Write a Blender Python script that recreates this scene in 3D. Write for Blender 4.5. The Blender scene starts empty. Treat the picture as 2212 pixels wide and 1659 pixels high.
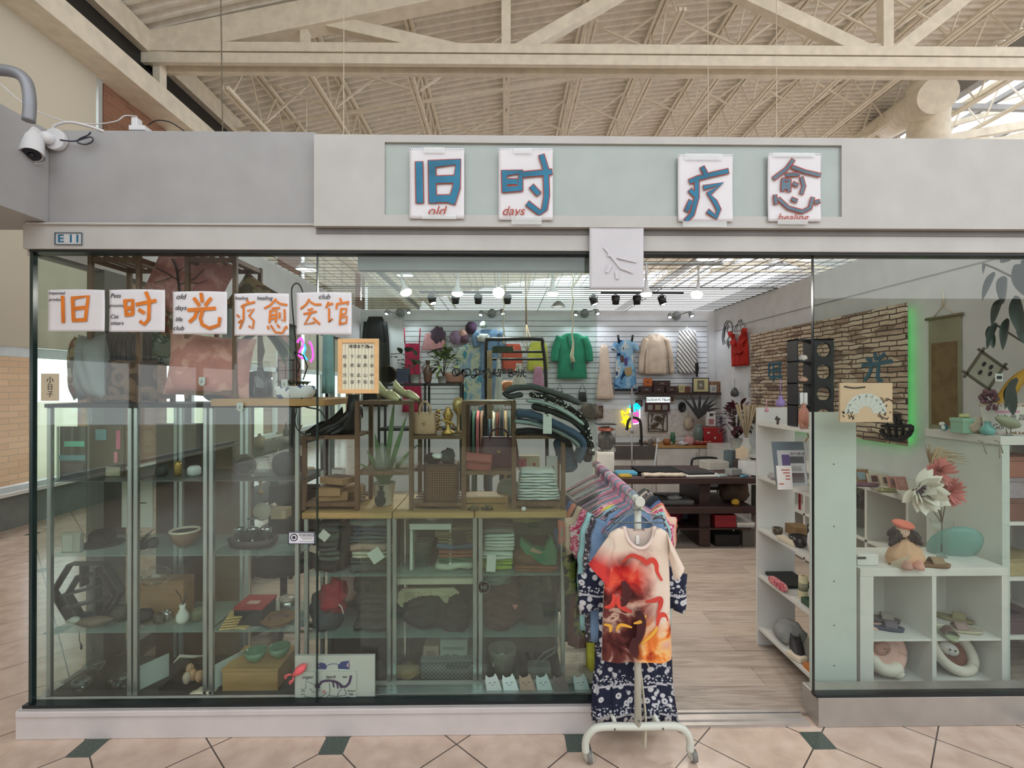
import bpy,math,random
from math import sin,cos,pi,radians,sqrt,exp
from mathutils import Matrix,Vector
random.seed(7)
SC=bpy.context.scene
COL=SC.collection
F,CX,CY,HC=1084.0,1106.0,829.5,1.73
YAW,PIT=0.0148,0.0032
# camera
cam_d=bpy.data.cameras.new('camera');cam=bpy.data.objects.new('camera',cam_d);COL.objects.link(cam)
cam_d.sensor_width=36;cam_d.lens=36*F/2212;cam_d.clip_start=.05;cam_d.clip_end=300
cam.location=(0,0,HC);cam.rotation_euler=(pi/2+PIT,0,-YAW);SC.camera=cam
# world and exposure
W=bpy.data.worlds.new('world');SC.world=W;W.use_nodes=True
bg=W.node_tree.nodes['Background'];bg.inputs[0].default_value=(.93,.97,1.0,1);bg.inputs[1].default_value=2.6
SC.view_settings.view_transform='Standard';SC.view_settings.look='None';SC.view_settings.gamma=1
SC.view_settings.use_curve_mapping=False
SC.view_settings.exposure=-0.22
SC.cycles.max_bounces=10;SC.cycles.transparent_max_bounces=24;SC.cycles.diffuse_bounces=4
SC.cycles.glossy_bounces=4;SC.cycles.use_denoising=True
SC.cycles.sample_clamp_indirect=6;SC.cycles.caustics_reflective=False;SC.cycles.caustics_refractive=False
def area_light(name,loc,size,power,rot=(0,0,0),col=(1,1,1),sizey=None,spread=None):
 l=bpy.data.lights.new(name,'AREA');l.energy=power;l.size=size;l.color=col
 if sizey:l.shape='RECTANGLE';l.size_y=sizey
 if spread:l.spread=spread
 o=bpy.data.objects.new(name,l);o.location=loc;o.rotation_euler=rot;COL.objects.link(o);return o
# ---------------------------------------------------------------- helpers
def P(px,py,Y):
 a,b=(px-CX)/F,-(py-CY)/F
 y1,z1=cos(PIT)-b*sin(PIT),sin(PIT)+b*cos(PIT)
 x,y=a*cos(YAW)+y1*sin(YAW),-a*sin(YAW)+y1*cos(YAW)
 k=Y/y
 return Vector((x*k,Y,HC+z1*k))
def PX(px,Y):return P(px,833,Y).x
def PZ(py,Y,px=1106):return P(px,py,Y).z
def lin(c):return tuple(((v/255)/12.92 if v/255<=.04045 else((v/255+.055)/1.055)**2.4)for v in c)
MATS={}
class NT:
 def __init__(s,name):
  s.m=bpy.data.materials.new(name);s.m.use_nodes=True;s.t=s.m.node_tree
  s.b=s.t.nodes['Principled BSDF'];s.out=s.t.nodes['Material Output'];s.tc=None
 def n(s,typ,ins=None,**kw):
  nd=s.t.nodes.new(typ)
  for k,v in kw.items():setattr(nd,k,v)
  for k,v in(ins or{}).items():s.put(nd.inputs[k],v)
  return nd
 def put(s,sock,v):
  if isinstance(v,bpy.types.NodeSocket):s.t.links.new(v,sock)
  else:sock.default_value=v
 def co(s,w='Object'):
  if not s.tc:s.tc=s.n('ShaderNodeTexCoord')
  return s.tc.outputs[w]
 def xyz(s,sc=(1,1,1),w='Object',rot=(0,0,0),loc=(0,0,0)):
  return s.n('ShaderNodeMapping',{'Vector':s.co(w),'Scale':sc,'Rotation':rot,'Location':loc}).outputs[0]
 def ma(s,op,a,b=0.0,c=0.0):
  return s.n('ShaderNodeMath',{0:a,1:b,2:c},operation=op).outputs[0]
 def ramp(s,fac,stops,interp='LINEAR'):
  r=s.n('ShaderNodeValToRGB',{0:fac});r.color_ramp.interpolation=interp
  e=r.color_ramp.elements
  while len(e)<len(stops):e.new(.5)
  for i,(p,c)in enumerate(stops):e[i].position=p;e[i].color=(*lin(c),1)
  return r.outputs[0]
 def mix(s,f,a,b):
  x=s.n('ShaderNodeMix',data_type='RGBA');s.put(x.inputs[0],f);s.put(x.inputs[6],a);s.put(x.inputs[7],b);return x.outputs[2]
 def noise(s,sc=5,det=3,vec=None,dist=0):
  return s.n('ShaderNodeTexNoise',{'Vector':vec or s.co(),'Scale':sc,'Detail':det,'Distortion':dist}).outputs[0]
 def bump(s,h,st=.3,d=.01):
  s.put(s.b.inputs['Normal'],s.n('ShaderNodeBump',{'Height':h,'Strength':st,'Distance':d}).outputs[0])
def rgba(c):return(*lin(c),1)
def mat(c,rough=.55,metal=0,var=.06,bump=0,bs=60,emit=0,trans=0,name=None,spec=.5,alpha=1,sheen=0):
 key=('m',tuple(c),rough,metal,var,bump,bs,emit,trans,spec,alpha)
 if key in MATS:return MATS[key]
 t=NT(name or 'paint_%02x%02x%02x'%tuple(int(v)for v in c));b=t.b
 lo=tuple(max(0,v*(1-var))for v in c);hi=tuple(min(255,v*(1+var*.6))for v in c)
 b.inputs['Base Color'].default_value=rgba(c)
 t.put(b.inputs['Base Color'],t.ramp(t.noise(6,3),[(.3,lo),(.7,hi)]))
 b.inputs['Roughness'].default_value=rough;b.inputs['Metallic'].default_value=metal
 b.inputs['Specular IOR Level'].default_value=spec
 if alpha<1:b.inputs['Alpha'].default_value=alpha
 if trans:b.inputs['Transmission Weight'].default_value=trans;b.inputs['IOR'].default_value=1.3
 if bump:t.bump(t.noise(bs,4),bump,.004)
 if emit:b.inputs['Emission Color'].default_value=rgba(c);b.inputs['Emission Strength'].default_value=emit
 MATS[key]=t.m;return t.m
def cloth(c,var=.1):return mat(c,.9,0,var,.35,220,spec=.15)
def pat2(name,cols,kind='voro',scale=30,rough=.85,sc=(1,1,1),rot=(0,0,0),thr=(.35,.5),interp='CONSTANT'):
 if name in MATS:return MATS[name]
 t=NT(name);v=t.xyz(sc,rot=rot)
 if kind=='voro':f=t.n('ShaderNodeTexVoronoi',{'Vector':v,'Scale':scale}).outputs['Distance']
 elif kind=='wave':f=t.n('ShaderNodeTexWave',{'Vector':v,'Scale':scale,'Distortion':.6,'Detail':1}).outputs[1]
 elif kind=='wavex':f=t.n('ShaderNodeTexWave',{'Vector':v,'Scale':scale,'Distortion':0}).outputs[1]
 elif kind=='cell':f=t.n('ShaderNodeSeparateColor',{0:t.n('ShaderNodeTexVoronoi',{'Vector':v,'Scale':scale}).outputs['Color']}).outputs[0]
 elif kind=='check':f=t.n('ShaderNodeTexChecker',{'Vector':v,'Scale':scale}).outputs[1]
 else:f=t.noise(scale,4,v,.5)
 st=[(0,cols[0])]+[(thr[i]if i<len(thr)else.5+.1*i,c)for i,c in enumerate(cols[1:])]
 t.put(t.b.inputs['Base Color'],t.ramp(f,st,interp));t.b.inputs['Roughness'].default_value=rough
 t.b.inputs['Specular IOR Level'].default_value=.2
 MATS[name]=t.m;return t.m
def wood(name,c1,c2,scale=3,sc=(1,8,8),rough=.5):
 if name in MATS:return MATS[name]
 t=NT(name);v=t.xyz(sc)
 n=t.noise(scale,5,v,.6)
 t.put(t.b.inputs['Base Color'],t.ramp(n,[(.3,c1),(.5,tuple((a+b)/2 for a,b in zip(c1,c2))),(.7,c2)]));t.b.inputs['Roughness'].default_value=rough
 t.bump(n,.15,.003);MATS[name]=t.m;return t.m
def glass(name,tint=(.93,.97,.95),refl=1.0,rough=.0):
 if name in MATS:return MATS[name]
 t=NT(name);t.t.nodes.remove(t.b)
 tr=t.n('ShaderNodeBsdfTransparent',{0:(*tint,1)});gl=t.n('ShaderNodeBsdfGlossy',{0:(1,1,1,1),'Roughness':rough})
 fc=t.n('ShaderNodeLayerWeight',{0:.5}).outputs[1];f=t.ma('MULTIPLY',t.ma('MULTIPLY_ADD',t.ma('POWER',fc,4.5),.85,.034),refl)
 nz=t.ma('MULTIPLY_ADD',t.noise(1.2,3),.3,.85);f=t.ma('MULTIPLY',f,nz)
 mx=t.n('ShaderNodeMixShader',{0:f});t.put(mx.inputs[1],tr.outputs[0]);t.put(mx.inputs[2],gl.outputs[0])
 t.put(t.out.inputs[0],mx.outputs[0]);MATS[name]=t.m;return t.m
def emis(name,c,s):
 if name in MATS:return MATS[name]
 t=NT(name);t.b.inputs['Base Color'].default_value=rgba(c);t.b.inputs['Emission Color'].default_value=rgba(c);t.b.inputs['Emission Strength'].default_value=s
 MATS[name]=t.m;return t.m
class MB:
 def __init__(s,M=None):s.v=[];s.f=[];s.mi=[];s.sm=[];s.M=M;s.k=0
 def add(s,vs,fs,sm=False):
  b=len(s.v)
  s.v+=[s.M@Vector(v)for v in vs]if s.M else[Vector(v)for v in vs]
  for f in fs:s.f.append([i+b for i in f]);s.mi.append(s.k);s.sm.append(sm)
  return s
 def box(s,x0,x1,y0,y1,z0,z1):
  v=[(x,y,z)for z in(z0,z1)for y in(y0,y1)for x in(x0,x1)]
  return s.add(v,[(0,2,3,1),(4,5,7,6),(0,1,5,4),(2,6,7,3),(0,4,6,2),(1,3,7,5)])
 def cbox(s,c,d,rz=0,ry=0,rx=0):
  M0=s.M;T=Matrix.Translation(c)@Matrix.Rotation(rz,4,'Z')@Matrix.Rotation(ry,4,'Y')@Matrix.Rotation(rx,4,'X')
  s.M=M0@T if M0 else T
  s.box(-d[0]/2,d[0]/2,-d[1]/2,d[1]/2,-d[2]/2,d[2]/2);s.M=M0;return s
 def bar(s,a,b,w,h=None):
  a,b=Vector(a),Vector(b);d=b-a;L=d.length;h=h or w
  q=d.to_track_quat('X','Z').to_matrix().to_4x4()
  M0=s.M;T=Matrix.Translation(a)@q;s.M=M0@T if M0 else T
  s.box(0,L,-w/2,w/2,-h/2,h/2);s.M=M0;return s
 def tube(s,path,r,n=8,cap=True,flat=1.0,up=None):
  path=[Vector(p)for p in path];m=len(path);rs=r if isinstance(r,(list,tuple))else[r]*m
  vs=[];u=None
  for i,p in enumerate(path):
   d=(path[min(i+1,m-1)]-path[max(i-1,0)])
   if d.length<1e-9:d=Vector((0,0,1))
   d.normalize()
   if u is None:
    u=Vector(up)if up else(Vector((0,0,1))if abs(d.z)<.9 else Vector((1,0,0)))
   u=(u-d*u.dot(d))
   if u.length<1e-6:u=d.orthogonal()
   u.normalize();w=d.cross(u)
   for k in range(n):
    a=2*pi*k/n;vs.append(p+u*cos(a)*rs[i]*flat+w*sin(a)*rs[i])
  fs=[(i*n+k,i*n+(k+1)%n,(i+1)*n+(k+1)%n,(i+1)*n+k)for i in range(m-1)for k in range(n)]
  s.add(vs,fs,True)
  if cap:
   b=len(s.v)-m*n
   s.f.append([b+k for k in range(n)][::-1]);s.f.append([b+(m-1)*n+k for k in range(n)]);s.mi+=[s.k]*2;s.sm+=[False]*2
  return s
 def lathe(s,prof,c=(0,0,0),n=20,axis=None):
  m=len(prof);vs=[(c[0]+r*cos(2*pi*k/n),c[1]+r*sin(2*pi*k/n),c[2]+z)for r,z in prof for k in range(n)]
  if axis:
   q=Vector(axis).to_track_quat('Z','Y').to_matrix();vs=[Vector(c)+q@(Vector(v)-Vector(c))for v in vs]
  fs=[(i*n+k,i*n+(k+1)%n,(i+1)*n+(k+1)%n,(i+1)*n+k)for i in range(m-1)for k in range(n)]
  s.add(vs,fs,True)
  b=len(s.v)-m*n
  if prof[0][0]>1e-5:s.f.append([b+k for k in range(n)][::-1]);s.mi.append(s.k);s.sm.append(False)
  if prof[-1][0]>1e-5:s.f.append([b+(m-1)*n+k for k in range(n)]);s.mi.append(s.k);s.sm.append(False)
  return s
 def ell(s,c,r,n=14,m=8,rot=None):
  M0=s.M;T=Matrix.Translation(c)@(rot.to_4x4()if rot is not None else Matrix.Identity(4))@Matrix.Diagonal((*r,1))
  s.M=M0@T if M0 else T
  s.lathe([(max(1e-6,sin(pi*i/m)),-cos(pi*i/m))for i in range(m+1)],n=n);s.M=M0;return s
 def prism(s,poly,y0,y1):
  n=len(poly);vs=[(x,y0,z)for x,z in poly]+[(x,y1,z)for x,z in poly]
  return s.add(vs,[list(range(n)),list(range(2*n-1,n-1,-1))]+[(i,i+n,(i+1)%n+n,(i+1)%n)for i in range(n)])
 def stroke(s,pts,w,y=0,th=.0006):
  m=len(pts)
  if m==1:pts=[pts[0],(pts[0][0]+w*.3,pts[0][1]-w*.3)];m=2
  ws=w if isinstance(w,(list,tuple))else[w]*m
  vs=[]
  for i in range(m):
   a,b=pts[max(i-1,0)],pts[min(i+1,m-1)];dx,dz=b[0]-a[0],b[1]-a[1];L=sqrt(dx*dx+dz*dz)or 1
   nx,nz=-dz/L*ws[i]/2,dx/L*ws[i]/2
   ex,ez=(0,0)
   if i==0:ex,ez=-dx/L*ws[i]*.3,-dz/L*ws[i]*.3
   if i==m-1:ex,ez=dx/L*ws[i]*.3,dz/L*ws[i]*.3
   vs+=[(pts[i][0]+nx+ex,y,pts[i][1]+nz+ez),(pts[i][0]-nx+ex,y,pts[i][1]-nz+ez)]
  return s.add(vs,[(2*i,2*i+1,2*i+3,2*i+2)for i in range(m-1)])
 def grid(s,fn,nu,nv,sm=True,close=False):
  vs=[fn(i/nu,j/nv)for j in range(nv+1)for i in range(nu+1)]
  fs=[(j*(nu+1)+i,j*(nu+1)+i+1,(j+1)*(nu+1)+i+1,(j+1)*(nu+1)+i)for j in range(nv)for i in range(nu)]
  return s.add(vs,fs,sm)
def wm(o):
 M=Matrix.Translation(o.location)@o.rotation_euler.to_matrix().to_4x4()@Matrix.Diagonal((*o.scale,1))
 return wm(o.parent)@M if o.parent else M
def tag(o,label=None,cat=None,group=None,kind=None):
 for k,v in(('label',label),('category',cat),('group',group),('kind',kind)):
  if v:o[k]=v
 return o
def obj(name,mb,m,parent=None,label=None,cat=None,group=None,kind=None,bevel=0,solid=0,sub=0,base=True):
 me=bpy.data.meshes.new(name);vs=mb.v
 o=bpy.data.objects.new(name,me);COL.objects.link(o)
 if parent:
  o.parent=parent;I=wm(parent).inverted();vs=[I@v for v in vs]
 elif base and vs and kind!='structure':
  xs=[v.x for v in vs];ys=[v.y for v in vs];b=Vector(((min(xs)+max(xs))/2,(min(ys)+max(ys))/2,min(v.z for v in vs)))
  o.location=b;vs=[v-b for v in vs]
 me.from_pydata([tuple(v)for v in vs],[],mb.f);ms=m if isinstance(m,(list,tuple))else[m]
 for x in ms:me.materials.append(x)
 me.polygons.foreach_set('material_index',mb.mi);me.polygons.foreach_set('use_smooth',mb.sm);me.update()
 if bevel:b=o.modifiers.new('bevel','BEVEL');b.width=bevel;b.segments=2;b.limit_method='ANGLE'
 if solid:b=o.modifiers.new('solid','SOLIDIFY');b.thickness=solid
 if sub:b=o.modifiers.new('sub','SUBSURF');b.levels=sub;b.render_levels=sub
 tag(o,label,cat,group,kind);return o
def thing(name,label,cat,loc=(0,0,0),rz=0,group=None):
 o=bpy.data.objects.new(name,None);COL.objects.link(o);o.empty_display_size=.1
 o.location=loc;o.rotation_euler=(0,0,rz);tag(o,label,cat,group);return o
def struct(name,mb,m,**k):return obj(name,mb,m,kind='structure',**k)
def dup(root,loc,rz=None,label=None,group=None,sc=None,cat=None):
 def cp(o,par):
  c=o.copy();COL.objects.link(c);c.parent=par
  for ch in[x for x in bpy.data.objects if x.parent==o and x!=c]:cp(ch,c)
  return c
 r=cp(root,None);r.location=loc
 if rz is not None:r.rotation_euler=(0,0,rz)
 if sc:r.scale=(sc,)*3 if not isinstance(sc,(tuple,list))else sc
 tag(r,label,cat,group);return r
FONT=None
def text(s,size,m,loc,parent=None,rot=(pi/2,0,0),name='lettering',label=None,cat=None,shear=0,ext=.0004,off=0,sx=1,align='CENTER',bold=0):
 cu=bpy.data.curves.new(name,'FONT');cu.body=s;cu.size=size;cu.align_x=align;cu.align_y='CENTER';cu.extrude=ext;cu.shear=shear;cu.offset=bold
 o=bpy.data.objects.new(name,cu);COL.objects.link(o)
 dg=bpy.context.evaluated_depsgraph_get();me=bpy.data.meshes.new_from_object(o.evaluated_get(dg));bpy.data.objects.remove(o);bpy.data.curves.remove(cu)
 T=Matrix.Translation(loc)@Matrix.Rotation(rot[2],4,'Z')@Matrix.Rotation(rot[1],4,'Y')@Matrix.Rotation(rot[0],4,'X')@Matrix.Diagonal((sx,1,1,1))
 if parent:T=wm(parent).inverted()@T
 me.transform(T);me.materials.clear();me.materials.append(m)
 o=bpy.data.objects.new(name,me);COL.objects.link(o);o.parent=parent;tag(o,label,cat);return o
def smooth(pts,n=6):
 out=[];m=len(pts)
 for i in range(m-1):
  p0,p1,p2,p3=pts[max(i-1,0)],pts[i],pts[i+1],pts[min(i+2,m-1)]
  for k in range(n):
   t_=k/n;out.append(tuple(.5*((2*b)+(-a+c)*t_+(2*a-5*b+4*c-d_)*t_*t_+(-a+3*b-3*c+d_)*t_**3)for a,b,c,d_ in zip(p0,p1,p2,p3)))
 return out+[tuple(pts[-1])]
# ---------------------------------------------------------------- setting
WHITE=mat((160,159,159),.45,var=.03,name='white_painted_metal');WH2=mat((186,184,180),.45,var=.03,name='light_grey_fascia');WH3=mat((206,198,196),.4,var=.03,name='pale_sill');WALLW=mat((224,224,226),.6,var=.03,name='white_wall')
BEIGE=mat((238,229,210),.5,var=.05,name='cream_steel');GREY=mat((150,155,156),.4,.2,name='grey_metal')
ALU=mat((176,184,182),.28,.85,.05,name='aluminium');BLK=mat((22,22,24),.45,var=.1,name='black');DRK=mat((52,50,50),.5,name='charcoal')
GLS=glass('store_glass',(.925,.96,.94),.9);CGL=glass('cabinet_glass',(.95,.98,.965),.7)
SEAL=mat((20,26,28),.4,name='black_gasket')
YF=2.53;XL=-2.36;XR=3.46;YB=8.2;ZH=2.40;ZW=2.97
# mall floor: square tiles on the diagonal with small dark insets
t=NT('mall_tile');sx=t.n('ShaderNodeSeparateXYZ',{0:t.co()})
X0,Y0,PER=-1.99,2.43,1.172
u=t.ma('DIVIDE',t.ma('SUBTRACT',sx.outputs[0],X0),PER/2);v=t.ma('DIVIDE',t.ma('SUBTRACT',sx.outputs[1],Y0),PER/2)
def near(a,w):return t.ma('LESS_THAN',t.ma('ABSOLUTE',t.ma('SUBTRACT',t.ma('FRACT',t.ma('ADD',a,.5)),.5)),w)
l1=near(t.ma('ADD',u,v),.0075);l2=near(t.ma('SUBTRACT',u,v),.0075)
dk=t.ma('MULTIPLY',near(t.ma('MULTIPLY',u,.5),.05),near(t.ma('MULTIPLY',v,.5),.052))
base=t.ramp(t.noise(9,6),[(.35,(192,168,152)),(.5,(202,179,162)),(.65,(211,190,175))])
c=t.mix(t.ma('MAXIMUM',l1,l2),base,rgba((70,60,54)));c=t.mix(dk,c,t.ramp(t.noise(160,3),[(.4,(52,66,60)),(.6,(84,96,88))]))
t.put(t.b.inputs['Base Color'],c);t.b.inputs['Roughness'].default_value=.22;t.b.inputs['Specular IOR Level'].default_value=.45
TILE=t.m
f=obj('floor',MB().box(-5.95,24,-12,40,-.1,0),TILE,kind='structure',base=False)
# store floor: grey brown planks
t=NT('store_planks');br=t.n('ShaderNodeTexBrick',{'Vector':t.xyz((1,1,1)),'Scale':1.0,'Mortar Size':.002,'Brick Width':1.5,'Row Height':.19,'Color1':rgba((168,150,136)),'Color2':rgba((140,124,112)),'Mortar':rgba((80,70,62))})
n=t.noise(3,6,t.xyz((1.2,14,1)),.8);c=t.mix(t.ma('MULTIPLY',t.ramp(n,[(.35,(0,0,0)),(.65,(255,255,255))]),.65),br.outputs[0],rgba((192,178,166)))
t.put(t.b.inputs['Base Color'],c);t.b.inputs['Roughness'].default_value=.38
PLANK=t.m
obj('floor',MB().box(XL+.02,XR,2.62,YB,.002,.014),PLANK,kind='structure',base=False)
# store shell
struct('wall_front',MB().box(PX(104,2.5),PX(680,2.5),2.50,2.62,PZ(486,2.5),PZ(288,2.5)),WHITE,bevel=.003)
xa=PX(680,2.47);zb,zt=PZ(492,2.47),PZ(296,2.47);bx0,bx1,bz0,bz1=PX(832,2.47),PX(1815,2.47),PZ(467,2.47),PZ(312,2.47)
m=MB();m.box(xa,bx0,2.455,2.62,zb,zt);m.box(bx1,4.6,2.455,2.62,zb,zt);m.box(bx0,bx1,2.455,2.62,bz1,zt);m.box(bx0,bx1,2.455,2.62,zb,bz0)
struct('wall_front',m,WH2)
sp=obj('fascia_sign',MB().box(bx0,bx1,2.468,2.49,bz0,bz1),mat((166,176,172),.14,var=.03,name='frosted_green_glass'),label='long blank grey-green glass sign panel set in the white fascia',cat='sign')
m=MB();m.box(PX(48,2.49),4.6,2.49,2.62,ZH,PZ(487,2.49));m.box(PX(50,2.47),4.6,2.478,2.489,PZ(488,2.47),PZ(483,2.47));struct('trim_1',m,WH2,bevel=.003)
m=MB();m.box(xa,4.6,2.485,2.4899,PZ(507,2.49),zb);struct('trim_2',m,mat((120,118,116),.5,name='shadow_gap_grey'))  # grey strip paints the shade of the gap under the raised fascia
struct('trim_3',MB().box(PX(62,2.5),4.6,2.50,2.58,ZH-.012,ZH+.002),SEAL)
# door rail and floor track
XD0,XD1=PX(775,2.6),PX(1290,2.56)
m=MB();m.box(XD0,XD1,2.58,2.64,PZ(584,2.58),ZH);struct('trim_4',m,mat((132,140,138),.5,.1,name='door_rail_metal'))
m=MB();m.box(XD0-.01,XD1,2.57,2.65,.14,.158);struct('trim_5',m,ALU,bevel=.002)
m=MB();xo0,xo1=PX(1290,2.5),PX(1757,2.5)
m.box(xo0,xo1,2.53,2.70,0,.012);m.box(xo0,xo1,2.56,2.575,.012,.02);m.box(xo0,xo1,2.62,2.635,.012,.02);struct('trim_6',m,mat((190,182,176),.35,.5,name='floor_track'))
# sills
m=MB();m.box(PX(35,2.49),PX(1290,2.49),2.49,2.72,0,.142);m.box(PX(35,2.48),PX(1290,2.48),2.478,2.50,.115,.142);struct('baseboard_front',m,WH3,bevel=.004)
m=MB();m.box(PX(1764,2.53),4.6,2.52,2.66,0,.15);struct('baseboard_right',m,mat((178,172,166),.35,.5,name='brushed_sill'),bevel=.004)
m=MB();m.box(XL-.05,XL+.06,2.73,YB,0,.12);struct('baseboard_left',m,mat((120,122,120),.4,.3,name='grey_sill'),bevel=.004)
m=MB();m.box(PX(60,YF),PX(1290,YF),2.505,2.555,.142,.157);struct('trim_7',m,SEAL)
m=MB();m.box(PX(1760,YF),4.6,2.52,2.565,.15,.163);struct('trim_8',m,SEAL)
# glass panes
def pane(n,x0,x1,y,z0,z1,th=.01):return struct(n,MB().box(x0,x1,y,y+th,z0,z1),GLS)
g1=PX(685,YF)
pane('window_1',PX(70,YF),g1-.002,YF,.15,ZH);pane('window_2',g1+.002,PX(1290,YF),YF,.15,ZH)
struct('trim_9',MB().box(g1-.0025,g1+.0025,2.526,2.544,.15,ZH),mat((30,48,46),.2,name='dark_green_glass_edge'))
struct('trim_9',MB().box(PX(72,YF)-.01,PX(72,YF)+.006,2.52,2.546,.15,ZH),mat((30,48,46),.2,name='dark_green_glass_edge'))
pane('window_3',XD0+.01,PX(1288,2.6),2.60,.158,PZ(575,2.6));
e=PX(1757,YF);pane('window_4',e,4.55,YF,.16,ZH);struct('trim_9',MB().box(e-.002,e+.002,2.527,2.543,.155,ZH),mat((14,22,28),.2,name='black_glass_edge'))
# side glass wall
ys=[2.56,2.9,4.3,5.6,6.9,YB]
for i in range(5):struct('window_%d'%(5+i),MB().box(XL-.005,XL+.005,ys[i],ys[i+1]-.02,.12,ZH),glass('side_glass',(.92,.97,.95),.8))
struct('trim_10',MB().box(XL-.05,XL+.05,2.93,3.10,.12,ZH),mat((92,92,88),.4,.3,name='bronze_post'))
for y in ys[2:-1]:struct('trim_10',MB().box(XL-.03,XL+.03,y-.025,y+.025,.12,ZH),mat((120,128,126),.4,.3,name='mullion_metal'))
struct('wall_left',MB().box(XL-.1,XL+.04,2.62,YB,ZH,ZW),WALLW)
struct('trim_3',MB().box(XL-.03,XL+.03,2.58,YB,ZH-.015,ZH),SEAL)
struct('wall_front',MB().box(-2.75,PX(104,2.5),-1.5,2.62,PZ(486,2.5),PZ(289,2.5)),WHITE,bevel=.003)
# right wall (upper panel line) and back wall with slat board
m=MB();m.box(XR,XR+.1,2.62,YB+.1,0,ZW);struct('wall_right',m,WALLW)
zr=2.62
struct('trim_11',MB().box(XR-.006,XR,2.62,YB,zr,zr+.008),mat((150,150,150),.6,name='panel_seam'))
struct('wall_back',MB().box(XL,XR,YB,YB+.1,0,ZW),WALLW)
XS0,XS1=PX(874,YB),PX(1527,YB);zs0,zs1=PZ(885,YB),PZ(683,YB)
m=MB();k=int((zs1-zs0)/.0805);h=(zs1-zs0)/k
for i in range(k):m.box(XS0,XS1,YB-.02,YB,zs0+i*h+.009,zs0+(i+1)*h)
m.k=1;m.box(XS0,XS1,YB-.006,YB+.002,zs0,zs1)
struct('wall_back',m,[mat((232,235,240),.45,var=.02,name='slat_board'),mat((84,84,90),.7,name='slat_groove')])
# marble lower wall
t=NT('veined_marble');w=t.n('ShaderNodeTexVoronoi',{'Vector':t.n('ShaderNodeVectorMath',{0:t.co(),1:t.n('ShaderNodeTexNoise',{'Vector':t.co(),'Scale':3.0}).outputs[1]},operation='ADD').outputs[0],'Scale':2.1},feature='DISTANCE_TO_EDGE')
t.put(t.b.inputs['Base Color'],t.ramp(w.outputs[0],[(0,(168,164,158)),(.012,(216,210,204)),(.03,(226,220,214))]));t.b.inputs['Roughness'].default_value=.3
struct('wall_back',MB().box(PX(1300,YB),XR,YB-.012,YB,.9,PZ(868,YB)),t.m)
# unseen dark wall behind the viewer, added to tone down glass reflections
m=MB();m.box(-6,24,-9.2,-9,0,4.2)
struct('wall_unseen',m,mat((70,64,60),.7,name='dark_reflected_wall'))
# ---------------- exterior wall, windows, roof
XW=-5.95
t=NT('buff_brick');br=t.n('ShaderNodeTexBrick',{'Vector':t.n('ShaderNodeCombineXYZ',{0:t.n('ShaderNodeSeparateXYZ',{0:t.co()}).outputs[1],1:t.n('ShaderNodeSeparateXYZ',{0:t.co()}).outputs[2]}).outputs[0],'Scale':1.0,'Mortar Size':.008,'Brick Width':.4,'Row Height':.12,'Color1':rgba((226,196,164)),'Color2':rgba((214,182,150)),'Mortar':rgba((190,170,150))})
t.put(t.b.inputs['Base Color'],br.outputs[0]);BUFF=t.m
t=NT('red_brick');br=t.n('ShaderNodeTexBrick',{'Vector':t.n('ShaderNodeCombineXYZ',{0:t.n('ShaderNodeSeparateXYZ',{0:t.co()}).outputs[1],1:t.n('ShaderNodeSeparateXYZ',{0:t.co()}).outputs[2]}).outputs[0],'Scale':1.0,'Mortar Size':.006,'Brick Width':.22,'Row Height':.075,'Color1':rgba((150,104,78)),'Color2':rgba((132,90,68)),'Mortar':rgba((140,118,98))})
t.put(t.b.inputs['Base Color'],br.outputs[0]);t.b.inputs['Roughness'].default_value=.8;RBR=t.m
struct('wall_outer',MB().box(XW-.4,XW,-6,34,-.1,.42),mat((120,124,118),.7,name='grey_base_wall'))
struct('trim_12',MB().box(XW-.3,XW+.12,-6,34,.42,.46),mat((214,214,208),.5,name='pale_window_ledge'))
m=MB();m.box(XW-.35,XW+.02,7.5,8.9,.46,7.3)
struct('wall_outer',m,RBR)
m=MB();m.box(XW-.35,XW+.02,13.2,14.6,.46,7.3);struct('wall_outer',m,RBR)
struct('wall_outer',MB().box(XW-.35,XW+.02,20,21.4,.46,7.3),RBR)
FR=mat((196,202,202),.4,.3,name='window_frame')
wi=12
for a,b in((-6,7.45),(8.95,13.15),(14.65,19.95),(21.45,33)):
 m=MB();m.box(XW-.06,XW+.04,a,b,2.08,2.2);y=b
 m.box(XW-.06,XW+.04,a,b,.46,.52)
 while y>a:m.box(XW-.06,XW+.04,y-.07,y,.46,6.6);y-=1.75
 struct('window_%d'%wi,m,FR);wi+=1
# roller blinds in the upper windows
t=NT('blind_fabric');t.t.nodes.remove(t.b)
d=t.n('ShaderNodeBsdfDiffuse',{0:rgba((226,222,212))});tl=t.n('ShaderNodeBsdfTranslucent',{0:rgba((214,208,194))});mx=t.n('ShaderNodeMixShader',{0:.6});t.put(mx.inputs[1],d.outputs[0]);t.put(mx.inputs[2],tl.outputs[0]);t.put(t.out.inputs[0],mx.outputs[0]);BLIND=t.m
for i,(a,b)in enumerate(((-6,7.3),(9.1,13.0),(14.8,19.8),(21.6,33))):
 w=('nearest the storefront','beyond the first brick pier','beyond the second brick pier','farthest along the outer wall')[i]
 th=thing('roller_blind','white roller blind filling the tall upper window %s'%w,'blind',(XW+.1,(a+b)/2,2.2),group='roller blinds of the outer wall')
 obj('blind_sheet',MB().box(XW+.08,XW+.084,a,b-.02,2.2,6.3),BLIND,th)
 obj('roller_tube',MB().tube([(XW+.13,a,6.3),(XW+.13,b,6.3)],.05),mat((170,168,160),.4,.5,name='roller_metal'),th)
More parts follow.
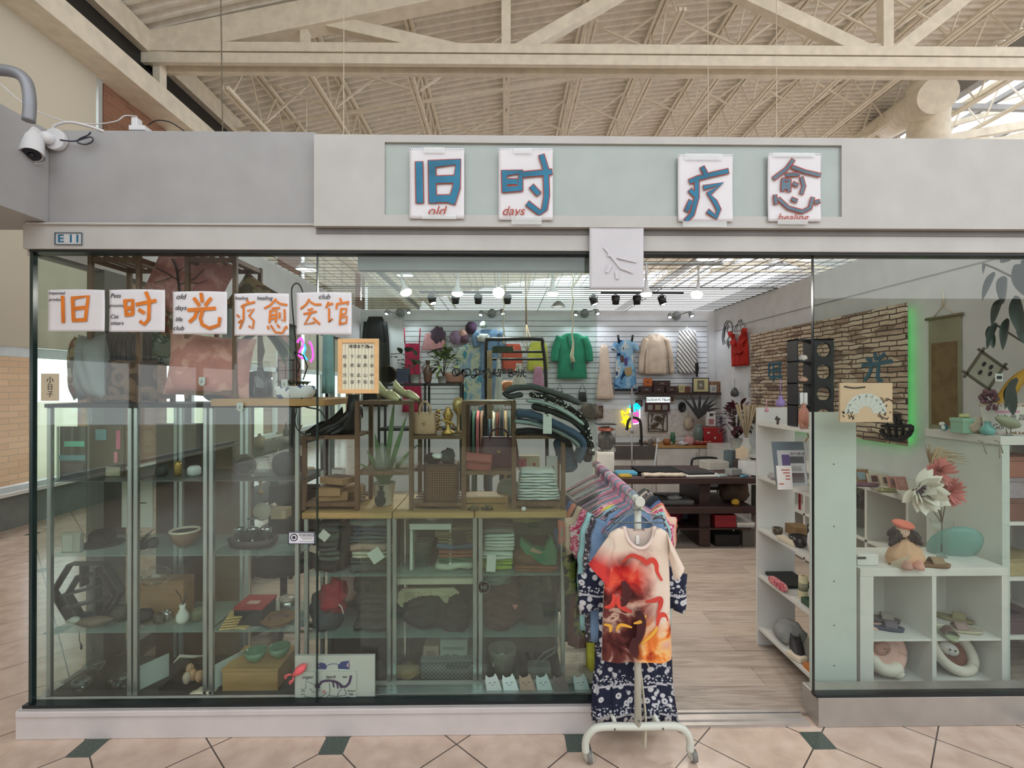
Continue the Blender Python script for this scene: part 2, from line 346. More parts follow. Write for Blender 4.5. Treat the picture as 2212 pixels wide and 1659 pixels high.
# outdoors through the clear lower panes
obj('brick_building',MB().box(-10.4,-9.4,-4,10.1,-.2,5.2),BUFF,label='sunlit buff brick building outside the left windows',cat='building')
obj('ground',MB().box(-60,XW-.4,-20,60,-.3,-.2),pat2('grass_and_asphalt',[(150,156,120),(176,170,150)],'noise',.3,thr=(.5,),interp='LINEAR'),kind='structure',base=False)
# dark gap and box beams at the eaves
struct('trim_13',MB().box(XW-.3,XW+.5,-3,34,6.2,6.52),BEIGE,bevel=.01)
struct('trim_13',MB().box(XW-.2,XW+.22,-3,34,6.52,7.0),BLK)
struct('trim_14',MB().box(XW+.0,XW+.34,-3,34,7.0,7.36),BEIGE)
def hz(x):return 6.85+.17*x-.0075*x*x
def deckz(x):return HC+hz(x)
# corrugated roof deck
m=MB();X0d,X1d=XW-.3,11.4;seg=16;xs=[X0d+(X1d-X0d)*i/seg for i in range(seg+1)]
prof=[(0,0),(.055,0),(.085,.07),(.16,.07),(.19,0)]
rows=[];y=-.5
while y<34:
 for dy,dz in prof[:-1]:rows.append((y+dy,dz))
 y+=.19
vs=[(x,yy,deckz(x)+dz)for yy,dz in rows for x in xs];n=seg+1
m.add(vs,[(j*n+i,j*n+i+1,(j+1)*n+i+1,(j+1)*n+i)for j in range(len(rows)-1)for i in range(seg)])
struct('ceiling',m,mat((240,234,222),.6,var=.05,name='cream_roof_deck'))
# dark low roof beyond the skylight
struct('ceiling',MB().box(19.5,40,3,60,7.0,7.2),mat((70,66,62),.8,name='dark_far_roof'))
ords_=['first','second','third','fourth','fifth','sixth','seventh','eighth','ninth','tenth','eleventh']
# joists
def joist(px,lab,dep=.95):
 x=(px-1090)/543*hz(0)
 for _ in range(6):x=(px-1090)/543*hz(x)
 zt=deckz(x)-.02;zb=zt-dep
 th=thing('roof_joist',lab,'joist',(x,8.4,zb),group='open web joists under the roof deck')
 m=MB();m.box(x-.075,x-.02,8.4,34,zt-.06,zt);m.box(x+.02,x+.075,8.4,34,zt-.06,zt);obj('top_chord',m,BEIGE,th)
 m=MB();m.box(x-.065,x-.015,8.4,34,zb,zb+.06);m.box(x+.015,x+.065,8.4,34,zb,zb+.06);obj('bottom_chord',m,BEIGE,th)
 m=MB();y=8.6;up=True
 while y<33:m.bar((x,y,zb+.03 if up else zt-.03),(x,y+.55,zt-.03 if up else zb+.03),.028);y+=.55;up=not up
 obj('web',m,BEIGE,th);return x,zb
jp=[662,800,948,1093,1206,1314,1418,1512,1608,1700,1790,1880,1965]
ords=['first','second','third','fourth','fifth','sixth','seventh','eighth','ninth','tenth','eleventh','twelfth','thirteenth','fourteenth','fifteenth','sixteenth','seventeenth','eighteenth']
JX=[joist(p,'cream open web roof joist, %s from the left side of the roof'%ords[i])for i,p in enumerate(jp)]
# cross bridging between joists
m=MB();k=0
for y in(9.6,12.2,16):
 for ji,((xa_,za_),(xb_,zb_))in list(enumerate(zip(JX[:-1],JX[1:])))[:9]:
  th=None
  m=MB();m.bar((xa_+.09,y,za_+.85),(xb_-.09,y,zb_+.1),.035);m.bar((xa_+.09,y+.04,za_+.1),(xb_-.09,y+.04,zb_+.85),.035)
  obj('cross_brace',m,BEIGE,label='thin cream cross brace in the %s row, between the %s and %s joists'%({9.6:'front',12.2:'middle',16:'rear'}[y],ords[ji],ords[ji+1]),cat='brace',group='bridging between the roof joists',base=True)
m=MB();m.bar((XW,10.6,7.05),(2,10.4,8.2),.05)
obj('tie_rod',m,BEIGE,label='thin cream pipe crossing under the left roof joists',cat='pipe')
# main truss along the front of the roof
YT=8.15
def T(px,py):return P(px,py,YT)
th=thing('roof_truss','big cream steel truss spanning the whole roof above the storefront','truss',T(1100,165))
a,b=T(300,130),T(2212,142);b=a+(b-a)*1.25
m=MB();m.bar(a+Vector((0,-.13,-.06)),b+Vector((0,-.13,-.06)),.09,.16);m.bar(a+Vector((0,-.13,.12)),b+Vector((0,-.13,.12)),.09,.15)
m.bar(a+Vector((0,.13,.03)),b+Vector((0,.13,.03)),.09,.34);obj('bottom_chord',m,BEIGE,th,bevel=.006)
m=MB();m.bar(T(285,118),T(1080,-42),.3,.42);m.bar(T(1080,-42),T(1900,-150),.3,.42);obj('top_chord',m,BEIGE,th,bevel=.006)
for q0,q1,w in(((690,45),(985,112),.2),((1120,112),(1420,-60),.2),((1560,-30),(1885,122),.22),((1925,122),(2180,-80),.2),((1912,-120),(1912,130),.17),((1093,-60),(1093,118),.15),((660,30),(660,112),.12),((345,125),(345,200),.12)):
 obj('brace',MB().bar(T(*q0),T(*q1),.16,w),BEIGE,th,bevel=.006)
for q in(1038,1908):
 c=T(q,112);obj('gusset_plate',MB().prism([(c.x-.6,c.z-.12),(c.x+.6,c.z-.12),(c.x+.42,c.z+.12),(c.x-.42,c.z+.12)],YT-.03,YT+.03),BEIGE,th)
# skylight bars
def sbar(nm,a,b,w,lab):obj('skylight_bar',MB().bar(a,b,w),WHITE,label=lab,cat='skylight bar',group='skylight bars')
for i in range(11):y=9+i*2.2;sbar('',(11.56,y,9.3),(19.28,y+.4,9.4),.14,'white bar crossing the bright skylight, %s from the front'%(ords_[i]))
for i,x in enumerate((13.4,15.4,17.4)):sbar('',(x,3,9.5),(x,40,9.5),.12,'white bar running along the skylight, %s from the left'%ords_[i])
for i in range(7):
 y=10+i*3;obj('skylight_truss',MB().bar((11.6,y,8.2),(15.4,y,8.9),.2).bar((15.4,y,8.9),(19.2,y,8.1),.2).bar((11.6,y,8.2),(19.2,y,8.1),.12).bar((13.5,y,8.2),(15.4,y,8.9),.1).bar((17.3,y,8.2),(15.4,y,8.9),.1),BEIGE,label='cream truss under the skylight, %s from the front'%ords_[i],cat='truss',group='skylight trusses')
struct('trim_15',MB().box(11.3,11.55,3,60,9.0,9.5),WHITE);struct('trim_15',MB().box(19.3,19.5,3,60,6.8,9.5),WHITE)
# round duct and its riser
th=thing('air_duct','white round air duct with flat end cap and a ribbed riser','duct',P(2000,300,13))
a,b=P(2026,205,11.0),P(1862,305,16)
obj('duct_run',MB().tube([a,b],.37,24),BEIGE,th);obj('end_cap',MB().tube([a,a+(a-b).normalized()*.02],.39,24),BEIGE,th)
c=P(2005,300,12);m=MB();m.lathe([(.42+.012*(i%2),-4+i*.13)for i in range(46)],(c.x,12,c.z-.5),24);obj('duct_riser',m,BEIGE,th)
for i,(q0,q1)in enumerate((((2212,200),(1800,310)),((2212,290),(2120,312)),((2212,225),(2050,270)),((2000,165),(1890,300)))):
 obj('roof_strut',MB().bar(P(*q0,14),P(*q1,14),.13),BEIGE,label=('long cream strut rising past the round duct','pale strut low at the right end of the roof','thin cream strut under the skylight','cream strut just left of the round duct')[i],cat='strut')
# mesh ceiling over the store
m=MB();z=2.96
for i in range(13):y=4.5+i*.15;m.tube([(XL,y,z),(XR,y,z)],.0035,4)
for i in range(40):x=XL+i*.15;m.tube([(x,4.3,z),(x,6.3,z)],.0035,4)
for i in range(13):y=6.3+i*.15;m.tube([(XL,y,z+.01),(XR,y,z+.01)],.007,5)
for i in range(5):x=XL+i*1.45;m.tube([(x,6.3,z),(x,YB,z)],.006,4)
obj('ceiling_mesh',m,mat((120,118,112),.4,.6,name='wire_grid'),label='wire grid laid over the top of the shop walls',cat='wire grid')
m=MB();n_=60;a,b=P(481,286,6.9),P(477,-20,6.9)
for i in range(n_):c=a+(b-a)*(i+.5)/n_;m.tube([c-Vector((.006*(i%2),.006*((i+1)%2),.022)),c+Vector((.006*(i%2),.006*((i+1)%2),.022))],.007,5)
obj('hanging_chain',m,mat((150,142,124),.5,.4),label='steel chain hanging from the roof behind the left fascia',cat='chain')
# ---------------------------------------------------------------- signs, papers and fixings on the shopfront
PAPER=mat((226,224,228),.7,var=.015,name='white_paper');INK=mat((38,42,48),.6,name='black_ink');ORG=mat((222,122,30),.6,var=.18,name='orange_brush_paint')
BLU=mat((36,118,152),.6,var=.2,name='blue_marker');RDK=mat((176,62,40),.6,name='red_brown_marker');TAPE=mat((236,240,240),.1,var=.02,alpha=.35,name='clear_tape')
def zc(pts,x0,y0,s,Y):return[(lambda q:(q.x,q.z))(P(x0+x/s,y0+y/s,Y))for x,y in pts]
def strokes(mb,L,o,w,Y,s_):
 for i,st in enumerate(L):mb.stroke(zc(st,o[0],o[1],o[2],Y),w*1.25*Y/F/o[2]*s_,Y-.00012*i)
def sheet(px,Y,label,L=None,o=None,w=20,m=ORG,outline=None,words=(),group=None,tapes=(),th=.0012,curl=.006,holes='',tint=None):
 x0,y0,x1,y1=px;a,b=P(x0,y1,Y),P(x1,y0,Y)
 r=thing('paper_sign',label,'paper sign',(a.x/2+b.x/2,Y,a.z),group=group)
 W_,H_=b.x-a.x,b.z-a.z
 def fn(u,v):return(a.x+u*W_,Y-curl*(abs(2*u-1)**4)*(abs(2*v-1)**3)-.0005,a.z+v*H_+(.004*sin(3*u)if v>.9 else 0))
 mb=MB();mb.grid(fn,16,16);obj('sheet',mb,tint or PAPER,r,solid=-th)
 if holes:
  mb=MB();yy=b.z-.006 if holes=='top' else a.z+.006
  for i in range(26):xx=a.x+W_*(i+.5)/26;mb.box(xx-.0016,xx+.0016,Y-.0028-curl,Y-.0024-curl,yy-.0022,yy+.0022)
  obj('punched_holes',mb,mat((110,110,112),.8),r)
 if L:
  if outline:mb=MB();strokes(mb,L,o,w+9,Y-.003-curl,1);obj('outline',mb,outline,r)
  mb=MB();strokes(mb,L,o,w,Y-.005-curl,1);obj('brush_strokes',mb,m,r)
 for(s,px_,py_,h,mm)in words:
  q=P(px_,py_,Y-.004-curl);text(s,h*Y/F,mm,q,r,shear=.3)
 for tx0,ty0,tx1,ty1 in tapes:
  c0,c1=P(tx0,ty1,Y-.005-curl),P(tx1,ty0,Y-.005-curl);obj('tape',MB().box(c0.x,c1.x,c0.y-.0003,c0.y,c0.z,c1.z),TAPE,r)
 return r
A=(740,0,2.962);B=(1480,0,2.963);C=(0,520,4.367);D=(400,520,4.365)
SY=2.449
sheet((885,322,1003,473),SY,'white sheet with blue brushed character and the word old on the fascia',[[(490,1048),(494,1285)],[(572,1040),(576,1285)],[(562,1050),(740,1035),(728,1200),(700,1290)],[(585,1150),(725,1145)],[(578,1272),(705,1270)]],A,36,BLU,RDK,[('old',942,456,30,RDK)],'character sheets taped to the fascia',[(915,318,960,330),(912,463,985,473)],holes='top')
sheet((1077,322,1194,476),SY,'white sheet with blue brushed character and the word days on the fascia',[[(1035,1100),(1038,1220)],[(1035,1108),(1140,1100),(1135,1210)],[(1050,1162),(1110,1162)],[(1040,1212),(1130,1205)],[(1160,1116),(1330,1100)],[(1275,1000),(1300,1080),(1306,1250),(1292,1335),(1262,1362),(1190,1306)],[(1215,1198),(1250,1236)]],A,27,BLU,RDK,[('days',1108,456,28,RDK)],'character sheets taped to the fascia',[(1110,320,1150,331),(1105,466,1170,484)],holes='top')
sheet((1464,335,1582,479),SY,'white sheet with tall blue brushed character under an orange dot',[[(35,1160),(80,1140),(180,1115),(270,1095)],[(75,1155),(75,1260),(45,1370),(10,1408)],[(35,1220),(60,1245)],[(35,1290),(10,1345)],[(125,1200),(235,1175),(150,1240),(190,1290),(215,1340),(200,1390),(150,1355)],[(112,1075),(140,1130)]],B,22,BLU,RDK,(),'character sheets taped to the fascia',[(1480,332,1560,345),(1475,478,1570,490)],holes='top')
sheet((1658,333,1772,479),SY,'white sheet with grey-blue brushed character and the word healing',[[(690,1025),(650,1080),(570,1140)],[(690,1070),(770,1100),(860,1120)],[(650,1120),(725,1115)],[(628,1150),(625,1215)],[(628,1152),(668,1152),(665,1220)],[(632,1178),(662,1178)],[(632,1200),(662,1200)],[(695,1175),(715,1185)],[(745,1140),(760,1190),(745,1235)],[(575,1255),(580,1300)],[(600,1275),(660,1330),(750,1355),(800,1330),(815,1270)],[(685,1275),(710,1285)],[(835,1295),(855,1290)]],B,17,mat((96,120,136),.6,var=.2,name='grey_blue_marker'),RDK,[('healing',1712,470,24,RDK)],'character sheets taped to the fascia',[(1670,330,1760,338),(1680,474,1745,484)],holes='top')
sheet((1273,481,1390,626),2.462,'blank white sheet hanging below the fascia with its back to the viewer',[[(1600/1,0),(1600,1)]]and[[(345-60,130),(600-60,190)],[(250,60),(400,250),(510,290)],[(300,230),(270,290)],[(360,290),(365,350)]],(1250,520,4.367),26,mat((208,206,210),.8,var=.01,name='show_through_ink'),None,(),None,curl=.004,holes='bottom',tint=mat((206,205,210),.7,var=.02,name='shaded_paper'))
GY=2.522;G5='orange character sheets on the left glass'
sheet((104,627,227,716),GY,'leftmost sheet on the glass with an orange upright-stroke and sun character',[[(590,530),(596,765)],[(684,545),(692,745)],[(680,542),(832,522),(804,745)],[(700,640),(790,630)],[(690,750),(812,745)]],C,27,ORG,None,[('imported',122,633,9,INK),('products',122,647,9,INK)],G5,curl=.002)
sheet((237,627,357,717),GY,'glass sheet with orange character and the words pets grooming cat sitters',[[(1178,575),(1192,700)],[(1175,567),(1250,558),(1250,685)],[(1190,640),(1245,630)],[(1188,700),(1248,692)],[(1290,600),(1465,565)],[(1378,490),(1408,560),(1402,740),(1362,788),(1325,762)],[(1315,652),(1355,678)]],C,27,ORG,None,[('Pets',249,639,13,INK),('grooming',252,660,9,INK),('Cat',246,684,12,INK),('sitters',252,698,11,INK)],G5,curl=.002)
sheet((374,631,491,722),GY,'glass sheet with orange light character and the words old days life club',[[(150,500),(160,572)],[(85,545),(130,605)],[(240,545),(192,605)],[(30,652),(280,637)],[(112,660),(90,720),(45,762)],[(165,655),(142,730),(160,790),(230,825),(318,795),(325,730)]],D,26,ORG,None,[('old',390,641,16,INK),('days',390,665,14,INK),('life',386,690,13,INK),('club',385,709,14,INK)],G5,curl=.002)
sheet((507,635,625,725),GY,'glass sheet with two orange characters under the doubled word healing',[[(585,560),(600,590)],[(530,620),(560,602),(655,577)],[(550,620),(550,740),(515,825)],[(490,700),(510,720)],[(505,770),(530,750)],[(590,660),(650,642),(602,708),(648,755),(635,828),(602,805)],[(855,550),(800,610),(750,635)],[(862,572),(900,595),(960,605)],[(820,637),(890,632)],[(802,660),(795,772)],[(802,660),(862,660),(855,770)],[(805,700),(855,700)],[(805,735),(855,732)],[(892,680),(890,730)],[(937,650),(940,760),(915,748)],[(780,808),(786,830)],[(810,800),(850,862),(920,870),(942,820)],[(870,795),(890,815)],[(955,808),(962,826)]],D,15,ORG,None,[('healing',521,644,10,INK),('healing',571,644,12,INK)],G5,curl=.002)
sheet((641,633,760,723),GY,'rightmost sheet on the glass with two orange characters under the word club',[[(1168,552),(1140,600),(1090,640)],[(1180,575),(1220,600),(1280,600)],[(1160,652),(1200,642)],[(1120,690),(1235,667)],[(1180,690),(1125,790),(1220,770)],[(1210,730),(1268,785)],[(1350,580),(1330,630)],[(1345,602),(1390,592)],[(1357,640),(1357,768),(1388,740)],[(1460,545),(1472,570)],[(1430,600),(1425,640)],[(1430,597),(1545,577),(1530,602)],[(1470,640),(1457,790)],[(1470,642),(1522,640),(1512,690),(1465,695)],[(1465,722),(1527,717),(1517,775),(1460,782)]],D,15,ORG,None,[('club',700,641,15,INK)],G5,curl=.002)
# small card with three characters
CARD=mat((196,184,158),.7,var=.03,name='tan_card')
def card(px,Y,label,words,m=CARD,name='card',cat='card',th=.002,frame=None,font=INK):
 x0,y0,x1,y1=px;a,b=P(x0,y1,Y),P(x1,y0,Y)
 r=thing(name,label,cat,((a.x+b.x)/2,Y,a.z))
 obj('board',MB().box(a.x,b.x,Y-th,Y,a.z,b.z),m,r)
 if frame:
  mb=MB();f=frame[0]*Y/F
  for q in((a.x,a.x+f,a.z,b.z),(b.x-f,b.x,a.z,b.z),(a.x+f,b.x-f,a.z,a.z+f),(a.x+f,b.x-f,b.z-f,b.z)):mb.box(q[0],q[1],Y-th-.006,Y-th,q[2],q[3])
  obj('frame',mb,frame[1],r,bevel=.001)
 for(s,px_,py_,h)in words:text(s,h*Y/F,font,P(px_,py_,Y-th-.0008),r,sx=1.2 if s=='E 11' else 1,bold=.0012 if s=='E 11' else 0)
 return r
card((89,807,128,866),2.52,'small tan card with three characters beside the left glass corner',[('小',108,822,16),('日',108,837,14),('子',108,852,14)])
card((120,503,179,529),2.488,'small white unit number plate reading E 11',[('E 11',149,516,23)],mat((205,205,205),.5,name='plate_white'),'number_plate','sign',.0015,(1.2,mat((70,90,104),.5)),mat((30,104,140),.5,name='sign_blue'))
# framed poem board
POEM=[('尋隱者不遇',775,749,8.5),('贾岛',800,750,5)]
cols_=[745,760.5,775,789,803];rows_=[771,790,811,826];
for r_,line in zip(rows_,('松下问童子','言师采药去','只在此山中','云深不知处')):
 for c_,ch in zip(cols_,line):POEM.append((ch,c_,r_,9))
t=NT('lined_cream_paper');w=t.n('ShaderNodeTexWave',{'Vector':t.co(),'Scale':19.0}).outputs[1]
t.put(t.b.inputs['Base Color'],t.ramp(w,[(0,(150,146,128)),(.06,(214,210,186)),(1,(220,217,194))]));t.b.inputs['Roughness'].default_value=.8
card((731,732,819,850),2.515,'bamboo framed cream board of handwritten verse hanging on the glass',POEM,t.m,'verse_board','sign',.006,(9,wood('pale_bamboo',(226,186,132),(212,166,112),6)))
# warning sticker
r=card((623,1148,681,1175),2.524,'white warning sticker with blue border low on the left glass',[('WARNING!',662,1156,6.5)],PAPER,'warning_sticker','sticker',.0008,(1.3,mat((24,40,62),.5)),mat((24,30,50),.5))
q=P(635,1161,2.5225);m=MB();m.tube([q,q+Vector((0,-.0005,0))],.019,20);m.k=1;m.tube([q+Vector((0,-.0006,0)),q+Vector((0,-.001,0))],.014,20);m.k=0;m.tube([q+Vector((0,-.0011,0)),q+Vector((0,-.0014,0))],.009,6)
obj('seal',m,[mat((24,30,50),.5),PAPER],r)
m=MB()
for y_,a_,b_ in((1151.5,645,677),(1160,647,677),(1162.5,650,674),(1165,652,672),(1170,646,678)):m.stroke([(lambda q:(q.x,q.z))(P(v,y_,2.52))for v in(a_,b_)],.0016,2.5222)
obj('small_print',m,mat((60,62,70),.6),r)
# lettering across the middle glass
_s=([(450,200),(330,330),(240,355),(195,300),(205,225),(270,180),(345,200),(362,260),(310,335),(265,300),(250,220)],[(362,320),(420,280),(455,190),(425,290),(450,330),(560,350),(625,280),(600,200),(520,190),(470,240),(540,300),(500,370),(455,385)],[(690,240),(740,195),(820,210),(830,280),(760,350),(660,345),(650,380),(700,400),(770,320),(745,220)],[(940,250),(880,230),(835,260),(850,310),(900,300),(950,240),(990,195),(960,290),(940,390)],[(960,270),(1020,260)],[(1020,200),(1070,200),(1075,270),(1130,280),(1210,190),(1190,290),(1120,390),(1070,375),(1110,320),(1200,290)],[(1330,210),(1290,200),(1290,260),(1330,300),(1300,350),(1230,350),(1215,300),(1270,290)],[(1360,200),(1340,260),(1330,370)],[(1420,190),(1400,290)],[(1450,190),(1430,290)],[(1500,205),(1620,200)],[(1545,205),(1540,370)],[(1545,215),(1620,225),(1600,280),(1550,280),(1640,300),(1630,360),(1550,365)],[(1680,260),(1650,300),(1690,325),(1725,285),(1690,250),(1760,260)],[(1770,200),(1780,300),(1740,370)],[(1770,280),(1840,270)],[(1850,200),(1840,300),(1815,375)],[(1900,210),(1880,300),(1900,365),(1950,360)],[(1840,275),(1945,270)])
m=MB()
for L_ in _s:m.stroke([(lambda q:(q.x,q.z))(P(960+a/11.06,780+b/11.06,2.522))for a,b in smooth(L_,4)],.0078,2.5225-.0001*_s.index(L_))
obj('window_lettering',m,mat((20,28,26),.5,name='black_vinyl'),label='black script vinyl lettering across the middle glass pane',cat='lettering')
# plastic hooks on the glass
for i,(px,py)in enumerate(((437,824),(615,829),(519,879))):
 q=P(px,py,2.526);m=MB();h=.022;m.prism([(q.x-.016,q.z+h),(q.x+.016,q.z+h),(q.x+.016,q.z-h*.5),(q.x+.008,q.z-h),(q.x-.008,q.z-h),(q.x-.016,q.z-h*.5)],2.521,2.526)
 th=thing('adhesive_hook',('clear adhesive hook in front of the pink pillow','clear adhesive hook in front of the blue and white planter','lowest clear adhesive hook, below the dark glass jar')[i],'hook',q)
 obj('backplate',m,mat((170,186,176),.3,var=.03,name='clear_plastic'),th,bevel=.002);obj('peg',MB().tube([q+Vector((0,-.006,.006)),q+Vector((0,-.012,-.006)),q+Vector((0,-.016,-.003))],.0025),mat((150,166,158),.3),th)
# row of cat stickers on the sliding pane
CATC=[((172,178,178),'pale grey cat sticker at the left end of the row'),((178,190,190),'white cat sticker second in the row'),((140,122,108),'brown cat sticker with closed smile in the row'),((150,168,166),'blue-grey cat sticker winking in the row'),((84,80,76),'dark grey cat sticker with striped forehead'),((150,166,164),'grey-green cat sticker with curled tail at the right end')]
for i,(c_,lab)in enumerate(CATC):
 x=1048+i*36.5+(8 if i==5 else 0);pts=[(x+4,1495),(x,1470),(x+1,1458),(x+8,1464),(x+18,1461),(x+22,1454),(x+27,1464),(x+33,1480),(x+37,1495)]
 Y=2.594-.0005*(i%2);pl=[(lambda q:(q.x,q.z))(P(a,b,Y))for a,b in pts]
 th=thing('cat_sticker',lab,'sticker',P(x+18,1495,Y),group='cat stickers along the bottom of the sliding glass')
 obj('body',MB().prism(pl,Y,Y+.0005),mat(tuple(min(240,v*1.25)for v in c_),.6,var=.04),th)
 m=MB();
 for ex in(10,21):m.stroke(zc([(x+ex-2,1477-ex*.12),(x+ex+2,1476-ex*.12)],0,0,1,Y),.003,Y-.0006)
 m.stroke(zc([(x+13,1481-1),(x+16,1482-2),(x+19,1480-2)],0,0,1,Y),.002,Y-.0006);obj('face',m,INK,th)
 if i==5:
  m=MB();m.stroke(zc([(x+35,1494),(x+45,1488),(x+46,1478),(x+42,1472)],0,0,1,Y),.01,Y);obj('tail',m,mat(c_,.6),th)
# security camera on the fascia
c0=P(122,303,2.49)
th=thing('security_camera','white security camera on the left of the fascia','camera',c0)
CW=mat((214,214,216),.35,var=.02,name='white_plastic')
obj('mount',MB().tube([c0+Vector((0,.008,0)),c0+Vector((0,-.018,0))],.052,24).ell(c0+Vector((-.015,-.035,-.005)),(.03,.03,.03)),CW,th,bevel=.002)
a=c0+Vector((-.072,-.05,.012));b=c0+Vector((-.028,-.10,-.115));d=(b-a).normalized()
obj('housing',MB().tube([a-d*.008,a,b],[.03,.041,.044],24),CW,th)
obj('sun_shield',MB().tube([a+d*.05,b+d*.012],[.046,.048],24,cap=False),CW,th)
obj('lens',MB().tube([b,b+d*.004],.036,24),mat((34,34,38),.15,name='camera_face'),th);obj('lens_glass',MB().ell(b+d*.004,(.014,.014,.014)),mat((8,10,16),.05),th)
def wire(name,pts,Y,r,m,label,cat='cable',**k):return obj(name,MB().tube([P(*p,Y)if len(p)==2 else P(*p)for p in pts],r,6),m,label=label,cat=cat,**k)
wire('power_cable',smooth([(112,288),(118,272),(150,264),(190,272),(225,284)]),2.5,.007,CW,'thick white cable looping up from the security camera')
wire('power_cable',smooth([(0,180),(40,215),(80,240),(140,262),(200,268),(250,262),(270,250),(296,252)]),2.56,.003,CW,'thin white cable running along the fascia top to the plug')
wire('power_cable',smooth([(130,302),(160,305),(195,296),(200,305),(185,312),(168,308),(172,300),(190,292),(196,285)]),2.47,.0035,mat((44,48,62),.5),'tangled dark blue cable beside the security camera')
wire('power_cable',smooth([(320,270),(340,260),(370,265),(402,286)]),2.56,.003,BLK,'black cable arching over the fascia top')
q=P(302,287,2.56);th=thing('power_strip','white plug block standing on the fascia top','plug',q)
obj('block',MB().box(q.x-.035,q.x+.045,2.53,2.59,q.z,q.z+.025),CW,th,bevel=.003);obj('plug',MB().box(q.x-.03,q.x+.0,2.54,2.58,q.z+.025,q.z+.07),CW,th,bevel=.004)
q=P(60,270,2.1);obj('grey_handrail',MB().tube([P(*p,2.05)for p in smooth([(62,262),(64,220),(58,180),(40,160),(10,152),(-30,150)])],.022,12),mat((136,138,144),.4,.3,name='grey_tube'),label='bent grey tube rising from the left return fascia',cat='rail')
obj('grey_post',MB().box(P(-6,0,2.3).x-.03,P(6,0,2.3).x,2.2,2.25,2.95,4.4),mat((150,152,156),.4,.3),label='grey upright post at the left edge of the view',cat='post')
# whiteboards at the foot of the glass
def sign(px,Y,lab,th=.015):return card(px,Y,lab,[],mat((198,200,192),.5,var=.02,name='board_white'),'drawn_board','sign',th)
E=(630,1390,11.64)
r=sign((640,1412,811,1507),2.575,'large white board with blue animal ears standing behind the cat drawing')
m=MB();y=2.5585
def pp(L,Y):return[(lambda q:(q.x,q.z))(P(E[0]+a/E[2],E[1]+b/E[2],Y))for a,b in L]
m.prism(pp([(640,640),(650,530),(730,480),(850,510),(885,600),(860,650)],y),y,y+.0005);m.prism(pp([(1170,640),(1160,560),(1250,460),(1440,435),(1460,560),(1450,650)],y),y,y+.0005)
m.stroke(pp(smooth([(880,570),(960,525),(1080,510),(1190,535)]),y),.003,y);obj('ear_drawing',m,mat((44,62,122),.6,name='blue_violet_marker'),r)
m=MB();y-=.0008;m.prism(pp([(645,630),(655,540),(720,560)],y),y,y+.0004);m.prism(pp([(1370,550),(1430,460),(1445,620)],y),y,y+.0004);obj('ear_lining',m,mat((188,150,172),.6),r)
r=sign((640,1447,771,1514),2.566,'small white board with purple cat drawing and the words organi hparb')
y=2.5495;m=MB()
for L in([(300,1150),(350,1140),(360,940),(560,1030)],[(940,1000),(965,1160),(940,1290),(830,1400)],[(890,1240),(760,1330),(740,1420),(880,1430)],[(300,1420),(290,1400),(330,1310),(400,1350),(560,1365),(740,1345)],[(940,1320),(1140,1330),(1340,1310),(1375,1270),(1330,1140)],[(1150,1320),(1190,1200),(1270,1150)],[(240,1140),(320,1190)],[(230,1210),(330,1200)],[(240,1290),(330,1260)],[(505,1190),(520,1230),(545,1200),(570,1235),(590,1210)],[(450,1140),(500,1160)],[(660,1175),(720,1180)],[(1040,1400),(1200,1385)],[(1120,1370),(1120,1430)],[(1370,1345),(1460,1345)],[(1380,1400),(1480,1390)]):
 m.stroke(pp(L,y),.0026,y)
obj('cat_outline',m,INK,r)
m=MB();m.stroke(pp(smooth([(600,1090),(690,1050),(770,960),(960,935),(1150,980),(1310,1090),(1440,1000),(1490,820)]),y),.0125,y-.0005)
for L in([(1040,960),(1060,1090)],[(1140,1000),(1165,1120)],[(1220,1050),(1245,1110)],[(600,1030),(700,1110)]):m.stroke(pp(L,y),.009,y-.0005)
obj('cat_tail',m,mat((70,46,92),.6,name='purple_marker'),r)
m=MB();m.prism(pp([(770,1210),(800,1170),(850,1190),(850,1240),(800,1255)],y),y-.001,y);obj('cheek',m,mat((206,130,130),.6),r)
for s,a,b,h in(('organi',390,850,9),('hparb',975,840,9),('tea',1330,840,8),('Enhand',1490,1190,5.5),('92K',1490,1280,6)):text(s,h*y/F,INK,P(E[0]+a/E[2],E[1]+b/E[2],y-.001),r,shear=.3)
# pink lobster toy
PK=mat((222,100,104),.8,var=.1,bump=.2,name='pink_plush');q=P(645,1447,2.555)
th=thing('lobster_toy','small pink plush lobster clipped to the top of the cat drawing','toy',q);a,b=P(632,1460,2.54),P(662,1435,2.54)
obj('body',MB().tube([a,a*.75+b*.25,a*.5+b*.5,a*.2+b*.8,b],[.006,.014,.022,.018,.004],10),PK,th)
for s in(-1,1):
 u=(b-a).normalized();v=Vector((-u.z,0,u.x))*s;obj('claw',MB().tube([a+v*.008,a+v*.018-u*.012,a+v*.018-u*.026],[.004,.005,.008],8).ell(a+v*.018-u*.03,(.007,.006,.011)),PK,th)
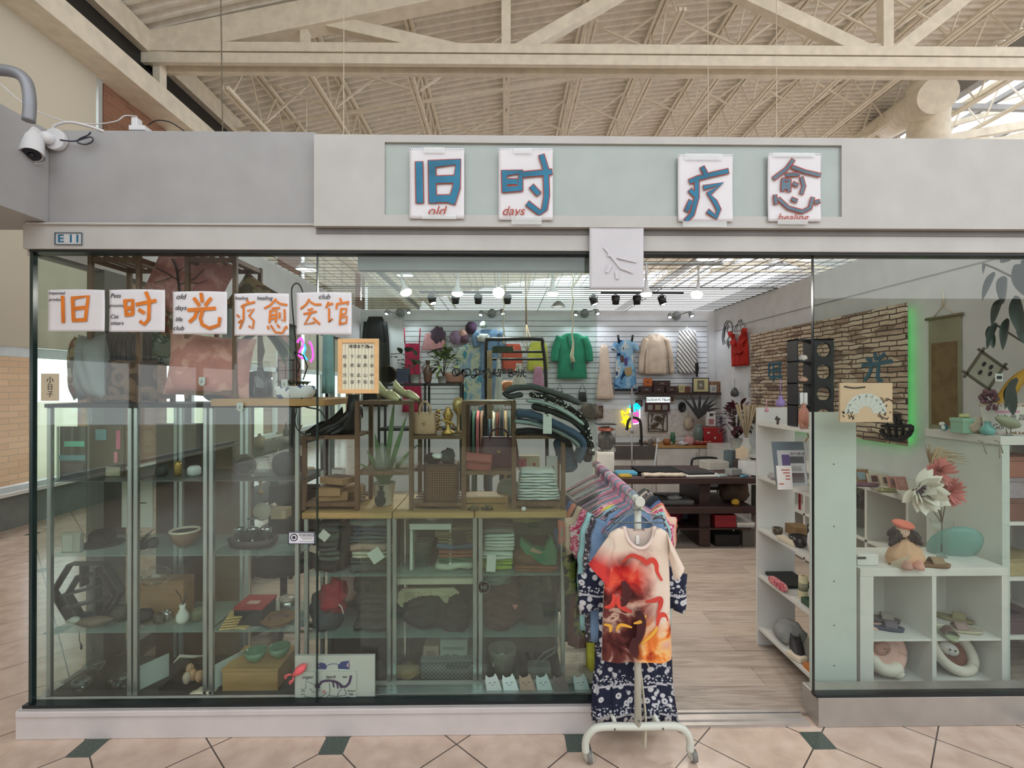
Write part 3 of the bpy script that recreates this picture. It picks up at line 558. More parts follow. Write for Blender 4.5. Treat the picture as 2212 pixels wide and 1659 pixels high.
# ---------------------------------------------------------------- shape kit
from mathutils import noise as NZ
def R3(rx=0,ry=0,rz=0):return Matrix.Rotation(rz,3,'Z')@Matrix.Rotation(ry,3,'Y')@Matrix.Rotation(rx,3,'X')
def at(px,py,Y):return P(px,py,Y)
def S(Y):return Y/F
def lump(mb,c,r,seed=0,amp=.15,fr=2.2,n=22,m=14,flatb=True):
 c=Vector(c);vs=[]
 for i in range(m+1):
  for k in range(n):
   a,b=pi*i/m,2*pi*k/n;d=Vector((sin(a)*cos(b),sin(a)*sin(b),-cos(a)))
   q=1+amp*(NZ.noise(d*fr+Vector((seed*7.1,0,0)))*1.6+.6*abs(NZ.noise(d*fr*2.3+Vector((0,seed*3.3,0)))))
   v=Vector((d.x*r[0]*q,d.y*r[1]*q,d.z*r[2]*q))
   if flatb and v.z<-r[2]*.8:v.z=-r[2]*.8
   vs.append(c+v+Vector((0,0,r[2]*.8 if flatb else 0)))
 return mb.add(vs,[(i*n+k,i*n+(k+1)%n,(i+1)*n+(k+1)%n,(i+1)*n+k)for i in range(m)for k in range(n)],True)
def loft(mb,secs,n=24,p=2.0,folds=0,amp=0,seed=0,cap=True,vneck=None):
 m=len(secs);vs=[]
 for i,(cx,cy,cz,rx,ry)in enumerate(secs):
  for k in range(n):
   a=2*pi*k/n;ca,sa=cos(a),sin(a);e=2/p
   x=abs(ca)**e*(1 if ca>0 else-1);y=abs(sa)**e*(1 if sa>0 else-1)
   f=1
   if folds:f+=amp*(i/(m-1))*sin(folds*a+seed)+amp*.5*(i/(m-1))*sin(folds*1.7*a+seed*2)
   z=cz
   if vneck and i<2 and sa<0:z-=vneck*(1-min(1,abs(x)/.45))**1*(1 if i==0 else.8)
   vs.append((cx+x*rx*(1+(f-1)*.25),cy+y*ry*f,z))
 b=len(mb.v);mb.add(vs,[(i*n+k,i*n+(k+1)%n,(i+1)*n+(k+1)%n,(i+1)*n+k)for i in range(m-1)for k in range(n)],True)
 if cap:
  for q in([b+k for k in range(n)][::-1],[b+(m-1)*n+k for k in range(n)]):mb.f.append(q);mb.mi.append(mb.k);mb.sm.append(False)
 return mb
def folded(mb,x0,x1,y0,y1,z0,h,seed=0,layers=2):
 for l in range(layers):
  hh=h/layers;za=z0+l*hh+hh/2;n,m=14,12;vs=[]
  for i in range(m+1):
   x=x0+(x1-x0)*i/m;e=.06 if i in(0,m)else 0
   for k in range(n):
    a=2*pi*k/n;ca,sa=cos(a),sin(a)
    yy=(abs(ca)**.35)*(1 if ca>0 else-1);zz=(abs(sa)**.8)*(1 if sa>0 else-1)
    w=.3*NZ.noise(Vector((x*13,seed*5+l,za*9)))
    vs.append((x,(y0+y1)/2+yy*(y1-y0)/2*(1-e+.16*NZ.noise(Vector((x*16,l,seed)))),za+zz*hh/2*(1-e)+w*hh))
  b=len(mb.v);mb.add(vs,[(i*n+k,i*n+(k+1)%n,(i+1)*n+(k+1)%n,(i+1)*n+k)for i in range(m)for k in range(n)],True)
  for q in([b+k for k in range(n)][::-1],[b+m*n+k for k in range(n)]):mb.f.append(q);mb.mi.append(mb.k);mb.sm.append(False)
 return mb
def pillow(mb,c,w,h,d,rot=None):
 M0=mb.M;T=Matrix.Translation(c)@(rot.to_4x4()if rot is not None else Matrix.Identity(4));mb.M=M0@T if M0 else T
 for s in(-1,1):
  def fn(u,v):
   a,b=2*u-1,2*v-1;k=((1-abs(a)**3)*(1-abs(b)**3))
   pin=1-.1*(1-abs(a*b));return(a*w/2*(1-.08*(1-b*b)),s*d/2*max(0,k)**.55+.006*sin(9*a+5*b)*k,b*h/2*(1-.08*(1-a*a)))
  mb.grid(fn,16,16)
  if s>0:
   pass
 mb.M=M0;return mb
def leaf(mb,base,d,L,w,droop=.4,nseg=6,up=(0,0,1)):
 base,d=Vector(base),Vector(d).normalized();side=d.cross(Vector(up));side=side.normalized()if side.length>.01 else Vector((1,0,0));vs=[];p=base.copy();dd=d.copy()
 for i in range(nseg+1):
  t_=i/nseg;ww=w*sin(pi*min(1,.08+t_*.92))**.8 if i<nseg else.0005
  nrm=side.cross(dd).normalized()
  vs+=[p-side*ww/2+nrm*ww*.12,p.copy(),p+side*ww/2+nrm*ww*.12]
  p=p+dd*L/nseg;dd=(dd+Vector((0,0,-droop/nseg))).normalized()
 return mb.add(vs,[(3*i+a,3*i+a+1,3*i+a+4,3*i+a+3)for i in range(nseg)for a in(0,1)],True)
def pot(mb,c,r0,r1,h,n=20):return mb.lathe([(r0*.9,0),(r0,.004),(r1,h),(r1*1.04,h),(r1*.9,h),(r1*.85,h-.01),(.0001,h-.012)],c,n)
G1=mat((58,92,50),.5,var=.25,name='leaf_green');G2=mat((40,62,42),.45,var=.25,name='dark_leaf');G3=mat((132,156,88),.5,var=.2,name='pale_leaf');SOIL=mat((52,42,36),.95,var=.3,bump=.6,name='soil')
BWOOD=wood('brown_bamboo',(92,66,46),(122,92,66),5,(8,8,1));PINE=wood('yellow_pine',(186,146,92),(158,118,70),3,(1,8,8));DKW=wood('dark_walnut',(48,30,28),(70,46,42),3)
KRAFT=mat((150,120,84),.8,var=.08,name='kraft_board');CREAM=mat((222,208,184),.7,name='cream');GOLD=mat((200,160,90),.3,.7,name='gold');SILV=mat((190,190,186),.2,.9,name='silver');CER=mat((225,224,218),.2,var=.02,name='white_ceramic')
WCL=cloth((222,222,216));JEAN=pat2('denim',[(44,58,76),(70,88,108)],'noise',90,thr=(.6,),interp='LINEAR');JEANG=pat2('grey_denim',[(58,62,64),(84,88,88)],'noise',90,thr=(.6,),interp='LINEAR');BCL=cloth((36,37,38))
CLG=glass('thin_vessel_glass',(.93,.96,.95),1.6,.02)
def boxy(name,px,Y,dep,m,label,cat,parts=(),bevel=.004,rz=0):
 """box standing at photo rectangle px with its front at Y; parts: (name, (u0,v0,u1,v1) on the front, material)"""
 x0,y0,x1,y1=px;a,b=at(x0,y1,Y),at(x1,y0,Y);c=Vector(((a.x+b.x)/2,Y+dep/2,a.z));w,h=b.x-a.x,b.z-a.z
 th=thing(name,label,cat,c);
 obj('body',MB(Matrix.Translation(c)).box(-w/2,w/2,-dep/2,dep/2,0,h),m,th,bevel=bevel)
 for j,(nm,(u0,v0,u1,v1),mm)in enumerate(parts):obj(nm,MB(Matrix.Translation(c)).box(-w/2+u0*w,-w/2+u1*w,-dep/2-.003-.0015*j,-dep/2+.001,v0*h,v1*h),mm,th,bevel=.0008)
 if rz:th.rotation_euler=(0,0,rz)
 return th
def cabinet(x0,x1,Y0,Y1,z0,z1,shelves,label,top=None,toph=.02,sm=None,base=.0):
 th=thing('display_cabinet',label,'cabinet',((x0+x1)/2,(Y0+Y1)/2,z0));p=.011
 for x in(x0+p,x1-p):
  for y in(Y0+p,Y1-p):obj('post',MB().box(x-p,x+p,y-p,y+p,z0,z1),ALU,th,bevel=.003)
 obj('top',MB().box(x0-.004,x1+.004,Y0-.01,Y1,z1,z1+toph),top or BLK,th,bevel=.002)
 obj('base',MB().box(x0,x1,Y0,Y1,z0,z0+max(.02,base)),mat((58,56,54),.5),th)
 for i,z in enumerate(shelves):obj('shelf',MB().box(x0+.004,x1-.004,Y0+.01,Y1-.01,z-.005,z),(sm[i]if sm else None)or mat((170,196,188),.15,var=.02,alpha=.35,name='green_glass_shelf'),th)
 obj('glass_front',MB().box(x0+2*p,x1-2*p,Y0+.004,Y0+.008,z0+.02,z1),CGL,th)
 return th
# ---------------------------------------------------------------- left glass display cabinets
LC=2.60;zS=[PZ(1037,LC),PZ(1197,LC),PZ(1361,LC)];zT=PZ(880,LC);LB=2.98
xL=[PX(100,LC),PX(288,LC),PX(451,LC),PX(646,LC)]
xL[0]=max(xL[0],XL+.02)
DG=mat((96,98,96),.3,var=.05,name='dark_shelf');DG2=mat((84,84,82),.4,name='dark_glass_shelf')
cabinet(xL[0],xL[1]-.008,LC,LB,.0,zT,zS,'tall aluminium display cabinet in the left window corner',BLK,.02,[DG,None,None],.145)
cabinet(xL[1],xL[2]-.008,LC,LB,.0,zT,zS,'tall aluminium display cabinet second from the left corner',BLK,.02,[DG,None,None],.145)
cabinet(xL[2],xL[3],LC,LB,.0,zT,zS,'tall aluminium display cabinet under the long wooden board',BLK,.004,[DG2,None,None],.145)
m=MB().box(PX(462,LC),PX(704,LC),LC-.03,LB+.02,zT+.008,zT+.045);ZB=zT+.045
obj('wooden_board',m,PINE,label='orange-brown wooden board across the tall cabinets holding plants',cat='board',bevel=.004)
# brown wood racks on the cabinet tops
def rack(x0,x1,y0,y1,z0,z1,label,nsl=5):
 th=thing('wooden_rack',label,'rack',((x0+x1)/2,(y0+y1)/2,z0));w=.011
 for x in(x0,x1):
  for y in(y0,y1):obj('post',MB().box(x-w,x+w,y-w,y+w,z0,z1),BWOOD,th,bevel=.002)
 for zz in(z1-.02,z0+.03):
  m=MB()
  for y in(y0,y1):m.box(x0,x1,y-.007,y+.007,zz-.012,zz+.012)
  for x in(x0,x1):m.box(x-.007,x+.007,y0,y1,zz-.012,zz+.012)
  obj('rail',m,BWOOD,th)
  for i in range(nsl):xx=x0+(x1-x0)*(i+.5)/nsl;obj('slat',MB().box(xx-.012,xx+.012,y0,y1,zz+.012,zz+.02),BWOOD,th)
 return th
rack(PX(196,2.66),PX(300,2.66),2.66,2.93,zT+.02,PZ(556,2.66),'brown slatted wooden rack standing on the far left cabinet')
rack(PX(405,2.66),PX(508,2.66),2.66,2.93,zT+.046,PZ(556,2.66),'brown slatted wooden rack beside the pink blossom cushion')
def cushion(px,Y,d,m,label,rot=None,th=None):
 x0,y0,x1,y1=px;a,b=at(x0,y1,Y),at(x1,y0,Y);c=(a+b)/2
 return obj('cushion',pillow(MB(),c,b.x-a.x,b.z-a.z,d,rot),m,th,label=label,cat='cushion')
ROSE=pat2('rose_pink_fabric',[(214,160,150),(196,136,128),(222,172,160)],'noise',9,thr=(.5,.6),interp='LINEAR')
BLOS=pat2('blossom_fabric',[(206,150,144),(186,126,124),(214,164,156)],'noise',14,thr=(.48,.6),interp='LINEAR')
FLOR=pat2('brown_floral',[(96,84,60),(150,132,96),(120,70,56),(170,160,140)],'cell',24,thr=(.3,.6,.8))
c=cushion((318,536,492,690),2.80,.14,BLOS,'big pink blossom cushion lodged high between the wooden racks',R3(0,radians(24),0))
m=MB();yb=2.722
def zq(L):return[(lambda q:(q.x,q.z))(P(a,b,yb))for a,b in L]
for L,w in(([(388,640),(384,600),(380,575),(372,560)],.012),([(384,605),(360,590),(336,578)],.006),([(382,590),(400,575),(408,560)],.005),([(386,615),(420,602),(440,582)],.006),([(372,598),(352,606),(334,610)],.004),([(405,608),(428,612),(446,606)],.004)):m.stroke(zq(L),w,yb)
obj('printed_tree',m,mat((60,52,54),.8,name='dark_print'),c)
cushion((362,722,545,862),2.70,.15,ROSE,'dusty pink rose-print cushion on the cabinet top',R3(0,radians(6),radians(4)))
cushion((228,716,330,800),2.80,.12,pat2('mandala_grey',[(70,66,66),(104,98,98),(84,78,82)],'wave',12,thr=(.4,.7)),'dark grey circle-patterned cushion behind the left rack')
cushion((230,775,342,868),2.70,.11,pat2('owl_brown',[(92,72,58),(120,96,78),(78,62,54)],'voro',12,thr=(.3,.6)),'brown ring-patterned cushion at the bottom of the left rack')
cushion((160,722,236,866),2.68,.12,cloth((150,158,158)),'pale grey cushion at the left corner of the cabinet top',R3(0,0,radians(-14)))
cushion((148,724,190,866),2.78,.08,FLOR,'brown floral cushion edge behind the pale grey cushion',R3(0,0,radians(-30)))
cushion((288,712,372,790),2.86,.1,pat2('leaf_print',[(120,134,120),(60,84,66),(160,168,156)],'noise',16,thr=(.5,.6)),'grey-green leaf-print cushion between the two racks')
cushion((500,602,588,690),2.86,.1,FLOR,'brown floral cushion leaning behind the right wooden rack',R3(0,radians(35),0))
cushion((345,650,395,735),2.86,.1,FLOR,'brown floral cushion tucked under the blossom cushion')
# dark cushion with sequins under the rose cushion
obj('beaded_bag',lump(MB(),at(478,866,2.74),(.09,.08,.07),3,.1),pat2('black_sequins',[(30,28,30),(90,88,92)],'voro',160,thr=(.05,)),label='black sequinned pouch beside the pink rose cushion',cat='pouch')
# jar with soil and money tree
q=at(562,868,2.80);q.z=ZB
th=thing('planted_jar','tall clear jar of dark soil growing a broad-leaved young tree','plant',q)
obj('jar',MB().lathe([(.066,0),(.068,.01),(.068,.15),(.05,.16),(.045,.19),(.055,.2)],q,24),CLG,th)
obj('soil',MB().lathe([(.062,.005),(.062,.145),(.0001,.15)],q,20),SOIL,th)
m=MB();
for a in(-.012,.0,.012):m.tube([q+Vector((a,0,.14)),q+Vector((-a,.01,.26)),q+Vector((a*.5,0,.37))],.009,8)
obj('stem',m,mat((118,104,80),.8,name='bark'),th);m=MB();t0=q+Vector((.015,-.01,.36))
for a,L in((0,.24),(.8,.2),(2.6,.22),(3.5,.2),(-.7,.22),(-1.5,.2),(-2.3,.24),(4.1,.22),(-1.1,.24),(-1.9,.23)):leaf(m,t0,(cos(a)*1.1,sin(a)*.2+.02,.3-.5*(L>.21)),L,.075,1.7,8)
obj('foliage',m,G1,th)
# blue and white planter
q=at(637,868,2.63);q.z=ZB
th=thing('ceramic_planter','oval blue and white porcelain planter of succulents on the board','planter',q)
obj('bowl',loft(MB(),[(q.x,q.y,q.z+z,.1*r,.05*r,)for z,r in((0,.8),(.01,.9),(.03,1),(.062,1.03),(.066,.98))],28,3),pat2('blue_white_porcelain',[(66,92,140),(222,224,224)],'noise',22,.15,thr=(.42,)),th)
obj('soil',loft(MB(),[(q.x,q.y,q.z+.06,.093,.044),(q.x,q.y,q.z+.068,.09,.04)],20,3),SOIL,th)
m=MB()
for i in range(7):
 c=q+Vector((-.07+i*.023,random.uniform(-.02,.02),.07))
 for k in range(9):a=2*pi*k/9+i;leaf(m,c,(cos(a),sin(a),.9),.035,.014,.3,3)
obj('succulents',m,mat((110,120,88),.5,var=.35,name='succulent_green'),th)
obj('shell',MB().ell(q+Vector((-.042,-.03,.085)),(.016,.013,.016)),mat((216,120,100),.4),th)
# shepherd hook, lattice, small rock plant
q=at(643,866,2.62);
obj('shepherd_hook',MB().tube([P(*p,2.66)for p in smooth([(641,866),(640,760),(633,680),(630,630),(634,616),(642,612),(650,620),(655,636)])],.004,6),BLK,label='thin black crook hook rising above the porcelain planter',cat='hook')
m=MB();
for x in(601,617,634):m.bar(at(x,846,2.78),at(x,776,2.78),.006)
for y in(778,800,822,845):m.bar(at(600,y,2.78),at(636,y,2.78),.006)
obj('lattice_screen',m,mat((86,48,42),.5),label='small red-brown lattice screen behind the porcelain planter',cat='screen')
obj('hexagon_ornament',MB().tube([P(*p,2.8)for p in((636,760),(655,768),(664,792),(655,820),(640,812),(648,790),(636,760))],.004,5),BLK,label='black hexagon wire ornament behind the porcelain planter',cat='ornament')
lp=smooth([(634,868),(640,885),(637,910),(645,930),(668,942),(700,944)]);obj('gooseneck',MB().tube([P(*p,2.585)for p in lp],.0035,6).tube([P(*p,2.585)for p in smooth([(634,870),(665,880),(690,886),(704,905)])],.004,6),BLK,label='thin black gooseneck looping below the wooden board',cat='cable')
def plantfan(name,q,label,n=12,L=.2,w=.02,potr=.04,ph=.07,pm=None,lm=None,droop=1.2,seed=1,up=.9):
 rr=random.Random(seed);th=thing(name,label,'plant',q);obj('pot',pot(MB(),q,potr*.8,potr,ph),pm or CER,th)
 obj('soil',MB().lathe([(potr*.84,ph-.012),(.0001,ph-.008)],q,14),SOIL,th);m=MB()
 for i in range(n):a=rr.uniform(0,6.28);leaf(m,q+Vector((0,0,ph-.01)),(cos(a)*rr.uniform(.3,1),sin(a)*rr.uniform(.3,1),up),L*rr.uniform(.7,1.15),w,droop)
 obj('foliage',m,lm or G1,th);return th
# ---- shelf contents, left cabinets
SZ=[zS[0],zS[1],zS[2],.146]
def on(px,Y,lev):return Vector((PX(px,Y),Y,SZ[lev]))
def item(name,mb,m,label,cat,**k):return obj(name,mb,m,label=label,cat=cat,**k)
boxy('picture_board',(128,921,186,1036),2.66,.012,mat((44,36,40),.1,name='glossy_dark'),'glossy dark picture board standing in the far left cabinet','picture',[('teal_shape',(.2,.62,.95,.72),mat((90,190,160),.3)),('blue_shape',(.0,.36,.98,.46),mat((90,140,150),.3)),('plum_shape',(.1,.15,.95,.3),mat((70,54,60),.3)),('edge_strip',(-.06,0,0,1),mat((196,210,190),.4))])
boxy('picture_board',(192,918,268,1034),2.74,.012,mat((92,70,54),.35),'brown picture board with pink patches in the far left cabinet','picture',[('pink_patch',(.78,.55,.9,.9),mat((230,110,150),.4)),('blue_patch',(.2,.72,.5,.92),mat((120,180,190),.4)),('white_patch',(.5,.05,.9,.22),mat((190,176,150),.5)),('pink_speckle',(.74,.3,.84,.5),mat((226,130,150),.5))])
boxy('card_box',(132,1152,172,1196),2.68,.03,mat((186,182,172),.6),'pale card box on the middle shelf of the far left cabinet','box',[('label',(.1,.1,.6,.9),mat((206,206,198),.6))])
th=thing('felt_hat','dark felt hat on the middle shelf of the far left cabinet','hat',on(222,2.8,1));c=on(222,2.8,1)
obj('brim',MB().lathe([(.001,.002),(.1,0),(.105,.004),(.06,.008)],c,24),BCL,th);obj('crown',MB().lathe([(.065,.005),(.06,.06),(.045,.075),(.001,.068)],c,24),BCL,th)
# hexagon wooden shelf ornament
m=MB();hexp=lambda cx,cy,r:[(cx+r*cos(pi*k/3+pi/6*0),cy+r*.95*sin(pi*k/3))for k in range(6)]
th=thing('hexagon_shelf','dark wooden double hexagon ornament on the low shelf of the left corner','ornament',on(190,2.72,2))
for nm,cx,cy,rr in(('outer_frame',190,1278,74),('inner_frame',198,1284,52)):
 m=MB();h=[P(a,b,2.74)for a,b in hexp(cx,cy,rr)]
 for k in range(6):m.bar(h[k],h[(k+1)%6],.05,.008)
 obj(nm,m,DRK,th)
for a,b in(((135,1285),(225,1262)),((140,1312),(230,1292)),((182,1215),(182,1265)),((212,1225),(212,1340))):obj('divider',MB().bar(P(*a,2.74),P(*b,2.74),.05,.012),DRK,th)
c=on(205,2.66,2);th=thing('carved_bird','carved brown and white wooden duck low in the left corner cabinet','figurine',c)
obj('body',loft(MB(Matrix.Translation(c)@Matrix.Rotation(pi/2,4,'Y')@Matrix.Translation((0,0,-.1))),[(-.02,0,0,.004,.004),(-.028,0,.04,.022,.02),(-.03,0,.1,.028,.03),(-.04,0,.16,.018,.02),(-.045,0,.2,.004,.004)],16),mat((116,100,84),.5,var=.3),th)
obj('head',MB().ell(c+Vector((-.1,0,.04)),(.03,.018,.018)).tube([c+Vector((-.12,0,.04)),c+Vector((-.15,0,.03))],[.01,.003]),mat((196,194,184),.5),th)
item('tassel_cord',MB().tube([at(171,1362,2.63),at(172,1385,2.63),at(175,1392,2.63)],.002,5).tube([at(175,1390,2.63),at(176,1402,2.63)],[.004,.006],6),BLK,'black tasselled cord dangling below the lowest left glass shelf','cord')
for i,(px,Y,r)in enumerate(((205,2.82,.05),(178,2.66,.045),(262,2.68,.05))):
 c=on(px,Y,3);item('glass_ashtray',MB().lathe([(r*.7,0),(r,.03),(r,.045),(r*.75,.045),(r*.5,.015),(.0001,.012)],c,16),CLG,('round cut glass dish on the floor of the far left cabinet, rear one','round cut glass dish in the front left corner','cut glass dish beside the second cabinet post')[i],'dish')
# rock lumps and urns for the low shelf
for i,(px,Y,r,mm,lab)in enumerate(((232,2.84,.035,(96,92,84),'grey stone egg on the low shelf beside the hexagon'),(262,2.74,.045,(74,72,60),'dark mossy stone on the low shelf by the cabinet post'),(312,2.72,.04,(52,50,48),'dark cylindrical stone jar in the second cabinet'),(345,2.7,.03,(88,80,66),'small brown stone on the low shelf of the second cabinet'))):
 item('decor_stone',lump(MB(),on(px,Y,2),(r,r*.8,r),i,.2),mat(mm,.6,var=.3,bump=.4),lab,'stone')
# second cabinet: teapot on board, rose vase, wire, eggs tray
boxy('wooden_block',(300,1254,396,1352),2.78,.1,wood('orange_wood',(150,112,78),(170,130,92),3),'leaning orange-brown wooden block in the second cabinet','block')
def teapot(q,s,label,m=CLG,lidm=None):
 th=thing('teapot',label,'teapot',q)
 obj('body',MB().lathe([(.03*s,0),(.055*s,.015*s),(.06*s,.04*s),(.05*s,.065*s),(.03*s,.078*s)],q,20),m,th)
 obj('lid',MB().lathe([(.032*s,.078*s),(.02*s,.09*s),(.006*s,.095*s),(.009*s,.105*s),(.0001,.108*s)],q,16),lidm or m,th)
 obj('spout',MB().tube([q+Vector((-.05*s,0,.03*s)),q+Vector((-.075*s,0,.05*s)),q+Vector((-.09*s,0,.07*s))],[.012*s,.009*s,.006*s],8),m,th)
 obj('handle',MB().tube([q+Vector((x*s,0,z*s))for x,z in smooth([(.05,.06),(.085,.065),(.09,.04),(.055,.02)])],.005*s,6),m,th);return th
teapot(Vector((PX(338,2.74),2.74,PZ(1252,2.78)+.002)),1.15,'glass teapot on top of the leaning wooden block')
c=on(395,2.7,2);th=thing('rose_vase','small white vase holding wire flowers in the second cabinet','vase',c)
obj('vase',MB().lathe([(.018,0),(.032,.02),(.03,.045),(.012,.08),(.016,.1)],c,18),CER,th);m=MB()
for a in range(5):m.tube([c+Vector((0,0,.09)),c+Vector((.02*cos(a*1.3),.01,.14)),c+Vector((.05*cos(a*1.3),.01*sin(a),.15+.01*a))],.0015,5)
obj('stems',m,DRK,th)
for i,(px,Y)in enumerate(((405,2.68),(418,2.7),(432,2.68),(412,2.74))):
 item('egg_ornament',MB().ell(on(px,Y,3)+Vector((0,0,.04+.004*i)),(.021,.021,.033)),mat((206,158,120)if i else(198,178,160),.25,name='glazed_peach'),'glazed peach egg ornament in the low dark tray, %s'%('leftmost and tallest','second from the left','rightmost','at the back')[i],'egg')
m=MB();c=on(410,2.72,3);m.box(c.x-.1,c.x+.1,2.63,2.82,.147,.152)
for q in((c.x-.1,c.x+.1,2.63,2.64),(c.x-.1,c.x+.1,2.81,2.82),(c.x-.1,c.x-.09,2.64,2.81),(c.x+.09,c.x+.1,2.64,2.81)):m.box(q[0],q[1],q[2],q[3],.152,.165)
item('dark_tray',m,BLK,'shallow black tray at the bottom of the second cabinet','tray')
item('driftwood',MB().tube([on(376,2.7,3)+Vector((0,0,.11)),on(390,2.72,3)+Vector((0,0,.135)),on(420,2.74,3)+Vector((0,0,.12)),on(446,2.76,3)+Vector((0,0,.115))],[.004,.009,.008,.003],7),mat((196,190,178),.7),'pale curved driftwood branch over the peach eggs','driftwood')
for i,(px,py0,py1)in enumerate(((328,1420,1478),(497,1408,1470))):
 a=at(px-19,py1,2.64);m=MB(Matrix.Translation(at(px,py1,2.70))@Matrix.Rotation(radians(62),4,'Z'));m.box(-.085,.085,-.002,.002,0,.125)
 item('price_card',m,mat((196,206,200),.6),('blank pale card leaning beside the dark tray','blank pale card leaning beside the low wooden box')[i],'card')
c=on(400,2.76,1);th=thing('wicker_bowl','brown wicker bowl with cream rim on the second cabinet middle shelf','bowl',c)
obj('bowl',MB().lathe([(.03,0),(.06,.03),(.07,.08),(.066,.08),(.055,.03),(.0001,.008)],c,20),mat((120,88,66),.8,bump=.6),th);obj('rim',MB().lathe([(.066,.078),(.074,.08),(.074,.09),(.066,.09),(.066,.078)],c,20),CREAM,th)
plantfan('small_plant',on(312,2.72,1),'small wiry plant in dark pot in the second cabinet',9,.1,.012,.028,.04,DRK,G2,1.5,4)
boxy('sketch_card',(262,1035,330,1140),2.86,.01,mat((214,214,206),.6),'white line-drawing poster behind the second cabinet post','poster',[('drawn_line',(.2,.5,.8,.52),INK),('drawn_mark',(.5,.3,.56,.7),INK)])
for i,(px,lev,h,r,mm,lab)in enumerate(((350,0,.06,.03,DRK,'dark mug on the upper shelf of the second cabinet'),(385,0,.08,.02,GOLD,'small brass bell on the upper shelf of the second cabinet'),(420,0,.055,.035,CER,'pale china cup on the upper shelf of the second cabinet'),(330,1,.05,.03,DRK,'dark round tin on the middle shelf by the wiry plant'),(430,2,.06,.035,mat((120,118,96),.5),'olive glazed jar on the low shelf behind the post'),(360,2,.05,.03,SILV,'silver sugar pot on the low shelf of the second cabinet'))):
 item('shelf_vessel',MB().lathe([(r*.7,0),(r,h*.25),(r*.95,h*.8),(r*.7,h),(r*.6,h),(r*.6,h*.5),(.0001,h*.4)],on(px,2.74,lev),16),mm,lab,'vessel')
# third cabinet
c=on(528,2.74,0);item('wooden_bangle',MB(Matrix.Translation(c+Vector((0,0,.058)))@Matrix.Rotation(.5,4,'Z')@Matrix.Rotation(pi/2,4,'X')).lathe([(.045,-.03),(.058,-.03),(.058,.03),(.045,.03),(.045,-.03)],(0,0,0),24),mat((62,40,38),.4,var=.3),'wide dark wooden bangle on the dark upper shelf','bangle')
c=on(566,2.72,0);th=thing('glass_lantern','wide clear glass bowl with green leaf on the dark upper shelf','bowl',c)
obj('bowl',MB().lathe([(.04,0),(.066,.015),(.062,.05),(.038,.085),(.036,.1),(.04,.104)],c,24),CLG,th);m=MB();leaf(m,c+Vector((0,0,.1)),(-1,0,.3),.04,.025);leaf(m,c+Vector((0,0,.1)),(1,0,.2),.04,.03);obj('leaf',m,G2,th)
item('felt_beanie',lump(MB(),on(622,2.78,0),(.08,.07,.07),5,.08),BCL,'black felt cap resting on the dark upper shelf','cap')
c=on(598,2.8,0);m=MB();[leaf(m,c+Vector((0,0,.05)),(cos(a),sin(a),.6),.035,.02,.8,4)for a in range(6)];th=thing('paper_flower','pale yellow paper flower on a thin stem above the dark shelf','flower',c);obj('petals',m,mat((222,214,160),.7),th);obj('stem',MB().tube([c,c+Vector((0,0,.05)),c+Vector((.01,0,.14))],.0015,5),CREAM,th)
c=on(548,2.74,1);th=thing('cup_tray','dark oval wooden tray of silver goblets in the third cabinet','tray',c)
obj('tray',loft(MB(),[(c.x,c.y,c.z,.09,.05),(c.x,c.y,c.z+.012,.12,.07),(c.x,c.y,c.z+.05,.13,.08),(c.x,c.y,c.z+.05,.12,.07),(c.x,c.y,c.z+.02,.1,.06)],28,2.4),DKW,th)
for i,dx in enumerate((-.075,0,.075)):
 q=c+Vector((dx,-.01,.025));item('silver_goblet',MB().lathe([(.02,0),(.006,.01),(.005,.03),(.024,.045),(.028,.075),(.03,.078),(.024,.07),(.01,.045),(.0001,.042)],q,16),SILV,'ornate silver goblet on the dark oval tray, %s of three'%('leftmost','middle','rightmost')[i],'goblet')
q=c+Vector((-.03,.05,.02));item('pewter_stand',MB().lathe([(.03,0),(.05,.05),(.012,.07),(.008,.11),(.03,.12),(.0001,.12)],q,16),mat((110,112,108),.4,.7),'grey pewter stand rising behind the silver goblets','stand')
c=on(566,2.86,1);item('round_plaque',MB(Matrix.Translation(c+Vector((0,0,.16)))@Matrix.Rotation(pi/2,4,'X')).lathe([(.0001,-.006),(.045,-.006),(.052,0),(.045,.006),(.0001,.006)],(0,0,0),24).lathe([(.014,-.16),(.018,-.1)],(0,0,0),4),mat((176,168,150),.6,var=.2),'round pale plaque standing behind the silver goblets','plaque')
boxy('book_box',(584,1100,618,1122),2.86,.08,mat((166,142,104),.7),'tan wooden book-shaped box at the back of the third cabinet','box',[('page_edge',(.7,.1,.98,.9),mat((190,168,130),.7))])
c=on(553,2.74,2);th=thing('lidded_box','black box with red lid and white label on the low shelf','box',c)
obj('body',MB().box(c.x-.075,c.x+.075,2.66,2.82,c.z,c.z+.085),BLK,th,bevel=.003);obj('lid',MB().box(c.x-.078,c.x+.078,2.657,2.823,c.z+.085,c.z+.1),mat((156,40,38),.5),th,bevel=.003)
obj('front_label',MB().box(c.x-.03,c.x+.03,2.70,2.74,c.z+.1,c.z+.1015),mat((196,160,150),.6),th)
c=on(622,2.84,2);th=thing('round_tin','round silver tin beside the red lidded box','tin',c);obj('body',MB().lathe([(.04,0),(.042,.07),(.0001,.07)],c,24),SILV,th);obj('lid',MB().lathe([(.043,.06),(.045,.062),(.045,.078),(.0001,.08)],c,24),mat((186,172,160),.4,.3),th)
c=on(602,2.70,2);th=thing('wicker_basket','shallow brown wicker basket at the front of the low shelf','basket',c)
m=MB()
for i in range(7):r=.062+.004*i;m.lathe([(r,.004*i),(r+.004,.004*i+.003),(r,.004*i+.006)],c,26)
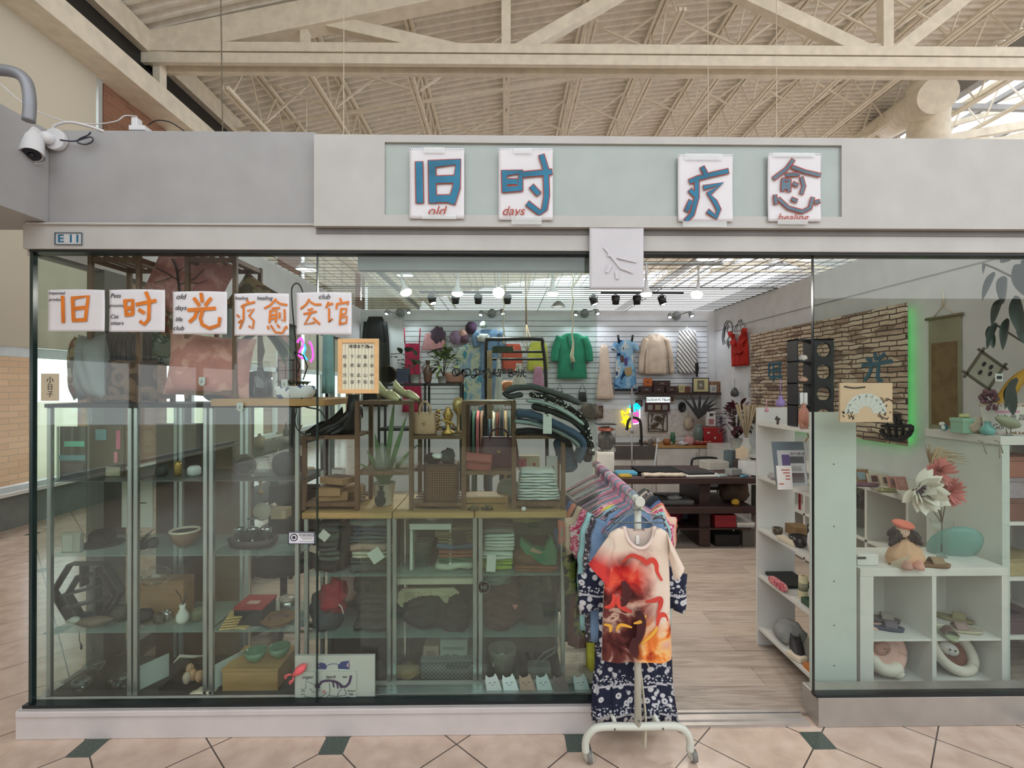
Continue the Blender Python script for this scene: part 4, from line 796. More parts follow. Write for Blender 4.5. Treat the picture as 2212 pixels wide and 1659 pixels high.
obj('basket',m,wood('wicker',(140,104,66),(110,78,48),20),th);obj('lining',lump(MB(),c+Vector((0,0,.008)),(.055,.055,.018),8,.2),mat((110,76,64),.9,var=.3),th)
th=thing('bamboo_coasters','bundle of split bamboo mats tied together on the low shelf','mat bundle',on(496,2.66,2));c=on(496,2.66,2)
for i in range(5):obj('bamboo_mat',MB(Matrix.Translation(c+Vector((.006*i,.005*i,.004+.012*i)))@Matrix.Rotation(.25,4,'Z')).box(-.038,.038,-.04,.05,-.003,.003),mat((206,176,122),.6,var=.12),th,bevel=.002)
item('bamboo_mat',MB(Matrix.Translation(on(530,2.67,2)+Vector((0,0,.003)))@Matrix.Rotation(-.1,4,'Z')).box(-.03,.03,-.04,.05,-.003,.003),mat((206,176,122),.6,var=.12),'single bamboo mat lying beside the bamboo bundle','mat')
c=on(545,2.72,3);th=thing('wooden_chest','plain yellow wooden chest on the third cabinet floor','chest',Vector((c.x,2.74,.147)))
x0_,x1_=PX(480,2.62),PX(600,2.62);obj('body',MB().box(x0_,x1_,2.625,2.86,.147,.245),PINE,th,bevel=.003);obj('lid',MB().box(x0_-.003,x1_+.003,2.622,2.863,.247,.262),PINE,th,bevel=.003)
JADE=mat((104,140,112),.2,var=.05,name='celadon')
for i,(px,Y)in enumerate(((553,2.70),(604,2.74))):
 q=Vector((PX(px,Y),Y,.2625));item('celadon_bowl',MB().lathe([(.024,0),(.028,.004),(.05,.03),(.057,.058),(.053,.058),(.045,.03),(.0001,.012)],q,26),JADE,('pale green celadon bowl on the wooden chest, left one','pale green celadon bowl on the wooden chest, right one')[i],'bowl')
item('folded_ribbon',MB(Matrix.Translation(on(440,2.62,3)+Vector((0,0,.002)))).prism([(-.06,0),(.06,0),(.05,.012),(-.03,.01)],-.02,.03),CREAM,'folded pale ribbon at the foot of the glass by the chest','ribbon')
item('brown_board',MB().box(PX(462,3.05),PX(542,3.05),3.04,3.06,.02,1.6),mat((128,106,84),.7,var=.1),'tall brown board standing behind the third cabinet','board')
item('brown_board',MB().box(PX(340,3.09),PX(450,3.09),3.08,3.10,.02,1.5),mat((92,74,64),.7,var=.1),'tall dark brown board standing behind the second cabinet','board')
# office chair behind the cabinets
q=Vector((-1.55,3.55,.0));th=thing('swivel_chair','black office chair seen through the third cabinet','chair',q)
obj('seat',lump(MB(),q+Vector((0,0,.44)),(.24,.24,.05),1,.02),BCL,th);obj('backrest',MB(Matrix.Translation(q+Vector((.0,.2,.78)))).box(-.2,.2,-.02,.02,-.22,.22),BCL,th,bevel=.03)
obj('post',MB().tube([q+Vector((0,0,.06)),q+Vector((0,0,.44))],.025),BLK,th);m=MB();[m.bar(q+Vector((0,0,.08)),q+Vector((.26*cos(a),.26*sin(a),.04)),.03)for a in(0,1.256,2.51,3.77,5.03)];obj('base',m,BLK,th)
for s in(-1,1):obj('armrest',MB().tube([q+Vector((s*.25,.1,.45)),q+Vector((s*.27,.08,.66)),q+Vector((s*.27,-.15,.67))],.018),BLK,th)
# ---------------------------------------------------------------- middle low cabinets with wooden boards
MC=2.70;MBk=3.08;ZMc=PZ(1119,MC);mx_=[PX(655,MC),PX(846,MC),PX(1032,MC),PX(1222,MC)]
zM=[PZ(1243,MC),PZ(1376,MC)]
for i,lab in enumerate(('low glass cabinet of folded jeans left of the sliding door joint','low glass cabinet in the middle with the carved plaque','low glass cabinet on the right with green and white clothes')):
 cb=cabinet(mx_[i]+.004,mx_[i+1]-.004,MC,MBk,0,ZMc,zM,lab,ALU,.004,None,.1);obj('back_panel',MB().box(mx_[i]+.01,mx_[i+1]-.01,MBk-.006,MBk-.002,.1,ZMc),mat((74,66,58),.6,name='brown_shade_back'),cb)  # brown panel added to stand for the shade behind the clothes
ZMT=ZMc+.005+.032
for i,(a,b,lab)in enumerate(((655,848,'left yellow wooden board on the low cabinets'),(850,1024,'middle yellow wooden board on the low cabinets'),(1026,1224,'right yellow wooden board on the low cabinets'))):
 item('wooden_board',MB().box(PX(a,MC),PX(b,MC),MC-.02,MBk+.06,ZMc+.005,ZMT-.001),wood('olive_pine',(196,160,104),(168,132,80),3,(1,8,8)),lab,'board',bevel=.003)
# stepped bamboo cube shelf
th=thing('cube_shelf','stepped brown bamboo frame shelf on the low cabinets','shelf',(PX(936,2.78),2.9,ZMT))
Yc=2.74;zl,zm,zh=PZ(940,Yc),PZ(1017,Yc),PZ(866,Yc);cxs=[658,772,889,1002,1110,1216];hs=[zl,zh,zh,zh,zh,zl]
for c_,h in zip(cxs,hs):
 for y in(Yc,Yc+.28):obj('post',MB().box(PX(c_,Yc)-.012,PX(c_,Yc)+.012,y-.012,y+.012,ZMT,h),BWOOD,th,bevel=.002)
def cshelf(i,z,solid=True):
 x0,x1=PX(cxs[i],Yc),PX(cxs[i+1],Yc);m=MB()
 for y in(Yc,Yc+.28):m.box(x0,x1,y-.01,y+.01,z-.02,z)
 obj('rail',m,BWOOD,th)
 for k in range(4):y=Yc+.04+k*.065;obj('slat',MB().box(x0,x1,y-.02,y+.02,z-.012,z),BWOOD,th)
for i,z in((0,zl),(0,ZMT+.04),(1,zh),(1,zm),(2,zl),(2,ZMT+.04),(3,zh),(3,zm),(4,zl),(4,ZMT+.04)):cshelf(i,z)
def sp_(px,Y,z):return Vector((PX(px,Y),Y,z))
# shoes
def pump(q,rz,m,label,L=.22,heel=.08,lm=None,ry=0):
 th=thing('high_heel',label,'shoe',q);T_=Matrix.Translation(q)
 mb=MB(T_);hz_=lambda t_:heel*(t_**1.5)
 secs=[];n=14
 for i in range(10):
  t_=i/9;x=-L/2+L*t_;w=(.012+.026*sin(pi*min(1,t_*1.6)))if t_<.4 else.034-.012*(t_-.4)
  hgt=.012+.03*sin(pi*min(.5,t_*1.2))if t_<.5 else.03+.03*((t_-.5)/.5)**2
  secs.append([(x,w*cos(2*pi*k/n),hz_(t_)+(hgt*max(0,sin(2*pi*k/n))**.7 if sin(2*pi*k/n)>0 else-.004))for k in range(n)])
 vs=[v for s_ in secs for v in s_];mb.add(vs,[(i*n+k,i*n+(k+1)%n,(i+1)*n+(k+1)%n,(i+1)*n+k)for i in range(9)for k in range(n)],True);obj('upper',mb,m,th)
 obj('heel',MB(T_).tube([(L/2-.012,0,heel),(L/2-.005,0,0)],[.017,.006],8),lm or m,th)
 th.rotation_euler=(0,ry,rz);return th
BLT=mat((20,22,22),.4,name='black_leather');GDL=mat((204,194,156),.4,.25,name='champagne_leather')
p0=pump(sp_(714,2.8,zl+.002),.3,BLT,'black high heel leaning at the left end of the black pair',.2,.09)
for i,(px,rz,lab)in enumerate(((730,.5,'black high heel lying second among the black shoes'),(746,.9,'black high heel standing nearest the tall frame'),(700,.1,'black slingback shoe at the far left of the shelf'))):dup(p0,sp_(px,2.82+.02*i,zl+.002),rz,lab)
item('black_boot',loft(MB(),[(PX(762,2.84)+d_,2.84,zl+z,rx,ry)for d_,z,rx,ry in((-.05,.0,.07,.04),(-.045,.03,.07,.042),(-.02,.07,.045,.04),(0,.12,.035,.036),(.01,.22,.036,.036))],18),BLT,'tall black boot behind the black high heels','boot')
p1=pump(sp_(840,2.78,zh+.002),pi-.5,GDL,'champagne gold wedge shoe on the tall frame, left one',.16,.055);dup(p1,sp_(880,2.90,zh+.002),pi-.35,'champagne gold wedge shoe on the tall frame, right one')
# tan handbag and things beside it
def handbag(q,w,h,d,m,label,hand=.06,hm=None,flap=False,rz=0,ry=0):
 th=thing('handbag',label,'bag',q);T_=Matrix.Translation(q)
 obj('body',loft(MB(T_),[(0,0,z*h,w/2*r,d/2*rr)for z,r,rr in((0,.93,.95),(.04,1,1),(.5,.97,.85),(.95,.86,.4),(1,.84,.3))],28,5),m,th)
 for s in(-1,1):
  if hand:obj('handle',MB(T_).tube([(x*w,s*d*.18,h+z*hand*1)for x,z in smooth([(-.22,-.4),(-.2,.5),(0,1),(.2,.5),(.22,-.4)])],.005,7),hm or m,th)
 if flap:obj('flap',MB(T_).grid(lambda u,v:((u-.5)*w*.98,-d/2*(.3+.75*min(1,v*1.5))-.004,h*(1.01-.5*v-.06*(1-(2*u-1)**2)*(1-v)*0)),10,8),m,th,solid=.004)
 obj('clasp',MB(T_).box(-.01,.01,-d/2-.008,-d/2-.002,h*.5,h*.56),GOLD,th,bevel=.001)
 th.rotation_euler=(0,ry,rz);return th
TAN=mat((196,156,126),.5,name='tan_leather')
handbag(sp_(918,2.80,zl+.002),.13,.12,.08,TAN,'tan leather tote with curved handles on the bamboo shelf',.06)
q=sp_(968,2.78,zl+.002);item('necklace_stand',MB().lathe([(.035,0),(.035,.012),(.012,.03),(.02,.08),(.03,.11),(.012,.14),(.012,.15)],q,18).tube([q+Vector((.035*cos(a),-.015+.01*sin(a),.03+.05*abs(sin(a/2))**.5))for a in[k*.4 for k in range(16)]],.006,6),GOLD,'gold necklace bust loaded with beads beside the tan tote','jewellery')
q=sp_(990,2.84,zl+.002);item('gold_pump',MB().lathe([(.02,0),(.008,.02),(.008,.1),(.03,.13),(.034,.17),(.02,.2),(.0001,.2)],q,16),mat((206,176,122),.3,.6),'tall gold ornament between the necklace stand and the frame','ornament')
q=sp_(946,2.82,zl+.002);item('gold_chain',MB().tube([q+Vector((.02*cos(a*2),0,.02+.006*a))for a in range(20)],.005,6),GOLD,'coiled gold chain hanging by the tan tote','chain')
# plant with long leaves
q=sp_(830,2.86,ZMT+.001);th=thing('amaryllis','white snowman-print pot with long strap leaves in the bamboo frame','plant',q)
obj('pot',pot(MB(),q,.05,.063,.125,28),CER,th);obj('soil',MB().lathe([(.054,.112),(.0001,.116)],q,16),SOIL,th)
m=MB();yy=q.y-.064
for cx_,cz_,r in((-.008,.035,.032),(-.004,.075,.022),(-.002,.105,.013)):m.ell((q.x+cx_,yy+.006,q.z+cz_),(r,.006,r))
m.box(q.x-.018,q.x+.014,yy,yy+.006,q.z+.112,q.z+.118);obj('snowman_print',m,mat((32,44,44),.7),th)
m=MB()
for dx,dz,L,w,dr in((.3,1,.42,.028,.12),(.12,1,.5,.03,.1),(-.35,1,.22,.03,.5),(.5,.9,.32,.022,.7),(-.15,1,.3,.035,.1),(-.5,.8,.2,.02,.9)):leaf(m,q+Vector((dx*.02,0,.11)),(dx,-.05,dz),L,w,dr,8,(0,1,0))
obj('foliage',m,mat((116,142,100),.4,var=.15,name='strap_leaf'),th)
q=sp_(826,2.80,zm+.002);item('glass_cone',MB().lathe([(.045,0),(.045,.05),(.02,.12),(.0001,.15)],q,20),mat((150,156,146),.2,alpha=.45),'clear pointed glass cloche on the middle bar','cloche')
item('glass_bowl',MB().lathe([(.03,0),(.05,.02),(.055,.06),(.05,.06),(.04,.02),(.0001,.01)],sp_(870,2.84,zm+.002),20),CLG,'clear glass bowl right of the cloche','bowl')
# kraft boxes
for i,(x,y,w,h,rz,Y)in enumerate(((722,1078,58,22,.25,2.82),(716,1056,50,20,.05,2.80),(732,1033,62,16,-.45,2.80),(764,1052,40,14,.3,2.9),(762,1072,46,22,.1,2.92))):
 ky=w*Y/F;b=sp_(x,Y,PZ(y+h/2,Y));b.z=max(b.z,ZMT+.042);h_=h*Y/F*.82
 th=thing('kraft_box','kraft cardboard box %s'%('at the bottom of the stack in the left frame','in the middle of the stack in the left frame','with brown window on top of the stack','tilted behind the box stack','with white side behind the box stack')[i],'box',b)
 T_=Matrix.Translation(b);obj('tray',MB(T_).box(-ky/2,ky/2,-.06,.06,0,h_),KRAFT,th,bevel=.002);obj('lid',MB(T_).box(-ky/2*.8,ky/2*.8,-.045,.045,h_,h_+.002),mat((92,62,52),.7)if i==2 else(CER if i==4 else KRAFT),th);th.rotation_euler=(0,0,rz)
boxy('pail',(716,1012,740,1028),2.9,.06,CER,'small white pail behind the kraft boxes','pail',[('rim',(-.04,.9,1.04,1.04),mat((160,150,140),.5))])
# woven brown box, black hats
q=sp_(955,2.80,ZMT+.042);
th=thing('woven_hamper','dark brown woven box with leather edges inside the bamboo frame','hamper',q)
obj('body',MB().box(q.x-.085,q.x+.085,2.74,2.92,q.z,q.z+.2),pat2('rattan_weave',[(60,38,30),(124,92,66)],'check',110,.6,rot=(0,pi/4,0)),th,bevel=.006);m=MB()
for x in(-.086,.086):m.box(q.x+x-.006,q.x+x+.006,2.734,2.745,q.z,q.z+.2)
for z in(0,.2):m.box(q.x-.09,q.x+.09,2.734,2.745,q.z+z-.006,q.z+z+.006)
obj('edging',m,mat((72,46,42),.4),th)
for i,(px,r,mm,lab)in enumerate(((935,(.05,.06,.03),BCL,'black knitted hat on top of the woven box, left one'),(968,(.04,.05,.045),mat((52,60,54),.9,var=.2),'dark green gauzy pouch on top of the woven box'),(946,(.03,.03,.016),WCL,'folded white cloth between the dark hats'))):
 item('cloth_bundle',lump(MB(),sp_(px,2.82-.02*i,ZMT+.243+(.03 if i==2 else 0)),r,i+3,.2),mm,lab,'cloth bundle')
# handbags on the fourth frame
handbag(sp_(1078,2.88,zm+.002),.23,.17,.1,mat((84,34,48),.4,name='burgundy_leather'),'large burgundy handbag in the bamboo frame',.05)
handbag(sp_(1030,2.77,zm+.002),.16,.09,.06,mat((150,72,66),.45,name='rust_leather'),'small rust red satchel in front of the burgundy handbag',0,flap=True,ry=.1)
th=boxy('wooden_tray',(1004,1074,1098,1100),2.82,.16,PINE,'pale wooden slatted tray under the handbag shelf','tray',[('groove',(.02,.45,.98,.55),mat((120,90,54),.7))])
for i,(px,lab)in enumerate(((1022,'brown twisted sandal on the board, left one'),(1052,'dark brown sandal on the board, right one'))):
 q=sp_(px,2.735,ZMT+.001);th=thing('sandal',lab,'sandal',q);obj('sole',loft(MB(),[(q.x,q.y,q.z,.032,.02),(q.x,q.y,q.z+.01,.034,.021)],18,2.6),mat((96,76,46)if i==0 else(28,26,26),.6),th)
 obj('strap',MB().tube([q+Vector((x,-.018+.0*x,z))for x,z in((-.02,.008),(0,.03),(.02,.012))]+[q+Vector((.022,.01,.012))],.007,7),mat((104,96,64),.7),th)
# folded pale jeans in the fifth frame
q0,q1=PX(1118,2.78),PX(1208,2.78)
for i in range(5):
 item('folded_trousers',folded(MB(),q0+.004*i,q1-.006*i,2.75,2.95,ZMT+.044+i*.032,.031,i,2),cloth((204,212,206)if i%2 else(190,202,198)),'pale folded jeans in the right bamboo frame, %s of the pile'%('bottom','second','middle','fourth','top')[i],'folded jeans')
item('denim_bag',lump(MB(),sp_(1098,2.96,ZMT+.002),(.07,.05,.07),9,.08),cloth((150,152,142)),'pale grey cloth bag slumped behind the frame post','bag')
boxy('printed_bag',(1118,985,1166,1015),3.0,.05,mat((214,196,168),.7),'cream paper bag with a pink bow print behind the jeans','bag',[('pink_bow',(.05,.2,.4,.8),mat((206,92,116),.6)),('bow_knot',(.19,.4,.27,.62),mat((160,40,70),.6)),('red_blot',(.7,.3,.8,.5),mat((190,70,90),.6))])
item('spool',lump(MB(),sp_(1131,2.70,ZMT+.001),(.013,.012,.013),1,.1),WCL,'tiny white crumpled tissue on the board edge','tissue')
boxy('white_tag',(1180,985,1204,1040),2.965,.004,CER,'white swing tag above the pale jeans','tag',[('tag_label',(.3,.1,.7,.6),mat((150,142,92),.5))])
# overflowing jeans heap on the fourth and fifth frames
def sheetcloth(pts,w,th_,m,label,Y,seed=0,name='draped_jeans',cat='jeans',wd=.12):
 """cloth slab running along photo points pts (px,py) at depth Y, wd deep"""
 path=[P(a,b,Y)for a,b in smooth(pts,5)];mb=MB();n=len(path);vs=[];K=16
 for i,p in enumerate(path):
  d=(path[min(i+1,n-1)]-path[max(0,i-1)]).normalized();nr=Vector((-d.z,0,d.x))
  for k in range(K):
   a=2*pi*k/K;ca,sa=cos(a),sin(a);yy=abs(ca)**.4*(1 if ca>0 else-1)
   wv=1+.35*NZ.noise(Vector((i*.35,k*.7,seed)))
   e=.6 if i in(0,n-1)else 1
   vs.append(p+Vector((0,wd/2+yy*wd/2*(1+.15*NZ.noise(Vector((i*.4,seed,1)))),0))+nr*th_/2*sa*wv*e)
 mb.add(vs,[(i*K+k,i*K+(k+1)%K,(i+1)*K+(k+1)%K,(i+1)*K+k)for i in range(n-1)for k in range(K)],True)
 for q in([k for k in range(K)][::-1],[(n-1)*K+k for k in range(K)]):mb.f.append(q);mb.mi.append(0);mb.sm.append(False)
 return obj(name,mb,m,label=label,cat=cat)
DOT=pat2('black_white_shell_print',[(226,224,214),(28,28,28)],'voro',60,thr=(.32,))
sheetcloth([(1112,935),(1150,932),(1200,942),(1236,965)],0,.03,BCL,'black jeans at the bottom of the overflowing heap',2.72,1)
sheetcloth([(1112,910),(1150,915),(1200,930),(1245,955),(1262,985)],0,.028,cloth((150,164,166)),'light blue-grey jeans low in the overflowing heap',2.70,2)
sheetcloth([(1114,893),(1150,898),(1195,915),(1235,935),(1262,958),(1250,1000)],0,.045,JEAN,'blue jeans with frayed hem drooping from the heap',2.68,3,wd=.15)
sheetcloth([(1210,945),(1226,985),(1232,1020)],0,.09,JEAN,'dark blue jeans leg hanging below the heap',2.76,4,wd=.06)
sheetcloth([(1150,878),(1195,890),(1240,910),(1268,935)],0,.035,mat((44,52,52),.8),'dark teal trousers in the middle of the heap',2.71,5)
sheetcloth([(1138,866),(1180,872),(1225,892),(1262,918)],0,.02,cloth((168,186,180)),'pale mint cloth edge above the dark teal trousers',2.68,6)
sheetcloth([(1145,852),(1185,860),(1225,878),(1262,905),(1276,950),(1282,985)],0,.03,DOT,'black and white shell-print trousers sliding off the heap',2.69,7)
sheetcloth([(1092,845),(1115,838),(1150,836),(1185,845),(1225,858),(1255,872)],0,.034,JEANG,'charcoal jeans with pale seams on top of the heap',2.70,8)
sheetcloth([(1088,846),(1100,856),(1130,852)],0,.028,JEANG,'charcoal jeans leg curled over the left of the heap',2.72,9)
sheetcloth([(1258,935),(1268,970),(1272,998)],0,.05,BCL,'black fringed shawl hanging at the right of the heap',2.72,10,'shawl','shawl',.06)
boxy('swing_tag',(1173,895,1192,937),2.665,.002,CER,'blank white swing tag hanging on the blue jeans','tag',[('tag_hole',(.4,.9,.6,.96),BLK)])
# contents of the low cabinets
zb_=.1
def stack(px0,px1,Y,z0,cols,labels,h=.03,dep=.2,cat='folded clothes',name='folded_jeans',jit=.012):
 rr=random.Random(int(px0));z=z0
 for i,(c_,l_)in enumerate(zip(cols,labels)):
  hh=h*rr.uniform(.75,1.35);o_=rr.uniform(-jit,jit);m_=c_ if isinstance(c_,bpy.types.Material)else cloth(c_)
  item(name,folded(MB(),PX(px0,Y)+o_,PX(px1,Y)+o_,Y+rr.uniform(0,.025),Y+dep,z,hh,i+px0,2 if i%3 else 1),m_,l_,cat);z+=hh
 return z
on_=['bottom','second','third','fourth','fifth','sixth','seventh','top']
def labs(s,n):return[s%(on_[i]if i<n-1 else 'top')for i in range(n)]
zc=zM[0]+.002
stack(755,835,2.73,zc,[JEANG,(86,96,92),(206,200,178),(176,146,132),(86,98,102),JEAN,(120,132,128),(96,110,106)],labs('folded garment, %s of the mixed pile in the left low cabinet',8),.036)
stack(682,728,2.74,zc,[BCL,(96,104,96),JEANG,(88,96,92),(76,84,90)],labs('folded trousers, %s of the dark pile at the far left of the low cabinet',5),.05)
item('trouser_leg',loft(MB(),[(PX(738,2.76)+.02*sin(i),2.82,zc+.26-i*.05,.035,.05)for i in range(6)],16,2.4,5,.1),cloth((64,62,60)),'dark trousers hanging between the two piles','trousers')
for i,(px,py,rz,lab)in enumerate(((700,1157,.7,'small white price tag on the dark pile'),(812,1200,-.6,'square white swing tag on the mixed pile'),(992,1162,-.2,'black square label in front of the middle cabinet khaki'),(1061,1217,.05,'white barcode tag on the lime pile'))):
 w=(.05,.07,.075,.05)[i];m=MB(Matrix.Translation(at(px,py,2.715))@Matrix.Rotation(rz,4,'Y'));m.box(-w/2,w/2,-.001,.001,-w*(.5,.5,.5,.9)[i],w*(.5,.5,.5,.9)[i])
 item('price_tag',m,BLK if i==2 else CER,lab,'tag')
zd=zM[1]+.002
stack(765,840,2.75,zd,[(50,52,50),(46,48,46),(54,56,54),(48,50,48)],labs('folded charcoal jeans, %s of the pile on the lower left shelf',4),.07)
item('red_cloth',lump(MB(),sp_(722,2.78,zd+.11),(.07,.06,.09),4,.35),cloth((150,40,54)),'crumpled crimson cloth on the lower left shelf','cloth')
item('pink_cloth',lump(MB(),sp_(745,2.88,zd+.13),(.08,.06,.09),6,.2),cloth((186,150,144)),'pale pink garment heaped behind the crimson cloth','cloth')
item('blue_cloth',lump(MB(),sp_(708,2.82,zd),(.09,.08,.12),7,.2),cloth((62,72,82)),'slate blue garment under the crimson cloth','cloth')
item('white_strap',MB().tube([at(732,1305,2.72),at(738,1312,2.72),at(742,1326,2.72)],.003,6),CER,'white strap end hanging from the crimson cloth','strap')
item('dotted_cloth',lump(MB(),sp_(760,2.76,zb_+.005),(.16,.08,.09),2,.18),pat2('dotted_black',[(150,146,136),(42,44,42)],'voro',70,thr=(.16,)),'black dotted cloth heaped at the bottom of the left low cabinet','cloth')
# middle cabinet
x0_,x1_=PX(884,2.76),PX(975,2.76)
th=thing('white_shelf_box','white wall shelf resting on top inside the middle low cabinet','shelf',((x0_+x1_)/2,2.85,zc+.2));obj('board',MB().box(x0_,x1_,2.76,2.98,PZ(1144,2.76),PZ(1131,2.76)),CER,th,bevel=.003)
obj('leg',MB().box(x0_,x0_+.015,2.78,2.96,zc,PZ(1144,2.76)),CER,th);obj('leg',MB().box(x1_-.015,x1_,2.78,2.96,zc,PZ(1144,2.76)),CER,th)
item('boat_bowl',loft(MB(),[(PX(935,2.84),2.84,PZ(1131,2.76)+.001+z,rx,.03)for z,rx in((0,.03),(.01,.045),(.02,.055))],20),CER,'white boat-shaped bowl on the white shelf','bowl')
item('bucket',MB().lathe([(.05,0),(.065,.14),(.07,.14),(.06,.13),(.0001,.02)],sp_(912,2.88,zc),22),mat((120,122,118),.6),'grey bucket of hooks inside the middle low cabinet','bucket')
stack(942,1024,2.75,zc,[(196,196,180),(62,110,84),(150,92,74),(92,112,138),(136,122,92),(140,126,96),(132,118,88)],['cream folded cloth at the bottom of the middle cabinet pile','green folded cloth in the middle cabinet pile','terracotta folded cloth in the middle cabinet pile','blue folded cloth in the middle cabinet pile','khaki folded trousers low in the middle cabinet pile','khaki folded trousers in the middle cabinet pile','khaki folded trousers on top of the middle cabinet pile'],.031,.2,'folded clothes','folded_cloth')
item('white_plank',MB().box(PX(852,2.74),PX(1026,2.74),2.74,2.99,PZ(1262,2.74),PZ(1249,2.74)),mat((206,198,178),.6),'pale wooden plank just under the middle cabinet shelf','plank',bevel=.003)
th=thing('carved_plaque','cream carved relief plaque with notched corners in the middle cabinet','plaque',at(926,1312,2.80));pl=[(870,1272),(980,1270),(992,1280),(992,1300),(980,1312),(866,1312),(858,1302),(860,1280)]
obj('panel',MB().prism([(lambda q:(q.x,q.z))(at(a,b,2.80))for a,b in pl],2.80,2.82),mat((206,194,164),.6),th,bevel=.002)
obj('relief',MB().grid(lambda u,v:(lambda q:(q.x,q.y-.012*abs(NZ.noise(Vector((u*14,v*6,2))))-.001,q.z))(at(874+u*104,1306-v*28,2.80)),50,16),mat((196,182,150),.6,var=.2),th)
th=thing('black_cloth','black garment folded over itself on the lower middle shelf','cloth',sp_(936,2.82,zd));obj('fold',lump(MB(),sp_(925,2.84,zd),(.16,.09,.11),12,.1),BCL,th);obj('corner_fold',lump(MB(),sp_(985,2.80,zd),(.08,.07,.1),13,.2),BCL,th)
th=thing('grid_crate','grey plastic mesh crate on the floor of the middle cabinet','crate',sp_(965,2.84,zb_));x0_,x1_=PX(910,2.76),PX(1026,2.76)
obj('body',MB().box(x0_,x1_,2.76,2.98,zb_+.022,zb_+.12),pat2('mesh_grey',[(60,62,60),(124,128,122)],'check',90,.6),th,bevel=.004);obj('rim',MB().box(x0_-.004,x1_+.004,2.755,2.985,zb_+.115,zb_+.13),mat((128,132,126),.5),th,bevel=.003)
obj('grip',MB().box((x0_+x1_)/2-.01,x1_-.03,2.753,2.757,zb_+.08,zb_+.1),BLK,th)
boxy('packet',(914,1396,948,1448),2.80,.1,mat((168,140,124),.6),'pinkish packet standing in the mesh crate','packet',[('picture',(.2,.35,.8,.8),mat((140,110,104),.6))])
boxy('packet',(950,1382,1010,1452),2.80,.14,mat((166,172,164),.5),'large pale packet of cat litter standing in the mesh crate','packet',[('print_block',(.15,.3,.35,.55),mat((96,104,100),.6)),('print_block',(.45,.3,.65,.55),mat((96,104,100),.6)),('print_band',(.1,.7,.9,.78),mat((130,140,136),.6))])
item('orange_rag',lump(MB(),sp_(880,2.8,zb_+.022),(.07,.06,.03),5,.2),mat((150,116,74),.8),'tan rag on the middle cabinet floor left of the crate','rag')
# right cabinet
stack(1042,1108,2.74,zc,[(150,176,70),(160,188,76),(206,210,202),(200,206,198),(210,212,204),(196,202,196),(126,128,122),(90,86,82)],['lime green folded cloth, bottom of the right cabinet pile','bright lime folded cloth above the bottom one','white folded jeans above the lime cloth','white folded jeans second above the lime cloth','white folded jeans third above the lime cloth','white folded jeans fourth above the lime cloth','grey folded jeans under the top of the right cabinet pile','dark grey folded jeans topmost in the right cabinet'],.03)
item('orange_cloth',folded(MB(),PX(1112,2.76),PX(1205,2.76),2.74,2.95,zc,.03,3,2),cloth((150,90,58)),'orange-brown cloth folded at the bottom right of the cabinet','cloth')
item('brown_cloth',lump(MB(),sp_(1140,2.8,zc+.03),(.08,.07,.05),3,.2),cloth((110,78,60)),'brown cloth heaped on the orange-brown cloth','cloth')
th=thing('green_bag','jade green cloth bag draped in the right low cabinet','bag',sp_(1168,2.76,zc+.03));obj('body',MB().prism([(lambda q:(q.x,q.z))(at(a,b,2.74))for a,b in((1126,1165),(1150,1185),(1178,1190),(1192,1160),(1204,1190),(1204,1222),(1175,1222),(1140,1205),(1122,1180))],2.74,2.82),cloth((74,134,100)),th,bevel=.01)
obj('pocket',MB().prism([(lambda q:(q.x,q.z))(at(a,b,2.736))for a,b in((1150,1182),(1172,1194),(1164,1196),(1144,1190))],2.732,2.738),mat((180,150,120),.7),th)
item('yellow_cloth',lump(MB(),sp_(1130,2.88,zc+.245),(.12,.07,.03),5,.2),cloth((140,148,60)),'mustard yellow cloth under the cabinet top','cloth')
item('dark_stand',MB().box(PX(1042,2.9),PX(1206,2.9),2.88,2.98,zc+.16,zc+.245),mat((70,78,66),.7),'dark green box carrying the mustard cloth','box',bevel=.004)
item('maroon_cloth',lump(MB(),sp_(1085,2.82,zd),(.12,.09,.16),21,.15),cloth((84,58,54)),'maroon garment heaped on the lower right shelf','cloth')
item('grey_cloth',lump(MB(),sp_(1160,2.86,zd),(.11,.07,.2),22,.12),cloth((66,62,60)),'dark grey garment heaped on the lower right shelf','cloth')
item('pale_cloth',lump(MB(),sp_(1072,2.78,zd+.25),(.08,.05,.04),23,.2),cloth((110,120,114)),'pale grey-green cloth on top of the maroon garment','cloth')
q=at(1045,1268,2.70);th=thing('greeting_tag','round dark tag reading Hi on the right low cabinet','tag',q);obj('disc',MB().tube([q,q+Vector((0,-.004,0))],.033,24),mat((56,54,52),.6),th);obj('rim',MB(Matrix.Translation(q+Vector((0,-.004,0)))@Matrix.Rotation(pi/2,4,'X')).lathe([(.03,0),(.034,.002),(.034,-.002),(.03,0)],(0,0,0),24),mat((130,134,128),.6),th);text('Hi',.035,mat((160,162,156),.6),q+Vector((0,-.006,0)),th)
q=at(1113,1310,2.715);m=MB(Matrix.Translation(q));m.prism([(0,-.016),(.014,.004),(.01,.013),(0,.006),(-.01,.013),(-.014,.004)],-.003,0);item('heart_charm',m,mat((206,120,116),.5),'tiny pink heart charm hanging in the right low cabinet','charm')
boxy('metal_comb_rack',(1168,1245,1192,1292),2.80,.05,DRK,'small dark rack of pins on the lower right shelf','rack',[('pin',(.5,.4,.54,1.0),SILV),('pin',(.7,.4,.74,1.1),SILV),('pin',(.88,.4,.92,.9),SILV)])
c=sp_(1085,2.82,zb_+.022);th=thing('wire_basket','round woven basket with looped handle on the right cabinet floor','basket',c)
